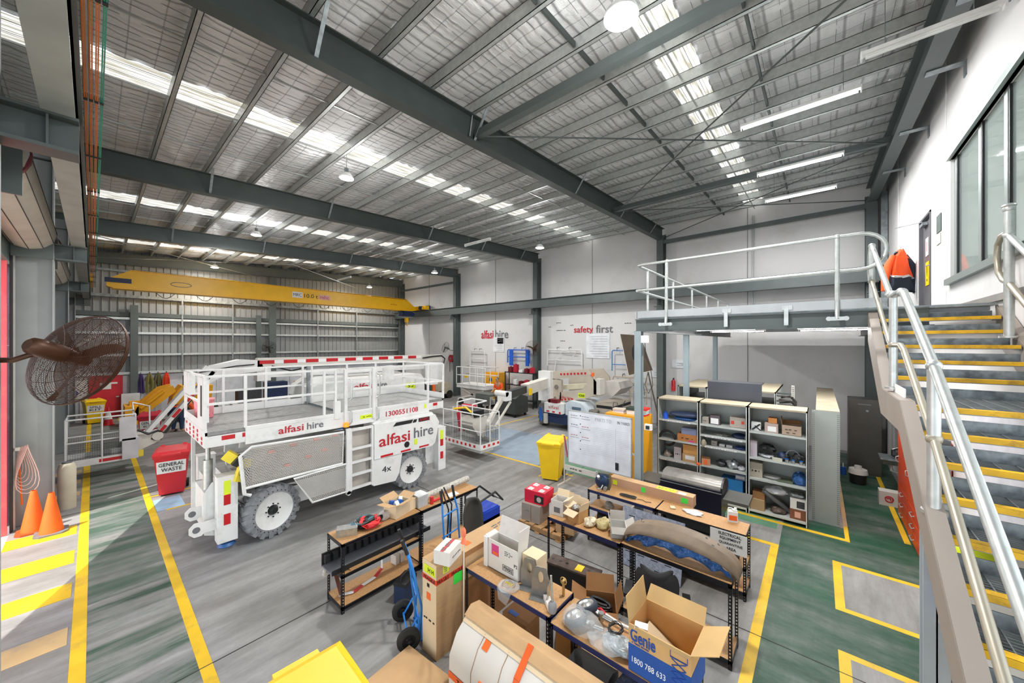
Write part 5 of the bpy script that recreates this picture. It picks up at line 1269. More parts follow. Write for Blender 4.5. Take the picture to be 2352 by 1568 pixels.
pad(.46, .56, .09, (-.22, 0, .8), fab, 'backrest', .25, Matrix.Rotation(PI / 2, 3, 'Y') @ Matrix.Rotation(PI / 2, 3, 'Z') @ Matrix.Rotation(-.08, 3, 'X'))
pad(.34, .13, .1, (-.24, 0, 1.03), fab, 'headrest', .2, Matrix.Rotation(PI / 2, 3, 'Y') @ Matrix.Rotation(PI / 2, 3, 'Z'))
pad(.48, .48, .1, (.05, 0, .48), fab, 'seat')
for s in (-1, 1): part('armrest', M().box(-.12, .14, s * .3 - .04, s * .3 + .04, .68, .72).bar((0, s * .28, .46), (0, s * .3, .68), .04, .03), black, t)
part('gas_lift', M().cyl((0.05, 0, .1), (.05, 0, .44), .03), black, t)
q = M()
for k in range(5): q.bar((.05, 0, .1), (.05 + .28 * math.cos(k * 1.257), .28 * math.sin(k * 1.257), .07), .04, .03)
part('star_base', q, black, t)
for k in range(5): part('castor', M().cyl((.05 + .28 * math.cos(k * 1.257) - .02, .28 * math.sin(k * 1.257), .03), (.05 + .28 * math.cos(k * 1.257) + .02, .28 * math.sin(k * 1.257), .03), .03, 12), black, t)
part('back_bar', M().bar((-.02, 0, .44), (-.26, 0, .46), .05, .02).bar((-.26, 0, .45), (-.27, 0, .8), .05, .02), black, t)
# ---- pallet with red box beyond the racks
t = thing('pallet', 'pale timber pallet on the floor beyond the middle rack', 'pallet', (5.55, 3.88, 0), 0.0)
pw = mat('pallet_wood', '#b58e62', .8, 0, .2, 6, stretch=(6, 1, 1))
for x in (-.2, 0, .2): part('bearer', M().box(x - .04, x + .04, -.5, .5, .02, .1), pw, t)
for y in (-.45, -.25, -.05, .15, .35): part('board', M().box(-.26, .26, y, y + .12, .1, .12), pw, t)
for y in (-.45, .0, .35): part('board', M().box(-.26, .26, y, y + .1, 0, .02), pw, t)
t = thing('storage_box', 'grey cardboard box with printed symbols under the red box on the pallet', 'box', (5.55, 4.15, .12), .1); part('body', M().box(-.18, .18, -.2, .2, 0, .32), mat('grey_board', '#a0968c', .8), t); local_scribble(t, 'TOP', ltgrey, (-.183, .05, .2), (0, -1, 0), (0, 0, 1), width=.12)
part('box_seam', M().box(-.182, -.18, -.01, .0, 0, .32), card_d, t)
t = thing('battery_charger', 'bright red battery box with terminals stacked on the grey box', 'battery', (5.62, 4.12, .44), .1)
part('case', M().box(-.17, .2, -.22, .22, 0, .24), mat('pink_red', '#d8203f', .35), t)
part('face_panel', M().box(-.173, -.17, -.2, .0, .03, .17), black, t); part('face_picture', M().cyl((-.174, -.1, .1), (-.176, -.1, .1), .05, 16), mat('silver_mark', '#c7b7b0', .4), t)
for x, y in ((-.1, -.12), (-.1, .12), (.1, -.12), (.1, .12)): part('terminal', M().cyl((x, y, .24), (x, y, .27), .03, 10).box(x - .05, x + .05, y - .05, y + .05, .24, .25), paper, t)
carton('plain_carton', 'plain brown carton behind the red battery box', (5.85, 3.7, .0), (.3, .3, .62), 0, card)
carton('open_carton', 'wide open brown carton behind the white printed carton on the pallet', (5.6, 3.45, .12), (.36, .34, .42), .2, card, card_l, flaps=[(0, 15, .15), (3, 30, .15), (1, 60, .1)])
# ================================================================ MACHINES
meshm = mat('perforated_white', '#cfcbc4', .5, 0, .08)
def perf_grid(q, poly, y, pitch=.028, w=.011, th=.003):
    """perforated sheet in the XZ plane: crossing diagonal strips clipped to a convex polygon"""
    P = [Vector(p) for p in poly]
    def clip(a, d):
        t0, t1 = -1e9, 1e9; n = len(P)
        cx = sum(p.x for p in P) / n; cz = sum(p.y for p in P) / n
        for i in range(n):
            e = P[(i + 1) % n] - P[i]; nn = Vector((-e.y, e.x))
            if nn.dot(Vector((cx, cz)) - P[i]) < 0: nn = -nn
            den = nn.dot(d); num = nn.dot(P[i] - a)
            if abs(den) < 1e-9:
                if num > 0: return None
                continue
            tt = num / den
            if den > 0: t0 = max(t0, tt)
            else: t1 = min(t1, tt)
        return (t0, t1) if t1 - t0 > .005 else None
    for ang in (60, -60):
        d = Vector((math.cos(math.radians(ang)), math.sin(math.radians(ang)))); nrm = Vector((-d.y, d.x))
        vals = [p.dot(nrm) for p in P]; s = min(vals) + pitch / 2
        while s < max(vals):
            r_ = clip(nrm * s, d)
            if r_:
                a = nrm * s + d * r_[0]; b_ = nrm * s + d * r_[1]; h = nrm * w / 2
                q.quad((a.x - h.x, y, a.y - h.y), (b_.x - h.x, y, b_.y - h.y), (b_.x + h.x, y, b_.y + h.y), (a.x + h.x, y, a.y + h.y))
            s += pitch
    return q
def tractor_wheel(parent, c, r, w, rz=0, tyre=None, rim=white, lugs=20, hubm=black, world=True):
    c = Vector(c); R3 = Matrix.Rotation(rz, 3, 'Z') @ Matrix.Rotation(PI / 2, 3, 'X')
    tyre = tyre or tyre_g
    prof = [(r * .69, -w / 2), (r * .8, -w / 2), (r * .93, -w * .44), (r * .95, -w * .3), (r * .95, w * .3), (r * .93, w * .44), (r * .8, w / 2), (r * .69, w / 2), (r * .67, 0), (r * .69, -w / 2)]
    q = M().lathe(prof, c, R3, 40)
    for k in range(lugs):
        for s in (-1, 1):
            a = 2 * PI * (k + (.25 if s > 0 else 0)) / lugs
            vs = []
            for rr_, zz in ((.9, s * w * .02), (.9, s * w * .5)):
                pass
            da = .55 * 2 * PI / lugs / 2
            p = []
            for (ra, z, off) in ((.93, s * w * .02, .10), (.93, s * w * .49, -.05), (.80, s * w * .52, -.09)):
                for dd in (-da, da):
                    for o in (0, .065 * (1 if ra > .9 else .12)):
                        an = a + off * s * 0 + off + dd * (1 if o == 0 else .8)
                        p.append(R3 @ Vector(((ra + o) * r * math.cos(an), (ra + o) * r * math.sin(an), z)) + c)
            q.add(p, [(0, 2, 3, 1), (4, 5, 7, 6), (1, 3, 7, 5), (0, 1, 5, 4), (2, 6, 7, 3), (5, 7, 11, 9), (4, 5, 9, 8), (6, 10, 11, 7), (8, 9, 11, 10)])
    wp = part('wheel', q, tyre, parent, world=world, smooth=False, fix=True)
    q = M().lathe([(0, w * .2), (r * .17, w * .22), (r * .2, w * .3), (r * .3, w * .28), (r * .4, w * .34), (r * .64, w * .42), (r * .7, w * .5), (r * .7, -w * .5), (r * .4, -w * .3), (0, -w * .3)], c, R3, 36)
    part('rim', q, rim, wp, world=True)
    q = M().lathe([(0, w * .5), (r * .1, w * .5), (r * .15, w * .42), (r * .17, w * .2), (0, w * .2)], c, R3, 20)
    for k in range(8): q.cyl(R3 @ Vector((r * .25 * math.cos(k * .785), r * .25 * math.sin(k * .785), w * .28)) + c, R3 @ Vector((r * .25 * math.cos(k * .785), r * .25 * math.sin(k * .785), w * .36)) + c, r * .025, 6)
    part('hub', q, hubm, wp, world=True)
    q = M()
    for k in range(30):
        a = 2 * PI * k / 30; q.cyl(R3 @ Vector((r * .76 * math.cos(a), r * .76 * math.sin(a), w * .5)) + c, R3 @ Vector((r * .76 * math.cos(a), r * .76 * math.sin(a), w * .508)) + c, r * .022, 6)
    part('sidewall_hole', q, black, wp, world=True)
# ---------------- scissor lift
t = thing('scissor_lift', 'large white scissor lift with a long railed platform in the middle of the floor', 'scissor lift', (3.6, 8.4, 0))
P0, P1, YN, YF = 1.17, 5.98, 7.5, 9.35
def wp(n, q, m_=white, parent=None, **k): return part(n, q, m_, parent or t, world=True, **k)
wp('chassis', M().box(1.55, 5.55, 7.75, 9.1, .38, .8).box(1.35, 1.6, 7.6, 9.2, .45, 1.0).box(5.5, 5.75, 7.6, 9.2, .4, 1.0))
wp('scissor_arm', M().bar((1.7, 7.95, 1.15), (5.4, 7.95, 1.7), .08, .14), white)
wp('scissor_arm', M().bar((1.7, 7.85, 1.7), (5.4, 7.85, 1.15), .08, .14), white)
wp('scissor_arm', M().bar((1.7, 8.9, 1.15), (5.4, 8.9, 1.7), .08, .14), white)
wp('scissor_arm', M().bar((1.7, 9.0, 1.4), (5.4, 9.0, 1.2), .08, .14), white)
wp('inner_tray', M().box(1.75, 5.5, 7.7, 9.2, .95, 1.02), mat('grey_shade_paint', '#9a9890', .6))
# mesh side guards
mp_ = [(1.66, 1.04), (3.3, 1.05), (3.32, 1.68), (1.76, 1.72), (1.6, 1.6), (1.64, 1.12)]
g1 = wp('guard_frame', M().tube([(x, 7.36, z) for x, z in mp_], .024, 6, closed=True).tube([(1.6, 7.36, 1.6), (1.66, 7.36, .95), (1.75, 7.36, .9)], .03, 6))
wp('guard_mesh', perf_grid(M(), mp_, 7.36), meshm, g1, smooth=False, fix=False)
wp('guard_backing', M().box(1.8, 3.3, 7.50, 7.515, 1.06, 1.66), mat('guard_back', '#b3aca2', .7), g1)
q = M()
for (x, z) in ((2.0, 1.55), (2.35, 1.6), (2.75, 1.62), (3.1, 1.63), (2.25, 1.25), (2.6, 1.32), (2.9, 1.38)): q.box(x, x + .1, 7.352, 7.356, z, z + .05)
wp('faded_sticker', q, mat('pink_faded', '#b98f88', .6), g1)
tri = [(2.4, 1.0), (2.72, .46), (3.36, .46), (3.36, 1.03)]
g2 = wp('guard_frame', M().tube([(x, 7.33, z) for x, z in tri], .022, 6, closed=True))
wp('guard_mesh', perf_grid(M(), tri, 7.33), meshm, g2, smooth=False, fix=False)
wp('guard_post', M().box(3.36, 3.45, 7.3, 7.36, .4, 1.74).cyl((3.405, 7.3, .42), (3.405, 7.36, .42), .045, 12))
# ladder panel
q = M().box(3.47, 3.5, 7.36, 7.4, .42, 1.7).box(3.92, 3.96, 7.34, 7.4, .42, 1.7)
for z in (.44, .72, .98, 1.26, 1.66): q.box(3.47, 3.95, 7.35, 7.4, z, z + .05)
wp('ladder_rungs', q)
wp('ladder_backing', M().box(3.48, 3.95, 7.5, 7.52, .45, 1.66), mat('guard_back', '#b3aca2'))
wp('ladder_mesh', perf_grid(M(), [(3.5, .77), (3.8, .77), (3.8, .97), (3.5, .97)], 7.38), meshm, smooth=False, fix=False)
# engine cover
wp('base_plate', M().prism([(1.2, .3), (1.45, .2), (1.45, 1.15), (1.3, 1.15), (1.18, .95)], 7.75, 7.77))
cv = wp('engine_cover', M().prism([(3.97, .96), (5.5, .93), (5.6, 1.0), (5.72, 1.5), (5.6, 1.7), (3.97, 1.72)], 7.33, 7.8).prism([(3.97, 1.72), (5.6, 1.7), (5.55, 1.76), (4.02, 1.78)], 7.4, 7.8))
wp('red_stripe', M().box(4.12, 4.42, 7.325, 7.33, .965, 1.01).box(4.62, 4.88, 7.325, 7.33, .965, 1.005).box(5.12, 5.4, 7.325, 7.33, .962, 1.0), redtape, cv)
lettering('alfasi', ltred, cv, (4.47, 7.322, 1.33), XN, ZU, width=.78, height=.25, bold=.012)
lettering('hire', ltgrey, cv, (5.25, 7.322, 1.35), XN, ZU, width=.56, height=.25, bold=.012)
wp('black_graphic', M().prism([(4.42, 1.6), (4.9, 1.6), (4.95, 1.68), (4.5, 1.68)], 7.322, 7.328).prism([(4.93, 1.6), (5.03, 1.6), (5.06, 1.67), (4.97, 1.67)], 7.322, 7.328), ltblack, cv)
wp('awd_plate', M().box(5.1, 5.42, 7.322, 7.328, 1.59, 1.68), ltblack, cv)
lettering('AWD', ltred, cv, (5.26, 7.319, 1.635), XN, ZU, width=.28, height=.06, bold=.012)
wp('latch', M().cyl((4.78, 7.325, 1.12), (4.78, 7.33, 1.12), .07, 20), black, cv); wp('label', M().box(4.98, 5.06, 7.322, 7.328, 1.07, 1.2), hivis, cv)
lw_ = wp('lower_cover', M().prism([(3.97, .38), (4.5, .34), (4.6, .5), (4.68, .94), (3.97, .95)], 7.36, 7.7))
lettering('4x', ltblack, lw_, (4.28, 7.355, .68), XN, ZU, width=.22, height=.13)
# wheels
tractor_wheel(t, (2.1, 7.62, .47), .47, .34, .22, lugs=18)
tractor_wheel(t, (4.98, 7.6, .45), .45, .32, 0, lugs=18)
tractor_wheel(t, (2.1, 9.15, .47), .47, .34, PI, lugs=16)
tractor_wheel(t, (4.98, 9.15, .45), .45, .32, PI, lugs=16)
# outriggers
def outrigger(x0, x1, y0, y1, z0, z1, blue_foot=True):
    g_ = wp('outrigger', M().box(x0, x1, y0, y1, z0, z1).box(x0 - .01, x1 + .01, y0 - .01, y1 + .01, z1, z1 + .012))
    cx = (x0 + x1) / 2 - .01
    wp('warning_label', M().box(cx - .045, cx + .045, y0 - .006, y0, z1 - .3, z1 - .07), hivis, g_)
    wp('red_square', M().box(cx - .045, cx + .045, y0 - .006, y0, z1 - .47, z1 - .3), redtape, g_)
    wp('red_square', M().box(cx - .045, cx + .045, y0 - .006, y0, z1 - .8, z1 - .62), redtape, g_)
    if blue_foot: wp('foot_pad', M().lathe([(0, .16), (.1, .14), (.13, .1), (.12, .085), (0, .085)], ((x0 + x1) / 2, (y0 + y1) / 2, 0), n=20), mat('blue_foot', '#2e5a92', .4), g_)
outrigger(1.33, 1.6, 7.5, 7.72, .18, 1.27)
outrigger(5.72, 5.95, 7.36, 7.6, .25, 1.33, False)
outrigger(1.33, 1.6, 9.2, 9.42, .18, 1.27)
# end frame: cylinder, lugs, yellow-black arms
wp('end_plate', M().box(1.2, 1.3, 7.78, 8.6, .35, 1.0).box(1.15, 1.2, 8.55, 8.62, .5, 1.8))
wp('hydraulic_cylinder', M().cyl((1.28, 7.95, .75), (1.28, 7.95, 1.5), .065, 18).cyl((1.28, 7.95, 1.5), (1.28, 7.95, 1.7), .035, 12), galv)
for y, z in ((7.62, .48), (8.0, .62)):
    pts = [(1.1 + .12 * math.cos(a * PI / 4 + .39), z + .12 * math.sin(a * PI / 4 + .39)) for a in range(8)]
    lug = wp('tie_down_lug', M().prism(pts, y - .012, y + .012).box(1.15, 1.35, y - .009, y + .009, z - .08, z + .1), white)
    wp('lug_hole', M().cyl((1.08, y - .014, z), (1.08, y + .014, z), .05, 16), ltgrey, lug)
ys_ = wp('guard_arm', M().bar((1.45, 7.62, 1.62), (1.75, 7.5, 1.35), .1, .16).bar((1.72, 7.5, 1.5), (1.6, 7.48, 1.15), .1, .14), mat('warning_yellow', '#e6cf3a', .4))
wp('black_stripe', M().obox((1.6, 7.49, 1.5), (.09, .1, .19), Matrix.Rotation(.7, 3, 'Y')).obox((1.68, 7.42, 1.3), (.12, .06, .12), Matrix.Rotation(.3, 3, 'Y')), ltblack, ys_)
# platform
DK = 2.05
wp('platform_deck', M().box(P0, P1, YN, YF, DK - .06, DK), plate_d)
q = M()
for k in range(90): q.box(P0 + .05 + k * .0235, P0 + .06 + k * .0235, YN + .05, YF - .05, DK, DK + .004)
wp('deck_ribs', q, plate_d, smooth=False)
wp('platform_frame', M().box(P0, P1, YN - .01, YN + .04, 1.8, 1.98).box(P0, P1, YF - .04, YF, 1.78, DK).box(P0 - .01, P0 + .03, YN, YF, 1.8, DK + .02).box(P1 - .03, P1, YN, YF, 1.78, DK))
fs = wp('side_fascia', M().box(1.7, 5.5, YN - .035, YN - .01, 1.78, 2.0).box(1.7, 5.5, YN - .05, YN, 1.76, 1.79).box(1.7, 5.5, YN - .045, YN, 2.0, 2.06))
lettering('alfasi', ltred, fs, (2.4, YN - .041, 1.9), XN, ZU, width=.42, height=.13, bold=.012)
lettering('hire', ltgrey, fs, (2.82, YN - .041, 1.9), XN, ZU, width=.3, height=.13, bold=.012)
lettering('1300551108', ltred, fs, (4.75, YN - .041, 1.88), XN, ZU, width=.86, height=.115, bold=.012)
wp('label', M().box(3.72, 4.05, YN - .04, YN - .036, 1.86, 1.94), hivis, fs); wp('label', M().box(5.36, 5.42, YN - .04, YN - .036, 1.87, 1.97), hivis, fs)
for x0, x1 in ((1.38, 1.56), (1.66, 1.7), (5.65, 5.78)): wp('corner_reflector', M().box(x0, x1, YN - .015, YN - .01, 1.89, 1.96), redtape, fs)
scribble('4WD DIESEL', ltblack, fs, (3.88, YN - .043, 1.9), XN, ZU, width=.2, height=.035)
q = M(); rr = random.Random(11)
for i in range(5):
    for k in range(3):
        y = YN + .15 + i * .36; z = 1.83 + k * .075
        if rr.random() < .8: q.box(P0 - .016, P0 - .011, y, y + .09, z, z + .045)
wp('end_stickers', q, redtape, fs)
# rails
RT, RM, RL = 2.95, 2.5, 2.22
def rail_run(pts, posts, w=.038, mids=(RM,), toe=True):
    q = M()
    for a, b_ in zip(pts[:-1], pts[1:]):
        for z in (RT,) + mids: q.bar((a[0], a[1], z), (b_[0], b_[1], z), w * .7, w)
    r_ = wp('guardrail', q, white, smooth=False)
    if toe:
        q = M()
        for a, b_ in zip(pts[:-1], pts[1:]): q.bar((a[0], a[1], DK + .07), (b_[0], b_[1], DK + .07), .008, .14)
        wp('toe_board', q, white, r_, smooth=False)
    for (x, y) in posts: wp('rail_post', M().bar((x, y, DK), (x, y, RT), .042, .042), white, r_, smooth=False)
rail_run([(P0, YF), (P1, YF)], [(P0, YF), (1.75, YF), (2.5, YF), (3.25, YF), (3.45, YF), (4.3, YF), (5.1, YF), (P1, YF)])
rail_run([(P0, YN), (P0, YF)], [])
rail_run([(P1, YN), (P1, YF)], [])
rail_run([(P0, YN), (3.22, YN)], [(P0, YN), (1.7, YN - .02), (3.0, YN), (3.22, YN)], toe=False)
rail_run([(4.1, YN), (P1, YN)], [(4.1, YN), (5.5, YN), (P1, YN)], toe=False)
for x in (3.4, 4.02): wp('gate_post', M().bar((x, YN - .05, 1.85), (x, YN - .05, RT), .06, .06), white)
wp('hinge_plate', M().box(3.18, 3.3, YN - .06, YN + .02, 1.95, 2.3), white)
wp('gate', M().bar((3.44, YN, 2.06), (3.44, YN, 2.9), .035, .035).bar((3.96, YN, 2.06), (3.96, YN, 2.9), .035, .035).bar((3.44, YN, 2.9), (3.96, YN, 2.9), .03, .04).bar((3.44, YN, 2.52), (3.96, YN, 2.52), .03, .05).bar((3.44, YN, 2.66), (3.96, YN, 2.66), .03, .03), white)
wp('grab_handle', M().tube([(3.46, YN - .1, 2.75), (3.5, YN - .13, 2.7), (3.5, YN - .13, 2.35), (3.46, YN - .1, 2.3)], .014, 8).tube([(3.46, YN - .08, 2.1), (3.5, YN - .12, 2.06), (3.5, YN - .12, 1.85), (3.46, YN - .08, 1.8)], .014, 8), galv)
wp('grab_handle', M().tube([(4.06, YN - .1, 2.85), (4.12, YN - .13, 2.8), (4.12, YN - .13, 2.35), (4.06, YN - .1, 2.3)], .014, 8).tube([(4.06, YN - .08, 2.08), (4.1, YN - .12, 2.04), (4.1, YN - .12, 1.83), (4.06, YN - .08, 1.8)], .014, 8), galv)
wp('deck_divider', M().box(3.3, 3.34, YN, YF, DK, DK + .05).bar((3.3, YF - .2, DK), (3.3, YF - .2, RT), .06, .06), galv_d)
wp('manual_box', M().box(P0 - .03, P0 + .05, 8.7, YF, 2.55, RT), white)
wp('panel_box', M().box(P0 - .02, P0 + .06, YN + .05, 8.0, 2.2, RT - .02), white); wp('panel_slot', M().box(P0 - .025, P0 - .02, YN + .12, YN + .22, 2.3, 2.8), black)
wp('control_box', M().box(5.3, 5.6, YF - .12, YF, 2.45, 2.85), white); wp('label', M().box(1.35, 1.42, YF - .045, YF - .04, DK + .02, DK + .1), hivis)
b_ = wp('beacon', M().lathe([(0, .1), (.04, .095), (.055, .06), (.055, .0), (0, 0)], (3.4, 7.42, 1.76), n=16), mat('amber_beacon', '#f09018', .2, emit=.4)); wp('beacon_base', M().cyl((3.4, 7.42, 1.72), (3.4, 7.42, 1.762), .062, 16).cyl((3.4, 7.42, 1.6), (3.4, 7.42, 1.72), .03, 8), black, b_)
wp('hydraulic_hose', M().tube([(1.5, 7.6, .9), (1.7, 7.55, .72), (2.2, 7.7, .8), (2.8, 7.8, .7)], .02, 6), black)
solo('paint_bucket', M().lathe([(0, 0), (.14, 0), (.155, .32), (.165, .33), (.165, .36), (0, .36)], (0, 0, 0), n=20), mat('bucket_red_white', '#d98a90', .5, dirt='#c01830', dirt_amt=.9, scale=12), 'red and white bucket standing on the left end of the scissor lift platform', 'bucket', loc=(1.4, 9.05, 2.058))
# ---------------- baskets
def basket(t, x0, x1, y0, y1, z0, h, m_=white, mesh_h=.0, rz=0.0, cols=None):
    q = M(); r = .02; zt = z0 + h; zm = z0 + h * .5
    cs = [(x0, y0), (x1, y0), (x1, y1), (x0, y1)]
    q.tube([(x, y, zt) for x, y in cs], r, 8, closed=True).tube([(x, y, zm) for x, y in cs], r * .9, 8, closed=True)
    part('rail_loop', q, m_, t, world=True)
    for (x, y) in cs + [((x0 + x1) / 2, y0), ((x0 + x1) / 2, y1)] + [(x0, (y0 + y1) / 2)]:
        part('basket_post', M().cyl((x, y, z0), (x, y, zt), r * .9, 8), m_, t, world=True)
    part('basket_floor', M().box(x0, x1, y0, y1, z0 - .03, z0), plate_d, t, world=True)
    part('toe_board', M().box(x0, x1, y0 - .012, y0, z0 - .04, z0 + .13).box(x0, x1, y1, y1 + .012, z0 - .04, z0 + .13).box(x0 - .012, x0, y0, y1, z0 - .04, z0 + .13).box(x1, x1 + .012, y0, y1, z0 - .04, z0 + .13), m_, t, world=True)
    q = M()
    n = int((x1 - x0) / .04)
    for yy in (y0, y1):
        for k in range(n): q.bar((x0 + k * .04, yy, z0 + .12), (x0 + k * .04, yy, zm), .004, .004)
        for k in range(int((zm - z0) / .045)): q.bar((x0, yy, z0 + .12 + k * .045), (x1, yy, z0 + .12 + k * .045), .004, .004)
    for xx in (x0, x1):
        for k in range(int((y1 - y0) / .04)): q.bar((xx, y0 + k * .04, z0 + .12), (xx, y0 + k * .04, zm), .004, .004)
        for k in range(int((zm - z0) / .045)): q.bar((xx, y0, z0 + .12 + k * .045), (xx, y1, z0 + .12 + k * .045), .004, .004)
    part('wire_mesh', q, mat('dark_wire', '#54565a', .5, .4), t, world=True, smooth=False)
# ---------------- boom lift behind the scissor lift
t = thing('boom_lift', 'white articulated boom lift behind the scissor lift with a long striped boom', 'boom lift', (6.5, 14, 0))
basket(t, -.45, .75, 14.1, 15.0, .42, 1.15)
part('side_gate', M().tube([(.75, 15.0, 1.57), (.75, 15.3, 1.75), (1.1, 15.3, 1.6), (1.1, 15.2, .95), (.75, 15.0, .8)], .022, 8), white, t, world=True)
part('control_console', M().box(.45, .75, 14.0, 14.25, .9, 1.5).box(.5, .8, 14.0, 14.3, .4, .95), mat('console_white', '#c8c8cc', .5), t, world=True)
part('red_marking', M().box(.1, .6, 14.085, 14.09, .42, .5), redtape, t, world=True); part('hazard_plate', M().box(.72, .9, 14.08, 14.085, .4, .58), mat('warning_yellow', '#e6cf3a'), t, world=True)
part('basket_mount', M().prism([(.7, .45), (1.25, .7), (1.25, .95), (.75, .95)], 14.35, 14.75).cyl((1.2, 14.3, .85), (1.2, 14.8, .85), .12), wht2, t, world=True)
part('jib', M().bar((1.1, 14.5, .75), (2.45, 14.5, 2.6), .3, .1).bar((1.0, 14.5, .98), (2.3, 14.5, 2.78), .28, .1), white, t, world=True)
q = M()
for k in range(4):
    a, b_ = .08 + k * .23, .2 + k * .23
    q.bar((1.1 + 1.35 * a, 14.34, .75 + 1.85 * a), (1.1 + 1.35 * b_, 14.34, .75 + 1.85 * b_), .008, .08)
part('red_stripe', q, redtape, t, world=True)
part('jib_hose', M().tube([(.8, 14.3, 1.1), (1.0, 14.25, .95), (1.2, 14.3, 1.0), (1.35, 14.35, .9), (1.9, 14.4, 1.75), (2.4, 14.4, 2.55)], .03, 6), black, t, world=True)
part('knuckle', M().prism([(1.9, 2.35), (2.4, 2.78), (3.1, 2.95), (3.7, 2.9), (3.8, 2.55), (3.2, 2.5), (2.7, 2.45), (2.3, 2.2)], 14.35, 14.75), white, t, world=True)
part('main_boom', M().bar((3.6, 14.5, 2.82), (11.4, 14.5, 2.74), .3, .32), wht2, t, world=True)
part('upper_arm', M().bar((3.8, 14.6, 2.4), (10.6, 14.6, 2.35), .25, .2).box(3.6, 4.0, 14.4, 14.8, 2.2, 2.7).box(10.4, 11.4, 14.4, 14.8, 1.6, 2.6), white, t, world=True)
parts('red_stripe', [M().box(3.65 + k * .72, 4.09 + k * .72, 14.335, 14.345, 2.78, 2.9) for k in range(9)], redtape, t, world=True)
parts('white_stripe', [M().box(4.09 + k * .72, 4.37 + k * .72, 14.335, 14.345, 2.78, 2.9) for k in range(9)], wtape, t, world=True)
part('boom_hose', M().tube([(10.2, 14.3, 2.78), (10.8, 14.3, 2.84), (11.3, 14.3, 2.86), (11.6, 14.4, 2.7), (11.5, 14.4, 2.4)], .035, 6).tube([(4.0, 14.3, 2.7), (4.6, 14.3, 2.5), (5.2, 14.3, 2.62)], .03, 6).tube([(2.1, 14.3, 2.6), (3.0, 14.3, 2.75), (3.5, 14.3, 2.78)], .02, 6), black, t, world=True)
tr_ = part('turret', M().prism([(5.1, 1.35), (5.0, 1.9), (5.35, 2.15), (9.3, 2.15), (9.5, 1.9), (9.5, 1.05), (8.6, .95), (5.6, .95)], 13.2, 15.2), white, t, world=True)
part('counterweight', M().prism([(4.9, 1.25), (4.75, 1.6), (4.85, 1.95), (5.3, 2.25), (6.0, 2.25), (6.0, 1.1), (5.4, 1.05)], 13.1, 15.1), mat('light_grey_paint', '#cfd2d0', .4), t, world=True)
lettering('alfasi', ltred, tr_, (6.75, 13.17, 1.85), XN, ZU, width=.8, height=.22, bold=.012)
lettering('hire', ltgrey, tr_, (7.45, 13.17, 1.85), XN, ZU, width=.45, height=.22, bold=.012)
part('number_plate', M().box(8.55, 9.0, 13.18, 13.19, 1.55, 1.8), hivis, tr_, world=True); lettering('52', ltblack, tr_, (8.78, 13.17, 1.68), XN, ZU, width=.3, height=.13)
part('red_stripe', M().box(6.0, 6.4, 13.185, 13.195, 1.05, 1.1).box(8.6, 9.0, 13.185, 13.195, 1.05, 1.1), redtape, tr_, world=True)
part('access_panel', M().box(9.0, 9.05, 13.1, 13.2, 1.3, 2.0).box(9.9, 10.3, 13.3, 13.7, 1.6, 2.5), white, t, world=True)
part('chassis', M().box(5.2, 9.2, 13.4, 15.0, .4, .85), blue, t, world=True)
part('turntable', M().cyl((7.2, 14.2, .8), (7.2, 14.2, .98), .55, 24), black, t, world=True)
for x in (5.6, 8.9):
    for y, rz in ((13.2, 0), (15.2, PI)): tractor_wheel(t, (x, y, .5), .5, .35, rz, tyre=rubber, rim=blue, lugs=14)
# ---------------- boom lift on the right with blue rims
t = thing('boom_lift', 'white and beige boom lift with blue wheel rims parked by the back wall', 'boom lift', (13.3, 8, 0))
basket(t, 7.35, 8.15, 7.5, 9.2, .38, 1.0)
part('basket_frame', M().box(7.45, 8.0, 7.6, 9.0, .22, .34), white, t, world=True)
q = M()
for k in range(8): q.box(7.33, 7.337, 7.7 + k * .19, 7.78 + k * .19, .4, .47)
for k in range(4): q.box(7.45 + k * .2, 7.55 + k * .2, 7.485, 7.488, .4, .47)
part('red_marking', q, redtape, t, world=True)
part('console', M().prism([(7.55, .95), (7.8, .6), (8.1, .6), (8.2, 1.15), (7.6, 1.25)], 8.05, 8.6), wht2, t, world=True); part('console_top', M().box(7.6, 8.0, 8.0, 8.65, 1.2, 1.4), blackm, t, world=True)
part('control_guard', M().tube([(7.5, 8.0, 1.3), (7.5, 8.0, 1.62), (8.1, 8.0, 1.66), (8.1, 8.7, 1.66), (7.5, 8.7, 1.62), (7.5, 8.7, 1.3)], .022, 8), white, t, world=True)
part('yellow_guard', M().tube([(7.4, 7.95, 1.42), (7.5, 8.3, 1.5), (7.4, 8.75, 1.42)], .03, 8), yellow, t, world=True)
part('jib', M().bar((7.95, 8.1, .55), (9.3, 8.35, 1.65), .12, .14).bar((8.25, 7.9, .65), (9.45, 8.15, 1.45), .06, .06), wht2, t, world=True)
part('jib_head', M().box(9.15, 9.45, 8.1, 8.5, 1.5, 1.8).cyl((9.2, 8.1, 1.75), (9.2, 8.6, 1.75), .1), white, t, world=True)
part('inner_boom', M().bar((9.3, 8.3, 1.65), (11.0, 8.65, 1.72), .22, .26), mat('boom_dark', '#2c2f2e', .4), t, world=True)
part('main_boom', M().bar((10.8, 8.6, 1.7), (13.0, 8.85, 1.85), .34, .4), wht2, t, world=True)
part('boom_tip_label', M().box(10.8, 11.0, 8.38, 8.41, 1.5, 1.75), yellow, t, world=True)
part('tower', M().box(12.4, 12.75, 8.5, 9.12, 1.05, 2.3), white, t, world=True)
pl = [(8.5, 1.0), (8.55, 2.28), (6.8, 2.42), (6.55, 2.2), (6.5, 1.45), (7.0, 1.25), (8.1, 1.0)]
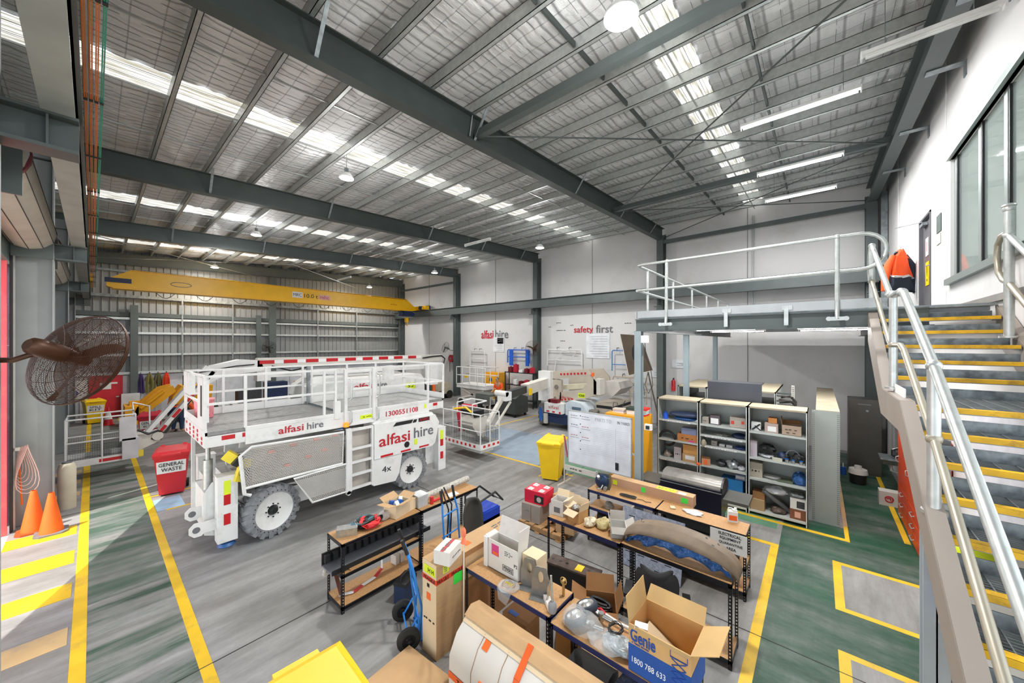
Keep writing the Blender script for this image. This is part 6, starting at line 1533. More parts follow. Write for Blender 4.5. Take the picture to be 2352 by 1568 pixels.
sp = M().prism([(8.55, 1.95), (8.6, 2.28), (6.9, 2.45), (6.75, 2.2)], 12.6, 12.75, 'x').prism([(8.55, 1.02), (8.55, 2.0), (8.1, 1.95), (8.1, 1.1)], 12.6, 12.75, 'x').prism([(8.2, 1.05), (8.15, 1.45), (7.1, 1.65), (6.7, 2.2), (6.5, 2.0), (6.5, 1.5), (7.0, 1.28)], 12.6, 12.75, 'x')
part('side_plate', sp, beige, t, world=True)
part('side_plate', M().prism([(8.5, 1.0), (8.55, 2.28), (6.9, 2.42), (6.6, 2.1), (6.5, 1.5), (7.0, 1.25)], 13.9, 14.0, 'x'), beige, t, world=True)
part('linkage', M().bar((13.2, 8.3, 1.6), (13.2, 7.1, 1.75), .3, .2), mat('pale_cream', '#d8d2b8', .5), t, world=True)
q = M()
for k in range(8): y = 8.1 - k * .16; q.box(12.59, 12.6, y - .04, y + .04, 2.16 + k * .014, 2.24 + k * .014)
for k in range(4): y = 8.05 - k * .16; q.box(12.59, 12.6, y - .04, y + .04, 1.12 + k * .025, 1.18 + k * .025)
part('red_square', q, redtape, t, world=True)
part('number_plate', M().box(12.59, 12.598, 6.98, 7.3, 1.32, 1.5), hivis, t, world=True); lettering('AD0688', ltblack, t, (12.585, 7.14, 1.41), (0, -1, 0), ZU, width=.27, height=.1)
lettering('alfasi hire', ltred, t, (12.585, 7.85, 1.26), (0, -1, 0), (0, .1, 1), width=.5, height=.1)
part('hole', M().cyl((12.58, 8.33, 1.65), (12.6, 8.33, 1.65), .1, 20).cyl((12.58, 8.4, 1.2), (12.6, 8.4, 1.2), .05, 16), mat('hole_grey', '#77736b', .6), t, world=True)
part('beacon', M().cyl((12.6, 6.65, 2.2), (12.6, 6.65, 2.34), .06, 12), orl, t, world=True)
part('end_box', M().box(12.6, 13.0, 6.35, 6.62, 1.5, 2.1), wht2, t, world=True); part('counterweight', M().prism([(6.4, 1.7), (6.35, 2.0), (5.8, 2.0), (5.7, 1.75), (6.0, 1.45), (6.4, 1.5)], 13.0, 14.2, 'x'), mat('counterweight_grey', '#bdb8b0', .5), t, world=True)
cb = part('front_box', M().box(12.1, 12.6, 7.75, 8.6, .65, 1.05), white, t, world=True)
lettering('alfasi', ltred, cb, (12.095, 8.15, .9), (0, -1, 0), ZU, width=.48, height=.14)
part('red_stripe', M().box(12.09, 12.1, 8.35, 8.48, .68, .74).box(12.09, 12.1, 8.08, 8.2, .68, .74).box(12.09, 12.1, 7.8, 7.88, .66, .74), redtape, cb, world=True)
part('red_motor', M().box(12.15, 12.4, 8.0, 8.4, 1.06, 1.2).cyl((12.15, 8.4, 1.12), (12.4, 8.4, 1.12), .07), mat('dark_red', '#6a1620'), t, world=True)
part('engine_hood', M().prism([(7.7, .7), (7.7, 1.1), (7.5, 1.2), (7.0, 1.15), (6.75, .9), (6.7, .55), (7.7, .55)], 12.3, 13.9, 'x'), mat('hood_blue_white', '#c9d4dc', .35), t, world=True)
part('hood_window', M().box(12.29, 12.3, 7.0, 7.4, .75, .98), mat('smoky_window', '#5c6f80', .2), t, world=True)
part('side_cover', M().box(12.9, 14.6, 5.95, 6.7, .5, 1.15), beige, t, world=True)
part('cover_vent', M().box(12.89, 12.9, 6.0, 6.65, .95, 1.06).box(12.95, 14.55, 5.94, 5.95, .95, 1.06), black, t, world=True)
part('chassis', M().box(12.2, 15.0, 6.9, 8.7, .42, .62).box(12.15, 12.4, 6.9, 8.7, .25, .5), dkblue, t, world=True)
part('shackle_bracket', M().box(12.05, 12.15, 8.45, 8.6, .2, .6).box(12.05, 12.15, 7.2, 7.35, .2, .6), wht2, t, world=True)
for (x, y, rz) in ((12.6, 8.95, .9), (12.6, 6.6, .3), (14.7, 8.9, PI), (14.9, 6.5, 0)): tractor_wheel(t, (x, y, .46), .46, .32, rz, tyre=mat('grey_brown_tyre', '#6a665f', .8), rim=blue, lugs=14, hubm=blue)
# ================================================================ UNDER THE MEZZANINE
shel = mat('shelf_grey_green', '#babfbb', .5, .1, .06)
def shelving(lab, x0, y0, y1, H, zs, depth=.6, back=True):
    t = thing('shelving_unit', lab, 'shelving unit', (x0 + depth / 2, (y0 + y1) / 2, 0))
    part('side_panel', M().box(x0, x0 + depth, y0, y0 + .012, 0, H).box(x0, x0 + .03, y0, y0 + .03, 0, H), shel, t, world=True)
    part('side_panel', M().box(x0, x0 + depth, y1 - .012, y1, 0, H).box(x0, x0 + .03, y1 - .03, y1, 0, H), shel, t, world=True)
    if back: part('back_panel', M().box(x0 + depth - .01, x0 + depth, y0, y1, 0, H), shel, t, world=True)
    for z in zs: part('shelf', M().box(x0 + .002, x0 + depth - .012, y0 + .012, y1 - .012, z - .03, z), shel, t, world=True)
    part('top_panel', M().box(x0, x0 + depth, y0, y1, H - .03, H), mat('dusty_shelf_top', '#a2977f', .8), t, world=True)
    return t
UX = 8.75
shelving('left bay of the grey shelving under the mezzanine, beside the yellow cabinet', UX, 2.025, 2.92, 2.2, (.08, .4, .78, 1.24, 1.7))
shelving('middle bay of the grey shelving under the mezzanine with labelled shelf edges', UX, 1.11, 2.02, 2.2, (.08, .3, .8, 1.24, 1.47, 1.7))
shelving('right bay of the grey shelving under the mezzanine, nearest the stairs', UX, .15, 1.105, 2.2, (.09, .74, 1.16, 1.69))
# end-on tall shelving with perforated edges
t = thing('shelving_unit', 'tall grey shelving seen from its closed perforated end, right of the open shelves', 'shelving unit', (11.5, -.1, 0))
part('end_panel', M().box(9.2, 9.212, -.31, .1, .0, 2.18), mat('end_panel_grey', '#a5aca8', .45, .1, .04), t, world=True)
q = M()
for k in range(54):
    z = .05 + k * .039
    for y in (-.295, -.275, .065, .085): q.box(9.196, 9.2, y - .004, y + .004, z, z + .012)
part('perforation', q, black, t, world=True, smooth=False)
part('carcass', M().box(9.212, 13.8, -.31, -.3, 0, 2.18).box(9.212, 13.8, .03, .04, 0, 2.18), shel, t, world=True)
for i in range(5): part('top_panel', M().box(9.21 + i * .92, 10.12 + i * .92, -.31, .04, 2.16, 2.19), mat('dusty_shelf_top', '#a2977f'), t, world=True)
part('rear_end', M().box(13.79, 13.8, -.31, .04, 0, 2.18), shel, t, world=True)
# dark panel lying behind the shelving tops, and the second row
solo('backing_sheet', M().box(9.38, 9.42, .93, 1.98, 1.9, 2.58).box(9.38, 9.85, .93, 1.98, 2.58, 2.6), mat('dark_blue_grey_panel', '#3d3f46', .3, .3, .15, 1.2), 'large dark metal panel standing up behind the tops of the open shelves', 'metal sheet')
t = shelving('second row of beige shelving behind the dark metal panel, left part', 10.3, 2.2, 2.9, 2.35, (.3, .9, 1.5, 1.95), 2.2, False)
t = shelving('second row of beige shelving behind the dark metal panel, right part', 10.3, .75, 1.25, 2.35, (.3, .9, 1.5, 1.95), 2.2, False)
t = thing('hose_stack', 'bundle of dark hoses and fittings on the back shelving beside the dark panel', 'hoses', (10.2, .65, 1.95)); rr = random.Random(4)
q = M()
for k in range(12): q.tube([(0, rr.uniform(-.1, .1), .04 * k - .1), (-.1, -.15 - rr.uniform(0, .1), .04 * k - .08 + rr.uniform(-.05, .05)), (-.05, -.28, .03 * k - .1)], .018, 6)
part('hose', q, mat('dark_rubber_hose', '#3b3733', .7), t)
t = thing('perforated_post', 'perforated upright with a short arm behind the shelves', 'post', (10.6, .45, 0)); part('upright', M().box(-.02, .02, -.03, .03, 0, 2.5), mat('upright_cream', '#c5c2b8', .5), t)
q = M()
for k in range(20): q.box(-.024, -.02, -.015, -.005, 1.6 + k * .045, 1.62 + k * .045); q.box(-.024, -.02, .005, .015, 1.6 + k * .045, 1.62 + k * .045)
part('perforation', q, black, t); part('arm', M().box(-.02, .02, .03, .3, 2.28, 2.32), steel, t)
# ---- things on the open shelves
KX = UX + .2
def sbox(lab, y, z, w, h, d, m_, cat='box', face=None, x=KX, nm='carton', marks=None):
    t = thing(nm, lab, cat, (x, y, z + .001)); part('body', M().box(-d / 2, d / 2, -w / 2, w / 2, 0, h), m_, t)
    if face: part('face_label', M().box(-d / 2 - .003, -d / 2, face[0], face[1], face[2], face[3]), face[4], t)
    if marks: scribble('ab cde f', ltblack, t, (-d / 2 - .004, 0, h * .45), (0, -1, 0), ZU, width=w * .6, height=h * .25, world=False)
    return t
def sblob(lab, y, z, s, m_, cat='part', seed=1, nm='wrapped_part', j=.3, x=KX):
    return solo(nm, M().blob((0, 0, s[2] * .75), s, seed, 14, 9, j), m_, lab, cat, loc=(x, y, z + .001))
grey_b = mat('grey_box', '#a9a096', .7); foilp = mat('shiny_bag', '#a8adb0', .2, .5, .4, 18, bump=.8, bscale=30); darkp = mat('dark_parts', '#3b3b3e', .5, .2, .4, 20, bump=.5)
sblob('long dark blue moulded belt guard on the top left shelf', 2.35, 1.78, (.16, .36, .07), mat('blue_grey_guard', '#34405c', .4), 'guard', 3, 'belt_guard', .06)
o = sblob('second dark blue guard lying under the long one on the top left shelf', 2.35, 1.7, (.13, .26, .05), mat('blue_guard', '#28508a', .3), 'guard', 5, 'belt_guard', .1)
t = thing('blue_canister', 'small bright blue canister on the top left shelf', 'canister', (KX - .1, 2.76, 1.701)); part('canister_body', M().cyl((0, 0, 0), (0, 0, .13), .05, 16), mat('bright_blue', '#1b5fe0', .4), t); part('canister_neck', M().cyl((0, 0, .13), (0, 0, .17), .035, 12), ltblue, t)
sbox('small white box at the right end of the top left shelf', 2.12, 1.7, .14, .05, .1, paper)
solo('black_hose', M().tube(arc((KX - .1, 2.72, 1.25), .17, 0, 5.2, 18, (0, 1, 0), (0, 0, 1)), .028, 8), black, 'thick black hose loop hanging over the second shelf of the left bay', 'hose')
sbox('orange-brown printed carton with a pink mark on the left bay', 2.28, 1.24, .42, .16, .25, mat('orange_carton', '#b97a3f', .7), marks='HI G', face=(-.15, -.03, .0, .04, mat('pink_label', '#cc3f83')))
sbox('blue-grey tub stacked on the orange-brown carton', 2.25, 1.4, .32, .14, .2, mat('blue_grey_tub', '#7b86a8', .3), nm='tub', cat='tub')
sbox('white spray-gun carton on the third shelf of the left bay', 2.5, .78, .16, .28, .15, mat('lilac_white', '#c5c0c8', .5), marks='SPRAY')
sbox('plain brown carton stacked at the right of the left bay', 2.22, .97, .3, .2, .25, mat('orange_board', '#cf9a58'))
sbox('brown carton with a white address label under the plain one', 2.22, .78, .32, .185, .27, card, face=(-.1, .1, .06, .15, paper))
sblob('grey knobbly pump part at the left of the third shelf', 2.75, .78, (.08, .08, .08), grey_b, seed=9)
sblob('heap of dusty cream parts on the lowest visible left shelf', 2.5, .4, (.14, .32, .08), mat('dusty_cream', '#a59c88', .8, 0, .3, 14), seed=12)
sbox('small grey carton at the left of the top middle shelf', 1.92, 1.7, .13, .14, .12, grey_b, marks='D')
sbox('dark carton with black and white picture on the top middle shelf', 1.73, 1.7, .19, .2, .15, mat('dark_carton', '#5a4f55', .5), face=(-.07, .08, .02, .14, paper))
t = carton('open_carton', 'grey-brown carton with red corner labels on the top middle shelf', (KX, 1.3, 1.701), (.2, .28, .16), 0, grey_b, grey_b, flaps=[(2, 10, .06), (0, 20, .06)])
part('label', M().box(-.104, -.101, .06, .12, .07, .14), mat('label_red_orange', '#c9402e', .5), t); part('label', M().box(-.104, -.101, -.12, -.07, .09, .15), mat('label_red_orange', '#c9402e'), t)
sblob('blue-black helmet shape on the second middle shelf', 1.28, 1.47, (.12, .14, .06), dkblue, seed=2, nm='bagged_part', j=.1)
sblob('clear bag of parts on the second middle shelf', 1.2, 1.47, (.08, .08, .05), foilp, 'bag', 14, 'parts_bag')
sblob('row of small dusty fittings on the second middle shelf', 1.6, 1.47, (.09, .2, .025), mat('dusty_fittings', '#8d8c84', .6, .2, .5, 30, bump=.5), 'fittings', 15, 'fittings')
for i, (y, w, h) in enumerate(((1.75, .11, .1), (1.6, .1, .05), (1.46, .11, .05))): sbox('%s of three small white labelled boxes on the third middle shelf' % ('left', 'middle', 'right')[i], y, 1.24, w, h, .1, (grey_b, paper, paper)[i], marks='EIR')
sblob('hanging grey glove at the left end of the third middle shelf', 1.93, 1.2, (.05, .05, .09), mat('dusty_cream', '#a59c88'), 'glove', 16, 'glove', x=UX + .03)
sblob('blue bag at the right of the third middle shelf', 1.25, 1.24, (.12, .12, .035), mat('blue_bag', '#33477c', .3, 0, .3, 14, bump=.5), 'bag', 17, 'parts_bag')
t = carton('open_carton', 'small orange and white printed carton at the edge of the fourth middle shelf', (UX + .1, 1.9, .801), (.15, .17, .15), .2, mat('printed_orange', '#c98a66', .6), card_d, flaps=[(1, 30, .05), (2, 30, .05)]); part('orange_print', M().box(-.079, -.076, -.02, .03, .02, .12), orl, t)
solo('orange_bag', M().blob((UX + .02, 2.03, .8), (.03, .05, .05), 5), orl, 'small orange bag hanging between the left and middle bays', 'bag')
for i, (y, s, m_) in enumerate(((1.62, (.1, .1, .08), darkp), (1.4, (.12, .12, .1), foilp), (1.24, (.1, .08, .05), mat('milky_bag', '#cfcfd4')))): sblob(('black valve parts left of the bagged hose', 'grey bagged hose in the middle', 'pale bag at the right end')[i] + ' of the fourth middle shelf', y, .8, s, m_, seed=20 + i)
t = sbox('open blue tub on the low middle shelf', 1.4, .3, .4, .3, .3, mat('tub_blue', '#2b72ae', .35), nm='tub', cat='tub'); sbox('blue wrapped box with a white label on the low middle shelf', 1.25, .605, .18, .12, .2, mat('blue_grey_tub', '#7b86a8'), face=(-.08, .08, .03, .09, paper))
t = thing('lantern', 'white portable lamp unit with a black strap at the left of the top right shelf', 'lamp', (KX, .98, 1.691)); part('lamp_body', M().box(-.06, .06, -.08, .08, 0, .17), white, t); part('strap', M().bar((-.07, -.07, .14), (-.07, .06, .02), .01, .03).bar((-.065, .02, .1), (-.065, -.08, .01), .01, .02), black, t)
sbox('carton with a white label in the middle of the top right shelf', .72, 1.69, .22, .19, .2, mat('mauve_board', '#ab9a92', .7), face=(-.08, .06, .03, .13, paper), marks=None)
sbox('small orange carton on top of the labelled one', .7, 1.885, .14, .1, .15, mat('orange_carton', '#b97a3f'))
t = carton('open_carton', 'brown carton with stamped symbols and a raised flap on the top right shelf', (KX, .4, 1.691), (.2, .3, .19), 0, mat('stamp_board', '#a8937f', .8), card_d, flaps=[(1, 8, .15), (0, 30, .08)])
scribble('CATE 12', ltblack, t, (-.105, 0, .11), (0, -1, 0), ZU, width=.2, height=.03, world=False); scribble('GO 22', ltblack, t, (-.105, 0, .05), (0, -1, 0), ZU, width=.16, height=.03, world=False)
sbox('tall pink-white box at the left end of the second right shelf', 1.02, 1.16, .12, .32, .15, mat('pink_white', '#c9bcc4', .5))
for i, (y, s, m_, z) in enumerate(((.8, (.13, .14, .1), black, 1.26), (.8, (.1, .13, .05), foilp, 1.16), (.52, (.1, .1, .09), dkblue, 1.16), (.3, (.09, .1, .1), darkp, 1.16))): sblob(('shiny black visor helmet', 'clear bag of silver fittings', 'dark blue wiring connectors', 'black camera-like housing')[i] + ' on the second right shelf', y, z, s, m_, seed=30 + i)
t = thing('headphones', 'pair of ear defenders with an arched band on the second right shelf', 'ear defenders', (KX - .05, .38, 1.17)); part('headband', M().tube(arc((0, 0, .12), .1, 0, PI, 12, (0, 1, 0), (0, 0, 1)), .01, 6), ltgrey, t); part('ear_cup', M().ball((0, -.1, .08), .05), black, t); part('ear_cup', M().ball((0, .1, .08), .05), black, t)
for i, y in enumerate((.47, .37, .25)): t = thing('small_tin', ('left', 'middle', 'right')[i] + ' of three small blue-topped tins at the shelf edge', 'tin', (UX + .06, y, 1.161)); part('tin_body', M().cyl((0, 0, 0), (0, 0, .06), .028, 14), tin, t); part('tin_lid', M().cyl((0, 0, .06), (0, 0, .075), .029, 14), blue, t)
sbox('long cream packet at the front of the second right shelf', .62, 1.16, .16, .05, .08, mat('cream_packet', '#c9c7b4', .6), x=UX + .08)
sbox('beige paper stack box with printed lines on the third right shelf', .98, .74, .22, .3, .2, mat('beige_printed', '#b5ac9c', .7), marks='=====')
solo('coiled_cord', M().tube([(KX + (.06 + .012 * math.sin(k)) * math.cos(k * .5), .72 + .14 * math.sin(k * .5), .76 + .012 * math.sin(k * .3) + .02) for k in range(70)], .012, 6), mat('cord_grey', '#a5a3a0', .4), 'coiled grey cord in clear wrap on the third right shelf', 'cord')
sbox('flat olive file on the third right shelf', .5, .745, .25, .03, .2, mat('olive', '#5e6650', .6), nm='file', cat='file'); sblob('crumpled clear blue bag at the right end of the third right shelf', .28, .74, (.13, .12, .13), mat('blue_film', '#3f6fb0'), 'bag', 35, 'plastic_bag')
sbox('grey roller offcut box at the bottom left of the right bay', .95, .09, .24, .22, .3, mat('brown_wood_box', '#a38865', .8)); sbox('brown carton on top of the pale one at the bottom of the right bay', .93, .315, .2, .14, .22, card_d)
solo('grey_roller', M().cyl((UX + .1, .85, .5), (UX + .3, .42, .12), .045, 12), mat('grey_pipe', '#6f7174'), 'grey pipe leaning diagonally in the bottom of the right bay', 'pipe')
sblob('bag of brown fittings on the bottom shelf of the right bay', .62, .09, (.12, .13, .06), mat('brown_fittings', '#5f5148', .5, .3, .4, 25, bump=.6), 'fittings', 40, 'fittings')
sbox('white and red printed brake carton at the bottom of the right bay', .3, .285, .24, .2, .25, card_w, face=(-.1, .02, .03, .16, darkp)); sbox('brown carton with a pink label under the white brake carton', .3, .09, .25, .19, .26, mat('brown_red_carton', '#7a4a30', .7), face=(-.04, .05, .04, .15, mat('salmon_label', '#e2a892', .5)))
sblob('clear bag on top of the brake carton', .33, .49, (.1, .13, .05), foilp, 'bag', 42, 'plastic_bag'); sblob('large clear bag of white foam behind the pipe', .65, .46, (.13, .2, .08), mat('milky_bag', '#cfcfd4'), 'bag', 43, 'plastic_bag')
for zz, y0, y1 in ((1.455, 1.2, 1.9), (1.225, 1.3, 1.9), (1.685, 2.2, 2.8), (.765, 2.3, 2.85)):
    lt = solo('shelf_label_strip', M().box(UX - .004, UX - .001, y0, y1, zz - .02, zz + .01), paper, 'printed label strip on the shelf edge %s' % {1.455: 'below the dusty fittings', 1.225: 'below the small white boxes', 1.685: 'below the blue belt guards', .765: 'below the white spray-gun carton'}[zz], 'label')
    scribble('PARTS ALLOCATED TO MACHINES', ltblack, lt, (UX - .006, (y0 + y1) / 2, zz - .005), (0, -1, 0), ZU, width=(y1 - y0) * .9, height=.014, world=False)
# ---- barbecue
t = thing('barbecue', 'large hooded barbecue with grey lid and black side shelves in front of the shelving', 'barbecue', (7.5, 1.8, 0))
pr = [(7.22, .86), (7.22, .9), (7.27, .965), (7.36, 1.0), (7.5, 1.01), (7.64, .985), (7.72, .93), (7.76, .84)]
part('hood', M().prism(pr, 1.32, 2.33), mat('hood_grey', '#8d8a84', .35, .5, .2, 6), t, world=True)
part('firebox', M().box(7.2, 7.78, 1.3, 2.35, .38, .86), mat('bbq_navy_black', '#15182a', .3), t, world=True)
part('front_bar', M().box(7.19, 7.2, 1.3, 2.35, .82, .835), galv_d, t, world=True)
part('hood_end', M().prism([(7.21, .8), (7.22, .92), (7.36, 1.01), (7.5, 1.02), (7.66, .99), (7.76, .9), (7.78, .78)], 1.29, 1.32), blackm, t, world=True)
part('cart', M().box(7.24, 7.74, 1.34, 2.3, .05, .38), black, t, world=True); part('cart_rail', M().box(7.21, 7.22, 1.3, 2.35, .3, .32), galv_d, t, world=True)
for y0, y1 in ((.9, 1.28), (2.37, 2.8)): part('side_shelf', M().box(7.2, 7.75, y0, y1, .7, .75), mat('side_shelf_grey', '#55544f', .5), t, world=True)
# ---- whiteboard on a stand
t = thing('whiteboard', 'white parts board with ruled lines on a stand in front of the yellow cabinet', 'whiteboard', (7.6, 3.88, 0))
part('board', M().box(7.6, 7.63, 3.1, 4.67, .58, 1.84), mat('whiteboard_white', '#dfe3ea', .2), t, world=True)
part('board_frame', M().box(7.59, 7.635, 3.08, 3.1, .57, 1.85).box(7.59, 7.635, 4.67, 4.69, .57, 1.85).box(7.59, 7.635, 3.08, 4.69, 1.84, 1.86).box(7.59, 7.635, 3.08, 4.69, .56, .58), galv, t, world=True)
part('stand', M().cyl((7.65, 4.82, 0), (7.65, 4.82, 1.2), .02).cyl((7.65, 2.98, 0), (7.65, 2.98, 1.2), .02).box(7.64, 7.66, 2.98, 4.82, 1.05, 1.09).box(7.35, 7.95, 4.8, 4.84, 0, .04).box(7.35, 7.95, 2.96, 3.0, 0, .04), wht2, t, world=True)
part('lower_rail', M().box(7.6, 7.65, 3.9, 4.8, .36, .48), wht2, t, world=True); scribble('TOYOTA CRM', ltblack, t, (7.595, 4.45, .43), (0, -1, 0), ZU, width=.35, height=.05)
q = M()
for k in range(16): q.box(7.596, 7.6, 3.15, 4.0, .92 + k * .04, .923 + k * .04)
for k in range(6): q.box(7.596, 7.6, 4.0, 4.62, .85 + k * .045, .853 + k * .045)
q.box(7.596, 7.6, 3.45, 3.453, .85, 1.58)
part('ruled_lines', q, mat('rule_grey', '#b9bcc2', .5), t, world=True, smooth=False)
lettering('PARTS TO', mat('faint_grey', '#bcbfc4', .5), t, (7.594, 3.75, 1.72), (0, -1, 0), ZU, width=.4, height=.08); lettering('IN YARD', ltgrey, t, (7.594, 3.27, 1.72), (0, -1, 0), ZU, width=.28, height=.06)
for (y, z, c_) in ((4.5, 1.74, ltgrey), (4.2, 1.74, ltgrey), (4.5, 1.52, ltblack), (4.2, 1.5, ltred), (4.5, 1.27, ltred), (4.2, 1.25, ltred)): scribble('Machine', c_, t, (7.594, y, z), (0, -1, 0), ZU, width=.2, height=.025); part('underline', M().box(7.595, 7.6, y - .12, y + .12, z - .06, z - .055), ltgrey, t, world=True)
part('marker_holder', M().box(7.58, 7.6, 3.38, 3.45, .66, .82), ltblack, t, world=True)
for k in range(5): part('magnet', M().cyl((7.59, 4.34, 1.75 - k * .2), (7.6, 4.34, 1.75 - k * .2), .012, 8), black, t, world=True)
solo('rope_coil', M().tube([(7.62 + .02 * math.sin(k), 4.76 + .045 * math.cos(k * PI), 1.18 - .5 * (k % 2)) for k in range(16)], .013, 6), mat('pink_rope', '#b8606c', .7), 'pink rope looped over the left end of the whiteboard stand', 'rope')
# ---- yellow cabinets
cy = mat('cabinet_yellow', '#e8a410', .4, 0, .05)
t = thing('safety_cabinet', 'large yellow cabinet behind the whiteboard with boxes on top', 'cabinet', (8.4, 3.5, 0)); part('cabinet_body', M().box(8.1, 8.7, 3.02, 3.95, 0, 1.8), cy, t, world=True); part('door', M().box(8.085, 8.1, 3.05, 3.48, .05, 1.75), cy, t, world=True); part('door', M().box(8.085, 8.1, 3.5, 3.92, .05, 1.75), cy, t, world=True)
def stack(lab, items, c, nm, cat, grp):
    z = c[2]
    for i, (w, d, h, m_) in enumerate(items):
        solo(nm, M().box(-d / 2, d / 2, -w / 2, w / 2, 0, h), m_, '%s of the %s' % (('bottom item', 'second item', 'third item', 'fourth item', 'fifth item', 'top item')[i if i < len(items) - 1 else 5], lab), cat, grp, loc=(c[0], c[1], z), rz=.08 * (i % 3 - 1)); z += h + .001
stack('pile of papers on the left of the large yellow cabinet', [(.3, .22, .03, paper), (.28, .22, .03, mat('lilac_paper', '#b9b0c8')), (.3, .21, .03, mat('cream_paper', '#c9bfae'))], (8.4, 3.7, 1.801), 'paper_pile', 'papers', 'papers on the large yellow cabinet')
stack('stack of black-lidded boxes beside the mezzanine post', [(.25, .25, .1, paper), (.28, .28, .06, mat('dark_green_case', '#2c3a34', .5))], (8.4, 3.35, 1.801), 'storage_case', 'case', 'boxes on the large yellow cabinet')
stack('red and pastel organiser stack right of the mezzanine post', [(.17, .25, .04, mat('organiser_red', '#d23324', .4)), (.16, .24, .03, mat('pale_blue', '#b8c9d8')), (.16, .24, .03, mat('pale_green', '#a5c4a8')), (.16, .24, .03, paper), (.2, .28, .05, mat('organiser_red', '#d23324'))], (8.35, 3.1, 1.801), 'organiser', 'organiser', 'organisers on the large yellow cabinet')
t = thing('pump_spray', 'black wire tool with a handle on top of the large yellow cabinet', 'tool', (8.5, 3.86, 1.801)); part('tool_body', M().box(-.05, .05, -.08, .08, 0, .08), black, t); part('tool_handle', M().tube([(0, -.07, .08), (0, -.05, .2), (0, .05, .2), (0, .07, .08)], .008, 6).tube([(.0, -.12, .0), (.0, -.25, .28)], .008, 6), black, t)
# ---- right side under the stairs
t = thing('tall_cabinet', 'dark grey-brown fridge-like cabinet in the corner under the upper landing', 'cabinet', (13.6, -.95, 0)); part('cabinet_body', M().box(13.3, 13.9, -1.25, -.62, 0, 2.0), mat('fridge_dark', '#4a4843', .4), t, world=True); part('door', M().box(13.28, 13.3, -1.24, -.63, .05, 1.98), mat('fridge_dark', '#4a4843'), t, world=True); part('brand_badge', M().box(13.272, 13.28, -1.05, -.8, 1.85, 1.88), ltgrey, t, world=True); part('door_lock', M().cyl((13.27, -.98, 1.7), (13.28, -.98, 1.7), .03, 12), galv_d, t, world=True)
t = thing('wash_basin', 'small steel wash basin with taps on the wall under the stairs', 'basin', (12.2, -1.3, .8)); part('bowl', M().box(-.25, .25, -.25, .2, -.02, .02).prism([(-.22, -.02), (.22, -.02), (.12, -.15), (-.12, -.15)], -.2, .15), galv_d, t); part('tap', M().tube([(0, -.2, .02), (0, -.2, .2), (0, -.1, .25), (0, -.02, .2)], .015), galv, t); part('waste_pipe', M().tube([(0, 0, -.15), (0, 0, -.3), (.05, -.1, -.35), (.05, -.25, -.3)], .025), wht2, t); part('clutter', M().blob((.05, -.1, .1), (.15, .1, .12), 3), darkp, t); part('splashback', M().box(-.3, .3, -.27, -.25, -.8, .5), mat('splash_grey', '#66645f', .5), t)
t = thing('bucket_stack', 'white lidded tub on a black bucket under the wash basin', 'bucket', (12.4, -.75, 0)); part('bucket', M().cyl((0, 0, 0), (0, 0, .25), .15, 18, .17), black, t); part('tub', M().cyl((0, 0, .25), (0, 0, .36), .19, 18, .17).cyl((0, 0, .36), (0, 0, .44), .07, 12), wht2, t)
t = thing('spray_bottle', 'blue bottle on the floor beside the dark cabinet', 'bottle', (13.0, -.5, 0)); part('bottle_body', M().cyl((0, 0, 0), (0, 0, .2), .06, 12), ltblue, t); part('nozzle', M().cyl((0, 0, .2), (0, 0, .3), .015, 8), wht2, t)
t = thing('white_container', 'white plastic container with a red swirl mark on the floor by the orange cabinet', 'container', (11.2, -1.12, 0)); part('container_body', M().box(-.12, .12, -.2, .12, 0, .3), wht2, t); part('red_swirl', M().tube([(-.124, -.03 + .06 * math.cos(a * .5), .15 + .06 * math.sin(a * .5)) for a in range(13)], .012, 6).tube([(-.124, -.03 + .025 * math.cos(a * .5), .15 + .025 * math.sin(a * .5)) for a in range(9)], .01, 6), ltred, t)
oc = mat('locker_orange', '#d8481c', .4, 0, .06)
t = thing('orange_locker', 'orange metal locker against the right wall under the stairs', 'locker', (9.9, -1.4, 0)); part('locker_body', M().box(8.6, 10.75, -1.56, -1.25, 0, 1.95), oc, t, world=True)
for x0, x1 in ((8.65, 9.65), (9.7, 10.7)): d_ = part('door', M().box(x0, x1, -1.25, -1.235, .65, 1.9), oc, t, world=True); part('handle', M().tube([(x1 - .15, -1.23, 1.1), (x1 - .15, -1.19, 1.12), (x1 - .15, -1.19, 1.2), (x1 - .15, -1.23, 1.22)], .01, 6), galv, d_, world=True)
for i in range(3):
    for x0 in (8.65, 9.7): d_ = part('drawer', M().box(x0, x0 + 1.0, -1.25, -1.235, .05 + i * .2, .23 + i * .2), oc, t, world=True); part('handle', M().tube([(x0 + .4, -1.235, .16 + i * .2), (x0 + .4, -1.2, .14 + i * .2), (x0 + .6, -1.2, .14 + i * .2), (x0 + .6, -1.235, .16 + i * .2)], .008, 6), galv, d_, world=True)
# things seen through the stair treads on the wall
nb = thing('notice_board', 'wide white notice board with orange, purple and red notices seen between the stair treads', 'notice board', (5.2, -1.57, 2.0)); part('board', M().box(3.0, 7.6, -1.578, -1.572, 1.1, 2.75), mat('board_pale', '#d5d5dc', .6), nb, world=True)
for (x0, x1, z0, z1, m_) in ((4.9, 5.5, 1.2, 2.3, oc), (4.3, 4.7, 1.5, 2.2, mat('notice_purple', '#6a5f8a', .5)), (5.7, 6.0, 2.0, 2.5, red), (3.6, 4.0, 1.6, 2.3, mat('notice_purple', '#6a5f8a')), (3.2, 3.4, 2.2, 2.6, red)): part('notice', M().box(x0, x1, -1.572, -1.566, z0, z1), m_, nb, world=True)
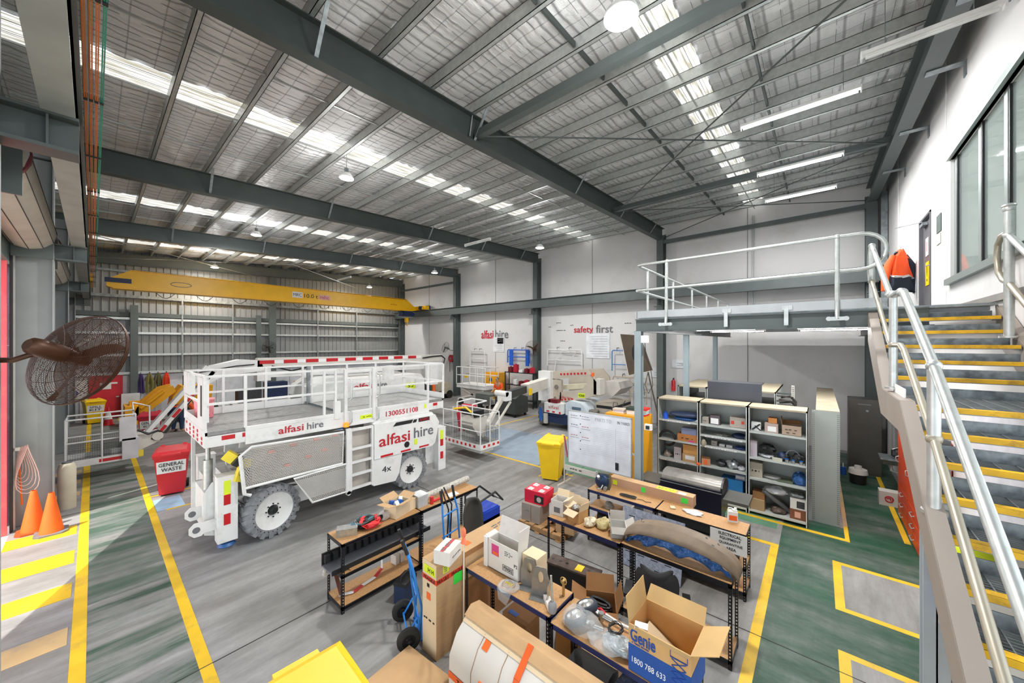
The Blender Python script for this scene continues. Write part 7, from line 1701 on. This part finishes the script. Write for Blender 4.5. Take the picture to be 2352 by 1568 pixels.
# shelf of equipment under the lower flight
t = thing('equipment_shelf', 'white shelf unit with yellow and blue items behind the pale stair post', 'shelf', (3.9, -1.1, 0)); part('upright', M().box(3.7, 3.74, -1.5, -.7, 0, 2.0).box(4.5, 4.54, -1.5, -.7, 0, 2.0), wht2, t, world=True)
for z in (.4, .9, 1.4, 1.95): part('shelf', M().box(3.74, 4.5, -1.5, -.7, z - .03, z), wht2, t, world=True)
solo('yellow_helmet', M().ball((4.1, -.85, 2.0), .12, sc=(1, 1, .8)), hivis, 'fluoro yellow hard hat on the shelf behind the pale stair post', 'helmet')
solo('blue_bottle', M().cyl((4.1, -.8, 1.401), (4.1, -.8, 1.7), .07, 14).cyl((4.1, -.8, 1.7), (4.1, -.8, 1.76), .03), blue, 'blue bottle on the shelf behind the pale stair post', 'bottle')

# ================================================================ BACK WALL AND FAR END
BX = 15.88
YN_ = (0, -1, 0)
s = thing('wall_lettering', 'red and grey alfasi hire lettering on the back wall', 'sign', (BX, 15, 4.0)); lettering('alfasi', ltred, s, (BX, 15.6, 4.02), YN_, ZU, width=1.05, height=.52, bold=.014); lettering('hire', ltgrey, s, (BX, 14.4, 4.02), YN_, ZU, width=1.05, height=.5, bold=.01)
s = thing('wall_lettering', 'red and grey safety first lettering on the back wall', 'sign', (BX, 8.4, 4.1)); lettering('safety', ltred, s, (BX, 8.9, 4.12), YN_, ZU, width=1.08, height=.42, bold=.014); lettering('first', ltgrey, s, (BX, 7.78, 4.17), YN_, ZU, width=.88, height=.38, bold=.01)
def notice(lab, y0, y1, z0, z1, lines, m_=None, hd=None):
    s = thing('wall_notice', lab, 'notice', (BX, (y0 + y1) / 2, z0)); part('sheet', M().box(BX - .006, BX, y0, y1, z0, z1), m_ or mat('notice_pale', '#dadde0', .6), s, world=True)
    for i in range(lines):
        z = z1 - .15 - i * (z1 - z0 - .25) / max(1, lines - 1); part('text_line', M().box(BX - .009, BX - .006, y0 + .12, y1 - .2 - .1 * (i % 3), z - .008, z + .008), mat('print_grey', '#8f9194', .6), s, world=True)
    return s
notice('tall pale list of rules under the safety first lettering', 7.5, 8.75, 2.75, 3.95, 9); notice('white company list under the alfasi hire lettering', 14.2, 15.1, 2.95, 3.85, 6)
n_ = notice('small picture of crossed hands under the alfasi hire lettering', 14.25, 14.75, 3.45, 3.8, 0); part('picture', M().prism([(14.75, 3.8), (14.25, 3.8), (14.3, 3.45)], BX - .012, BX - .006, 'x'), ltblack, n_, world=True)
for (y, z, t_) in ((10.35, 4.55, 'SAFETY'), (10.9, 4.35, 'CARE'), (10.2, 4.15, 'Priority No.'), (9.55, 4.4, 'CARE'), (6.6, 4.4, 'COURAGE'), (10.1, 3.6, 'honest')):
    s = thing('wall_word', 'small dark word decal %s, %s' % ({'SAFETY': 'alone', 'Priority No.': 'the longest', 'COURAGE': 'farthest right', 'honest': 'the lowest'}.get(t_, 'with a mark'), 'highest, left of safety first' if z > 4.5 else 'beside the lettering' if t_ != 'CARE' else ('furthest left' if y > 10 else 'just above the word safety')), 'decal', (BX, y, z)); scribble(t_, ltblack, s, (BX - .003, y, z), YN_, ZU, width=.05 * len(t_), height=.06)
s = notice('white printed notice on the back wall under the mezzanine', 4.0, 4.7, 2.45, 2.8, 4); notice('grey printed picture on the back wall left of the hose reel cables', 5.3, 5.6, 2.0, 2.45, 3)
def wframe(lab, y0, y1, z0, z1, m_, mids=(), w=.05, legs=True, x=15.7):
    t = thing('hung_rail_frame', lab, 'guardrail frame', (x, (y0 + y1) / 2, z0))
    q = M().tube([(x, y0, z0), (x, y0, z1 - .05), (x, y0 + .05, z1), (x, y1 - .05, z1), (x, y1, z1 - .05), (x, y1, z0)], w / 2, 8)
    part('outer_rail', q, m_, t, world=True)
    for z in mids: part('cross_rail', M().tube([(x, y0, z), (x, y1, z)], w / 2.4, 8), m_, t, world=True)
    part('wall_hook', M().tube([(15.9, y0 + (y1 - y0) * .35, z1 + .12), (x, y0 + (y1 - y0) * .35, z1 + .12), (x, y0 + (y1 - y0) * .35, z1 - .04)], .015, 6).tube([(15.9, y0 + (y1 - y0) * .7, z1 + .12), (x, y0 + (y1 - y0) * .7, z1 + .12), (x, y0 + (y1 - y0) * .7, z1 - .04)], .015, 6), ltblack, t, world=True)
    return t
wframe('white guardrail frame hung on the back wall left of the company list', 15.65, 16.95, 2.05, 3.0, white, (2.5,))
t = wframe('bright blue guardrail frame hung on the back wall', 12.15, 13.75, 2.35, 3.1, mat('frame_blue', '#1c5cc0', .4), (2.7,), .07); part('wide_post', M().box(15.66, 15.72, 13.35, 13.6, 2.2, 3.08).box(15.66, 15.72, 12.2, 12.4, 2.2, 3.08), mat('frame_blue', '#1c5cc0'), t, world=True)
t = wframe('wide white guardrail frame hung right of the brown caged fan', 8.9, 10.95, 2.3, 3.15, white, (2.6,)); part('brace', M().tube([(15.68, 10.5, 2.0), (15.68, 10.4, 2.6), (15.68, 10.0, 3.1), (15.68, 9.2, 3.05), (15.68, 9.4, 2.8)], .02, 6), white, t, world=True)
wframe('narrow blue and grey frame hung beside the leaning brown board', 6.5, 7.3, 2.2, 3.15, mat('frame_mid_blue', '#3c78b8', .4), (2.5,))
t = wframe('brown-stained white frame with cables hung below the brown board', 5.7, 7.25, .8, 1.95, mat('stained_white', '#b9a890', .6), (1.35, 1.7)); part('middle_post', M().cyl((15.7, 6.45, .8), (15.7, 6.45, 1.95), .03), mat('stained_white', '#b9a890'), t, world=True); part('cable', M().tube([(15.6, 7.0, 1.9), (15.55, 6.8, 1.7), (15.6, 6.3, 1.6), (15.6, 5.8, 1.75), (15.6, 5.75, 1.2)], .012, 5), black, t, world=True)
t = thing('hose_reel', 'dark red hose reel on the back wall beside the edge-on fan', 'hose reel', (15.6, 18.65, 2.45)); part('drum', M().cyl((-.1, 0, 0), (.1, 0, 0), .24, 24), mat('reel_red', '#8a1420', .5), t); part('hub', M().cyl((-.13, 0, 0), (-.1, 0, 0), .06, 12), ltgrey, t); part('hose_tail', M().tube([(0, .2, -.1), (0, .2, -.9)], .02, 6), black, t); part('wall_bracket', M().box(.1, .28, -.04, .04, -.05, .05), steel, t)
t = thing('hung_board', 'large dark brown board hanging tilted by the mezzanine corner', 'board', (13.0, 5.4, 2.3)); part('board', M().slab((13.0, 5.72, 3.83), (13.0, 4.95, 3.77), (13.0, 4.5, 2.5), (13.0, 5.38, 2.28), .02), mat('brown_board', '#4f4132', .6, 0, .2, 3), t, world=True); part('board_edge', M().tube([(13.0, 5.73, 3.83), (13.0, 5.39, 2.28), (13.0, 4.5, 2.5)], .015, 5), wht2, t, world=True)
part('dark_figure', M().blob((12.99, 5.15, 3.1), (.01, .1, .3), 4), black, t, world=True); part('hanging_wire', M().tube([(13.0, 5.4, 3.8), (13.2, 5.2, 3.95)], .005, 4).tube([(13.0, 5.0, 3.78), (13.2, 5.0, 3.95)], .005, 4), galv, t, world=True); part('prop_pole', M().bar((13.05, 4.7, 2.5), (14.2, 4.6, .2), .04, .04), mat('pole_brown', '#6d625a', .5), t, world=True)
t = thing('fire_extinguisher', 'red fire extinguisher hung on the back wall by the mezzanine posts', 'fire extinguisher', (15.75, 4.6, 1.5)); part('cylinder', M().lathe([(0, 0), (.08, 0), (.08, .4), (.03, .47), (0, .47)], n=14), red, t); part('valve', M().box(-.03, .06, -.02, .02, .47, .53).tube([(-.03, 0, .5), (-.12, 0, .45), (-.1, 0, .2)], .012, 5), black, t); part('bracket', M().box(.05, .14, -.03, .03, .1, .3), steel, t)
# red tool shelf and yellow cabinet at the back wall
t = thing('tool_shelf', 'black shelf of red tools against the back wall', 'shelf', (15.3, 12.4, 0))
for z in (.4, 1.2, 1.88): part('shelf', M().box(15.05, 15.42, 11.4, 13.4, z - .04, z), blackm, t, world=True)
for x in (15.06, 15.4):
    for y in (11.42, 13.38): part('leg', M().box(x - .02, x + .02, y - .02, y + .02, 0, 1.9), blackm, t, world=True)
rr = random.Random(6)
for i in range(9):
    y = 11.6 + (i % 5) * .38; z = 1.881 if i < 5 else 1.201; h = rr.uniform(.12, .32) if i != 3 else .42
    lab = ['low dark red', 'flat bright red', 'small white', 'tallest red', 'plain dark red'][i % 5] + ' tool case on the ' + ('top' if i < 5 else 'middle') + ' level of the black shelf'
    solo('tool_case', M().box(-.1, .1, -.12, .12, 0, h).box(-.02, .02, -.06, .06, h, h + .03), (mat('case_red', '#b01c34', .4), mat('dark_red', '#6a1620'), white)[i % 3 if i != 3 else 0], lab, 'tool case', 'tool cases on the black shelf', loc=(15.25, y, z), rz=rr.uniform(-.2, .2))
t = thing('yellow_cabinet', 'yellow cabinet with a blue round sticker at the back wall behind the worker', 'cabinet', (15.4, 14.55, 0)); part('cabinet_body', M().box(15.15, 15.8, 14.0, 15.1, 0, 1.76), cy, t, world=True); part('sticker', M().cyl((15.13, 14.6, 1.35), (15.15, 14.6, 1.35), .12, 16), ltblue, t, world=True); part('cabinet_door', M().box(15.135, 15.15, 14.05, 14.5, .1, 1.7), cy, t, world=True)
# small white cage lift behind
t = thing('cage_lift', 'white small scissor lift with a tall cage parked by the back wall', 'scissor lift', (14.0, 14.6, 0)); q = M(); z0, z1 = 1.2, 2.15
for z in (z0, 1.7, z1): q.tube([(13.4, 13.3, z), (14.4, 13.3, z), (14.4, 15.6, z), (13.4, 15.6, z)], .022, 6, closed=True)
for y in (13.3, 13.9, 14.5, 15.1, 15.6): q.cyl((13.4, y, z0), (13.4, y, z1), .02).cyl((14.4, y, z0), (14.4, y, z1), .02)
part('cage', q, white, t, world=True); part('platform', M().box(13.4, 14.4, 13.3, 15.6, 1.0, 1.2), white, t, world=True); part('scissor_stack', M().bar((13.5, 13.5, .4), (13.5, 15.3, .95), .05, .1).bar((13.5, 13.5, .95), (13.5, 15.3, .4), .05, .1).box(13.6, 14.2, 13.5, 15.4, .35, 1.0), wht2, t, world=True); part('chassis', M().box(13.4, 14.4, 13.4, 15.5, .15, .4), white, t, world=True)
for y in (13.7, 15.2): part('wheel', M().cyl((13.35, y, .2), (13.5, y, .2), .2, 18), rubber, t, world=True); part('wheel', M().cyl((14.3, y, .2), (14.45, y, .2), .2, 18), rubber, t, world=True)
solo('yellow_hat', M().ball((13.6, 15.0, 1.62), .12, sc=(1, 1, .7)), yellow, 'yellow hard hat hanging in the white cage lift', 'helmet')
dg = mat('bench_dark_green', '#5b605c', .5)
t = thing('work_bench', 'dark grey-green work bench with drawers in front of the worker', 'bench', (13.3, 12.6, 0)); part('bench_top', M().box(12.6, 13.3, 12.2, 13.2, .85, .95), dg, t, world=True); part('front_panel', M().box(12.58, 12.6, 12.2, 13.2, .45, .85), dg, t, world=True)
for y in (12.25, 13.15): part('leg', M().box(12.62, 12.68, y - .03, y + .03, 0, .85).box(13.22, 13.28, y - .03, y + .03, 0, .85), wht2, t, world=True)
t = thing('storage_chest', 'large dark grey-green steel chest on casters right of the worker', 'chest', (13.5, 11, 0)); part('chest_body', M().prism([(12.75, .15), (13.7, .15), (13.7, .9), (13.2, 1.05), (12.75, .85)], 10.7, 12.0), mat('chest_dark', '#3c403d', .5), t, world=True); part('chest_lid', M().slab((12.72, 10.68, .88), (12.72, 12.02, .88), (13.2, 12.02, 1.08), (13.2, 10.68, 1.08), .02), mat('chest_dark', '#3c403d'), t, world=True)
for x in (12.85, 13.6):
    for y in (10.8, 11.9): part('caster', M().cyl((x, y - .03, .07), (x, y + .03, .07), .07, 12).box(x - .03, x + .03, y - .03, y + .03, .07, .16), black, t, world=True)
wheelie('red_bin', 'plain red wheelie bin behind the right boom basket', (9.6, 10.6, 0), PI + .5, mat('bin_red_deep', '#b81c34'), h=1.05)
solo('red_jack', M().box(-.25, .25, -.09, .09, .05, .14).cyl((-.2, -.1, .06), (-.2, .1, .06), .06).cyl((.2, -.1, .06), (.2, .1, .06), .06).bar((.1, 0, .12), (-.3, 0, .35), .04, .04), red, 'red trolley jack on the floor beyond the right end of the scissor lift', 'jack', loc=(8.2, 10.9, 0), rz=.5)
t = thing('forklift', 'cream coloured machine with a mast standing left of the second wall column', 'machine', (14.3, 18.2, 0)); part('body', M().box(13.8, 14.8, 17.8, 18.6, .3, 1.0), mat('cream_body', '#b5ad98', .5), t, world=True); part('mast', M().box(13.75, 13.8, 17.9, 17.96, .1, 1.9).box(13.75, 13.8, 18.4, 18.46, .1, 1.9).box(13.74, 13.8, 17.9, 18.46, 1.3, 1.4).box(13.74, 13.8, 17.9, 18.46, 1.8, 1.86), mat('cream_body', '#b5ad98'), t, world=True); part('wheel', M().cyl((13.9, 17.75, .25), (13.9, 18.65, .25), .25, 16).cyl((14.7, 17.75, .25), (14.7, 18.65, .25), .25, 16), rubber, t, world=True); part('green_base', M().box(13.0, 13.7, 17.7, 18.5, .05, .45), mat('base_teal_grey', '#49555a', .5), t, world=True)
# ---- far left corner
rd = struct('door_4', M().box(-.05, .85, 25.08, 25.14, 0, 2.0), mat('fire_door_red', '#cc1e30', .4)); part('door_frame', M().box(-.12, -.05, 25.06, 25.14, 0, 2.06).box(.85, .92, 25.06, 25.14, 0, 2.06), mat('fire_door_red', '#cc1e30'), rd); part('handle', M().box(.7, .8, 25.04, 25.08, .95, 1.0), galv, rd); part('sign', M().box(.2, .55, 25.07, 25.08, 1.35, 1.65), paper, rd); part('sign', M().box(.55, .75, 25.07, 25.08, 1.58, 1.66), paper, rd)
s = thing('wall_sign', 'white safety sign with a blue oval left of the red fire door', 'sign', (-.45, 25.1, 1.3)); part('sheet', M().box(-.35, .3, -.01, .0, -.3, .5), paper, s); part('blue_oval', M().cyl((-.1, -.03, -.05), (-.1, -.01, -.05), .13, 20), ltblue, s)
tb = mat('lever_box_white', '#d2d4d6', .5)
solo('switch_box', M().box(-.14, .14, -.1, 0, 0, .7), tb, 'white switch box with a hatched panel right of the red fire door', 'switch box', loc=(1.3, 25.1, 1.0)); solo('switchboard', M().box(-.3, .3, -.3, 0, 0, 1.1), tb, 'white cabinet with a black top standing right of the red fire door', 'cabinet', loc=(1.15, 24.85, 0))
slc = [('purple', '#3a2a5a'), ('olive green', '#77703a'), ('dark olive', '#5c5636'), ('orange-red', '#d2401c')]
for i, (n_, c_) in enumerate(slc):
    x = 1.5 + i * .3; q = M(); rr = random.Random(i)
    for k in range(9): xo = rr.uniform(-.13, .13); q.tube([(xo * .3, 0, .05), (xo, -.05 + rr.uniform(-.04, .04), -.3), (xo * 1.2, -.03, -.8 - rr.uniform(0, .15)), (xo * .7, .02, -.4), (xo * .2, 0, .05)], .03, 5)
    t = thing('lifting_sling', 'bundle of %s lifting slings hanging on the far wall' % n_, 'sling', (x, 24.85, 1.95)); part('webbing', q, mat('sling_' + n_.replace(' ', '_').replace('-', '_'), c_, .8), t); part('hook', M().tube([(0, .15, .1), (0, 0, .12), (0, 0, .0)], .015, 6), steel, t)
# yellow loader
ly = mat('loader_yellow', '#e9a512', .4, 0, .08)
t = thing('loader', 'yellow mini loader with raised arms in the far left corner', 'loader', (2.6, 22.3, 0))
part('body', M().prism([(2.2, .45), (3.6, .45), (3.7, 1.5), (2.6, 1.55), (2.3, 1.1)], 21.8, 22.9), ly, t, world=True)
part('arm', M().prism([(1.0, .25), (1.25, .25), (1.7, .7), (2.4, 1.35), (2.3, 1.6), (1.9, 1.5), (1.2, .8)], 21.7, 21.85), ly, t, world=True); part('arm', M().prism([(1.0, .25), (1.25, .25), (1.7, .7), (2.4, 1.35), (2.3, 1.6), (1.9, 1.5), (1.2, .8)], 22.75, 22.9), ly, t, world=True)
part('bucket_mount', M().box(.85, 1.25, 21.7, 22.9, .08, .85).box(1.0, 1.3, 22.1, 22.5, .8, 1.0), ly, t, world=True); part('cylinder', M().cyl((1.3, 21.6, .75), (2.0, 21.6, 1.4), .06), ly, t, world=True)
for x in (2.5, 3.5): part('wheel', M().cyl((x, 21.55, .38), (x, 21.8, .38), .38, 20), rubber, t, world=True); part('rim', M().cyl((x, 21.53, .38), (x, 21.56, .38), .22, 18), ly, t, world=True)
part('roll_frame', M().tube([(2.7, 21.9, 1.5), (2.7, 21.9, 2.0), (2.7, 22.2, 2.0), (2.7, 22.2, 1.5)], .03, 6), black, t, world=True)
t = thing('traffic_cone', 'red cone with white band beside the yellow spill kit bin', 'cone', (.42, 23.0, 0)); part('cone_base', M().box(-.18, .18, -.18, .18, 0, .03), red, t); part('cone_body', M().lathe([(.15, .03), (.119, .25), (.059, .55), (.03, .75), (0, .75)], n=16), red, t); part('cone_band', M().lathe([(.12, .25), (.06, .55)], n=16), white, t)
# background workshop things seen between the rails of the scissor lift
t = thing('workshop_bench', 'grey work bench with drawers and a white power box seen through the scissor lift rails', 'bench', (6, 18, 0)); part('bench_top', M().box(3.6, 8.4, 17.6, 18.4, 1.0, 1.05), white, t, world=True); part('drawer_unit', M().box(3.8, 8.3, 17.7, 18.3, .55, 1.0), mat('cabinet_blue_grey', '#8d949c', .5), t, world=True)
for x in (3.7, 4.9, 6.0, 7.1, 8.3): part('leg', M().box(x - .04, x + .04, 17.7, 17.8, 0, 1.0), white, t, world=True)
part('power_box', M().box(6.5, 7.0, 17.6, 17.68, .65, .9), white, t, world=True)
for (x, y, w, h, m_, lab, nm) in ((4.2, 18, .8, .5, darkp, 'dark toolbox on the left of the work bench behind the scissor lift', 'toolbox'), (5.2, 18.1, .8, .75, dkblue, 'dark blue covered machine on the bench behind the scissor lift', 'machine'), (6.6, 18.1, 1.2, .7, ly, 'yellow engine cover on the bench behind the scissor lift', 'engine_cover'), (7.9, 18.1, .9, .8, red, 'red steel cabinet on the bench behind the scissor lift', 'cabinet')): solo(nm, M().box(-w / 2, w / 2, -.25, .25, 0, h).box(-w / 2 + .04, w / 2 - .04, -.26, -.25, .05, h - .05), m_, lab, nm.replace('_', ' '), loc=(x, y, 1.051))
solo('red_drum', M().cyl((0, 0, 0), (0, 0, .85), .3, 20), red, 'red drum on the floor under the work bench behind the scissor lift', 'drum', loc=(3.4, 16.9, 0))
solo('yellow_compressor', M().cyl((-.4, 0, .35), (.4, 0, .35), .25, 18).box(-.15, .15, -.15, .15, .55, .8).box(-.35, -.3, -.15, .15, 0, .2).box(.3, .35, -.15, .15, 0, .2), ly, 'yellow compressor on the floor under the work bench behind the scissor lift', 'compressor', loc=(5.6, 17.0, 0))
for i, (x, m_) in enumerate(((10.2, blue), (10.8, paper), (11.4, blue))): solo('drum_barrel', M().cyl((0, 0, 0), (0, 0, .9), .28, 20).cyl((0, 0, .9), (0, 0, .92), .25, 20), m_, ('left blue', 'middle white', 'right blue')[i] + ' barrel standing behind the right end of the scissor lift rails', 'barrel', loc=(x, 16.5, 0))
for i in range(4): solo('gas_cylinder', M().lathe([(0, 0), (.11, 0), (.11, 1.2), (.04, 1.38), (.03, 1.45), (0, 1.45)], n=14), (mat('maroon', '#5a1c24', .5), darkp, mat('dark_green_cyl', '#28443c', .5), orl)[i], ('maroon', 'black', 'dark green', 'orange')[i] + ' gas cylinder in the row behind the right end of the scissor lift', 'gas cylinder', loc=(12.0 + i * .26, 16.9, 0))
# ---- cones, bollard, cables near the left column
def cone(lab, c, s, base, m_=orange):
    t = thing('traffic_cone', lab, 'cone', c)
    part('cone_body', M().lathe([(.15 * s, .03), (.035 * s, .74 * s), (.03 * s, .74 * s)], n=24), mat('cone_orange', '#f26a1c', .5, 0, .06), t)
    part('cone_base', M().prism([(-.2 * s, -.13 * s), (-.13 * s, -.2 * s), (.13 * s, -.2 * s), (.2 * s, -.13 * s), (.2 * s, .13 * s), (.13 * s, .2 * s), (-.13 * s, .2 * s), (-.2 * s, .13 * s)], 0, .03, 'z'), base, t); return t
cone('orange cone with a grey base standing in the sunlight nearest the camera', (-.5, 10.75, 0), 1.0, mat('cone_base_grey', '#6f7478', .6)); cone('orange cone in the shade close to the grey column', (-.72, 11.1, 0), 1.02, mat('cone_base_orange', '#b0501c', .6))
t = thing('bollard', 'dirty white plastic bollard against the near grey column', 'bollard', (-.36, 12.1, 0)); part('bollard_body', M().lathe([(0, 0), (.13, 0), (.13, .85), (.1, .95), (0, .95)], n=20), mat('dirty_white', '#c9c6b2', .6), t); part('bollard_cap', M().cyl((0, 0, .95), (0, 0, .98), .07, 12), ltgrey, t)
t = thing('cable_hook', 'coiled pink and white leads hanging on the door jamb beside the near column', 'cable', (-.9, 11.4, 1.4)); q = M()
for k in range(6): q.tube([(.0 + (.05 + .025 * k) * math.sin(a * .35) * (1 - math.cos(a * .35)) * .6 + .02 * k, -.02 * k, -.12 - .03 * k + (.26 + .04 * k) * math.cos(a * .35)) for a in range(18)], .007, 5, closed=True)
part('lead', q, mat('pink_lead', '#c9a39a', .5), t); part('hook', M().box(-.05, .1, -.02, .02, .08, .14), wht2, t); part('orange_tail', M().tube([(0, 0, -.2), (.02, 0, -.7), (.03, .0, -.95)], .012, 5), orl, t)

# ================================================================ PEOPLE
skin = mat('skin', '#c08e70', .6); navyp = mat('navy_trousers', '#1f3352', .8, 0, .1); grey_h = mat('grey_hair', '#6d655c', .8)
def skinned(name, verts, edges, radii, m_, parent, root=0, sub=2):
    me = bpy.data.meshes.new(name); me.from_pydata(verts, edges, []); me.materials.append(m_)
    o = bpy.data.objects.new(name, me); COL.objects.link(o); o.parent = parent
    sk = o.modifiers.new('skin', 'SKIN'); ss = o.modifiers.new('sub', 'SUBSURF'); ss.levels = sub; ss.render_levels = sub
    if not me.skin_vertices: me.skin_vertices.new()
    for i, r_ in enumerate(radii): me.skin_vertices[0].data[i].radius = r_ if isinstance(r_, tuple) else (r_, r_); me.skin_vertices[0].data[i].use_root = (i == root)
    for p in me.polygons: p.use_smooth = True
    return o
def person(lab, c, rz, J_, hands_to, bend):
    t = thing('person', lab, 'person', c, rz)
    v = J_; names = list(v.keys()); idx = {n: i for i, n in enumerate(names)}
    E_ = [('pelvis', 'waist'), ('waist', 'chest'), ('chest', 'neck'), ('neck', 'head'), ('pelvis', 'hipL'), ('pelvis', 'hipR'), ('hipL', 'kneeL'), ('hipR', 'kneeR'), ('kneeL', 'ankL'), ('kneeR', 'ankR'), ('ankL', 'toeL'), ('ankR', 'toeR'), ('chest', 'shL'), ('chest', 'shR'), ('shL', 'elL'), ('shR', 'elR'), ('elL', 'wrL'), ('elR', 'wrR')]
    R = dict(pelvis=(.15, .12), waist=(.14, .11), chest=(.17, .12), neck=.055, head=.06, hipL=.1, hipR=.1, kneeL=.065, kneeR=.065, ankL=.045, ankR=.045, toeL=.04, toeR=.04, shL=.065, shR=.065, elL=.045, elR=.045, wrL=.03, wrR=.03)
    skinned('body', [v[n] for n in names], [(idx[a], idx[b_]) for a, b_ in E_], [R[n] for n in names], skin, t)
    def garment(nm, ns, ed, m_, k): ii = {n: i for i, n in enumerate(ns)}; return skinned(nm, [v[n] for n in ns], [(ii[a], ii[b_]) for a, b_ in ed], [(tuple(q * k for q in R[n]) if isinstance(R[n], tuple) else R[n] * k) for n in ns], m_, t)
    garment('trousers', ['pelvis', 'hipL', 'hipR', 'kneeL', 'kneeR', 'ankL', 'ankR'], [('pelvis', 'hipL'), ('pelvis', 'hipR'), ('hipL', 'kneeL'), ('hipR', 'kneeR'), ('kneeL', 'ankL'), ('kneeR', 'ankR')], navyp, 1.3)
    garment('shirt', ['waist', 'chest', 'shL', 'shR', 'elL', 'elR', 'pelvis'], [('waist', 'chest'), ('pelvis', 'waist'), ('chest', 'shL'), ('chest', 'shR'), ('shL', 'elL'), ('shR', 'elR')], org, 1.22)
    garment('boots', ['ankL', 'ankR', 'toeL', 'toeR', 'pelvis'][:2] + ['toeL', 'toeR'], [('ankL', 'toeL'), ('ankR', 'toeR')], rubber, 1.35)
    h = Vector(v['head']); d = (h - Vector(v['neck'])).normalized(); f = Vector(v.get('_face', (1, 0, 0)))
    return t, h, d
def add_head(t, c, face):
    c = Vector(c); f = Vector(face).normalized(); sd = f.cross(Vector((0, 0, 1))).normalized()
    part('head', M().ball(c, .1, 18, 14, (.95, .78, 1.15)).ball(c + f * .1 + Vector((0, 0, -.01)), .02, 8, 6, (1, .8, 1.2)).ball(c + sd * .08, .025, 8, 6, (.6, .5, 1)).ball(c - sd * .08, .025, 8, 6, (.6, .5, 1)).ball(c + f * .045 + Vector((0, 0, -.08)), .04, 10, 8), skin, t)
    part('hair', M().ball(c + Vector((0, 0, .025)) - f * .02, .103, 16, 12, (.97, .84, 1.08)), grey_h, t)
    part('eye', M().ball(c + f * .082 + sd * .033 + Vector((0, 0, .015)), .011).ball(c + f * .082 - sd * .033 + Vector((0, 0, .015)), .011), black, t); part('mouth', M().obox(c + f * .085 - Vector((0, 0, .055)), (.01, .045, .008), Matrix.Rotation(math.atan2(f.y, f.x), 3, 'Z')), mat('lip', '#8a4a40', .6), t)
def hand(t, w, d):
    w = Vector(w); d = Vector(d).normalized(); s = d.cross(Vector((0, 0, 1))).normalized()
    V_ = [tuple(w), tuple(w + d * .05), tuple(w + d * .09)]; E_ = [(0, 1), (1, 2)]; R_ = [.022, .03, .028]
    for k in range(4):
        b_ = len(V_); o = (k - 1.5) * .02; L = (.035, .043, .04, .03)[k]
        V_ += [tuple(w + d * .1 + s * o), tuple(w + d * (.1 + L) + s * o - Vector((0, 0, .008))), tuple(w + d * (.1 + L * 1.6) + s * o - Vector((0, 0, .03)))]; E_ += [(2, b_), (b_, b_ + 1), (b_ + 1, b_ + 2)]; R_ += [.009, .008, .007]
    b_ = len(V_); V_ += [tuple(w + d * .04 + s * .035), tuple(w + d * .075 + s * .05 - Vector((0, 0, .01)))]; E_ += [(1, b_), (b_, b_ + 1)]; R_ += [.01, .008]
    skinned('hand', V_, E_, R_, skin, t, sub=1)
JA = dict(pelvis=(0, 0, .92), waist=(.02, 0, 1.05), chest=(.1, 0, 1.3), neck=(.15, 0, 1.46), head=(.19, 0, 1.53), hipL=(0, .1, .88), hipR=(0, -.1, .88), kneeL=(.03, .11, .48), kneeR=(.03, -.11, .48), ankL=(0, .11, .09), ankR=(0, -.11, .09), toeL=(.14, .12, .05), toeR=(.14, -.12, .05), shL=(.1, .2, 1.38), shR=(.1, -.2, 1.38), elL=(.16, .25, 1.12), elR=(.16, -.25, 1.12), wrL=(.38, .17, 1.05), wrR=(.38, -.17, 1.05))
t, h, d = person('person in an orange shirt and glasses working at the dark bench by the back wall', (13.75, 12.6, 0), PI * 1.04, JA, None, 0)
add_head(t, (.22, 0, 1.6), (1, 0, -.25)); hand(t, (.38, .17, 1.05), (.8, -.2, -.25)); hand(t, (.38, -.17, 1.05), (.8, .2, -.25)); part('glasses', M().box(.31, .32, -.07, .07, 1.6, 1.63), ltgrey, t)
JB = dict(pelvis=(0, 0, .9), waist=(.1, 0, 1.0), chest=(.33, 0, 1.06), neck=(.48, 0, 1.05), head=(.55, 0, 1.03), hipL=(0, .1, .87), hipR=(0, -.1, .87), kneeL=(-.02, .12, .47), kneeR=(.06, -.12, .48), ankL=(-.06, .13, .09), ankR=(.06, -.13, .09), toeL=(.09, .14, .05), toeR=(.2, -.13, .05), shL=(.34, .19, 1.04), shR=(.34, -.19, 1.04), elL=(.42, .22, .78), elR=(.42, -.22, .78), wrL=(.55, .14, .6), wrR=(.55, -.14, .6))
t, h, d = person('person in dark blue trousers bending over, seen behind the lowered white jib', (2.15, 19.1, 0), .5, JB, None, 1)
add_head(t, (.63, 0, 1.0), (.6, 0, -.8)); hand(t, (.55, .14, .6), (.5, 0, -.8)); hand(t, (.55, -.14, .6), (.5, 0, -.8))
for tt in ():
    pass
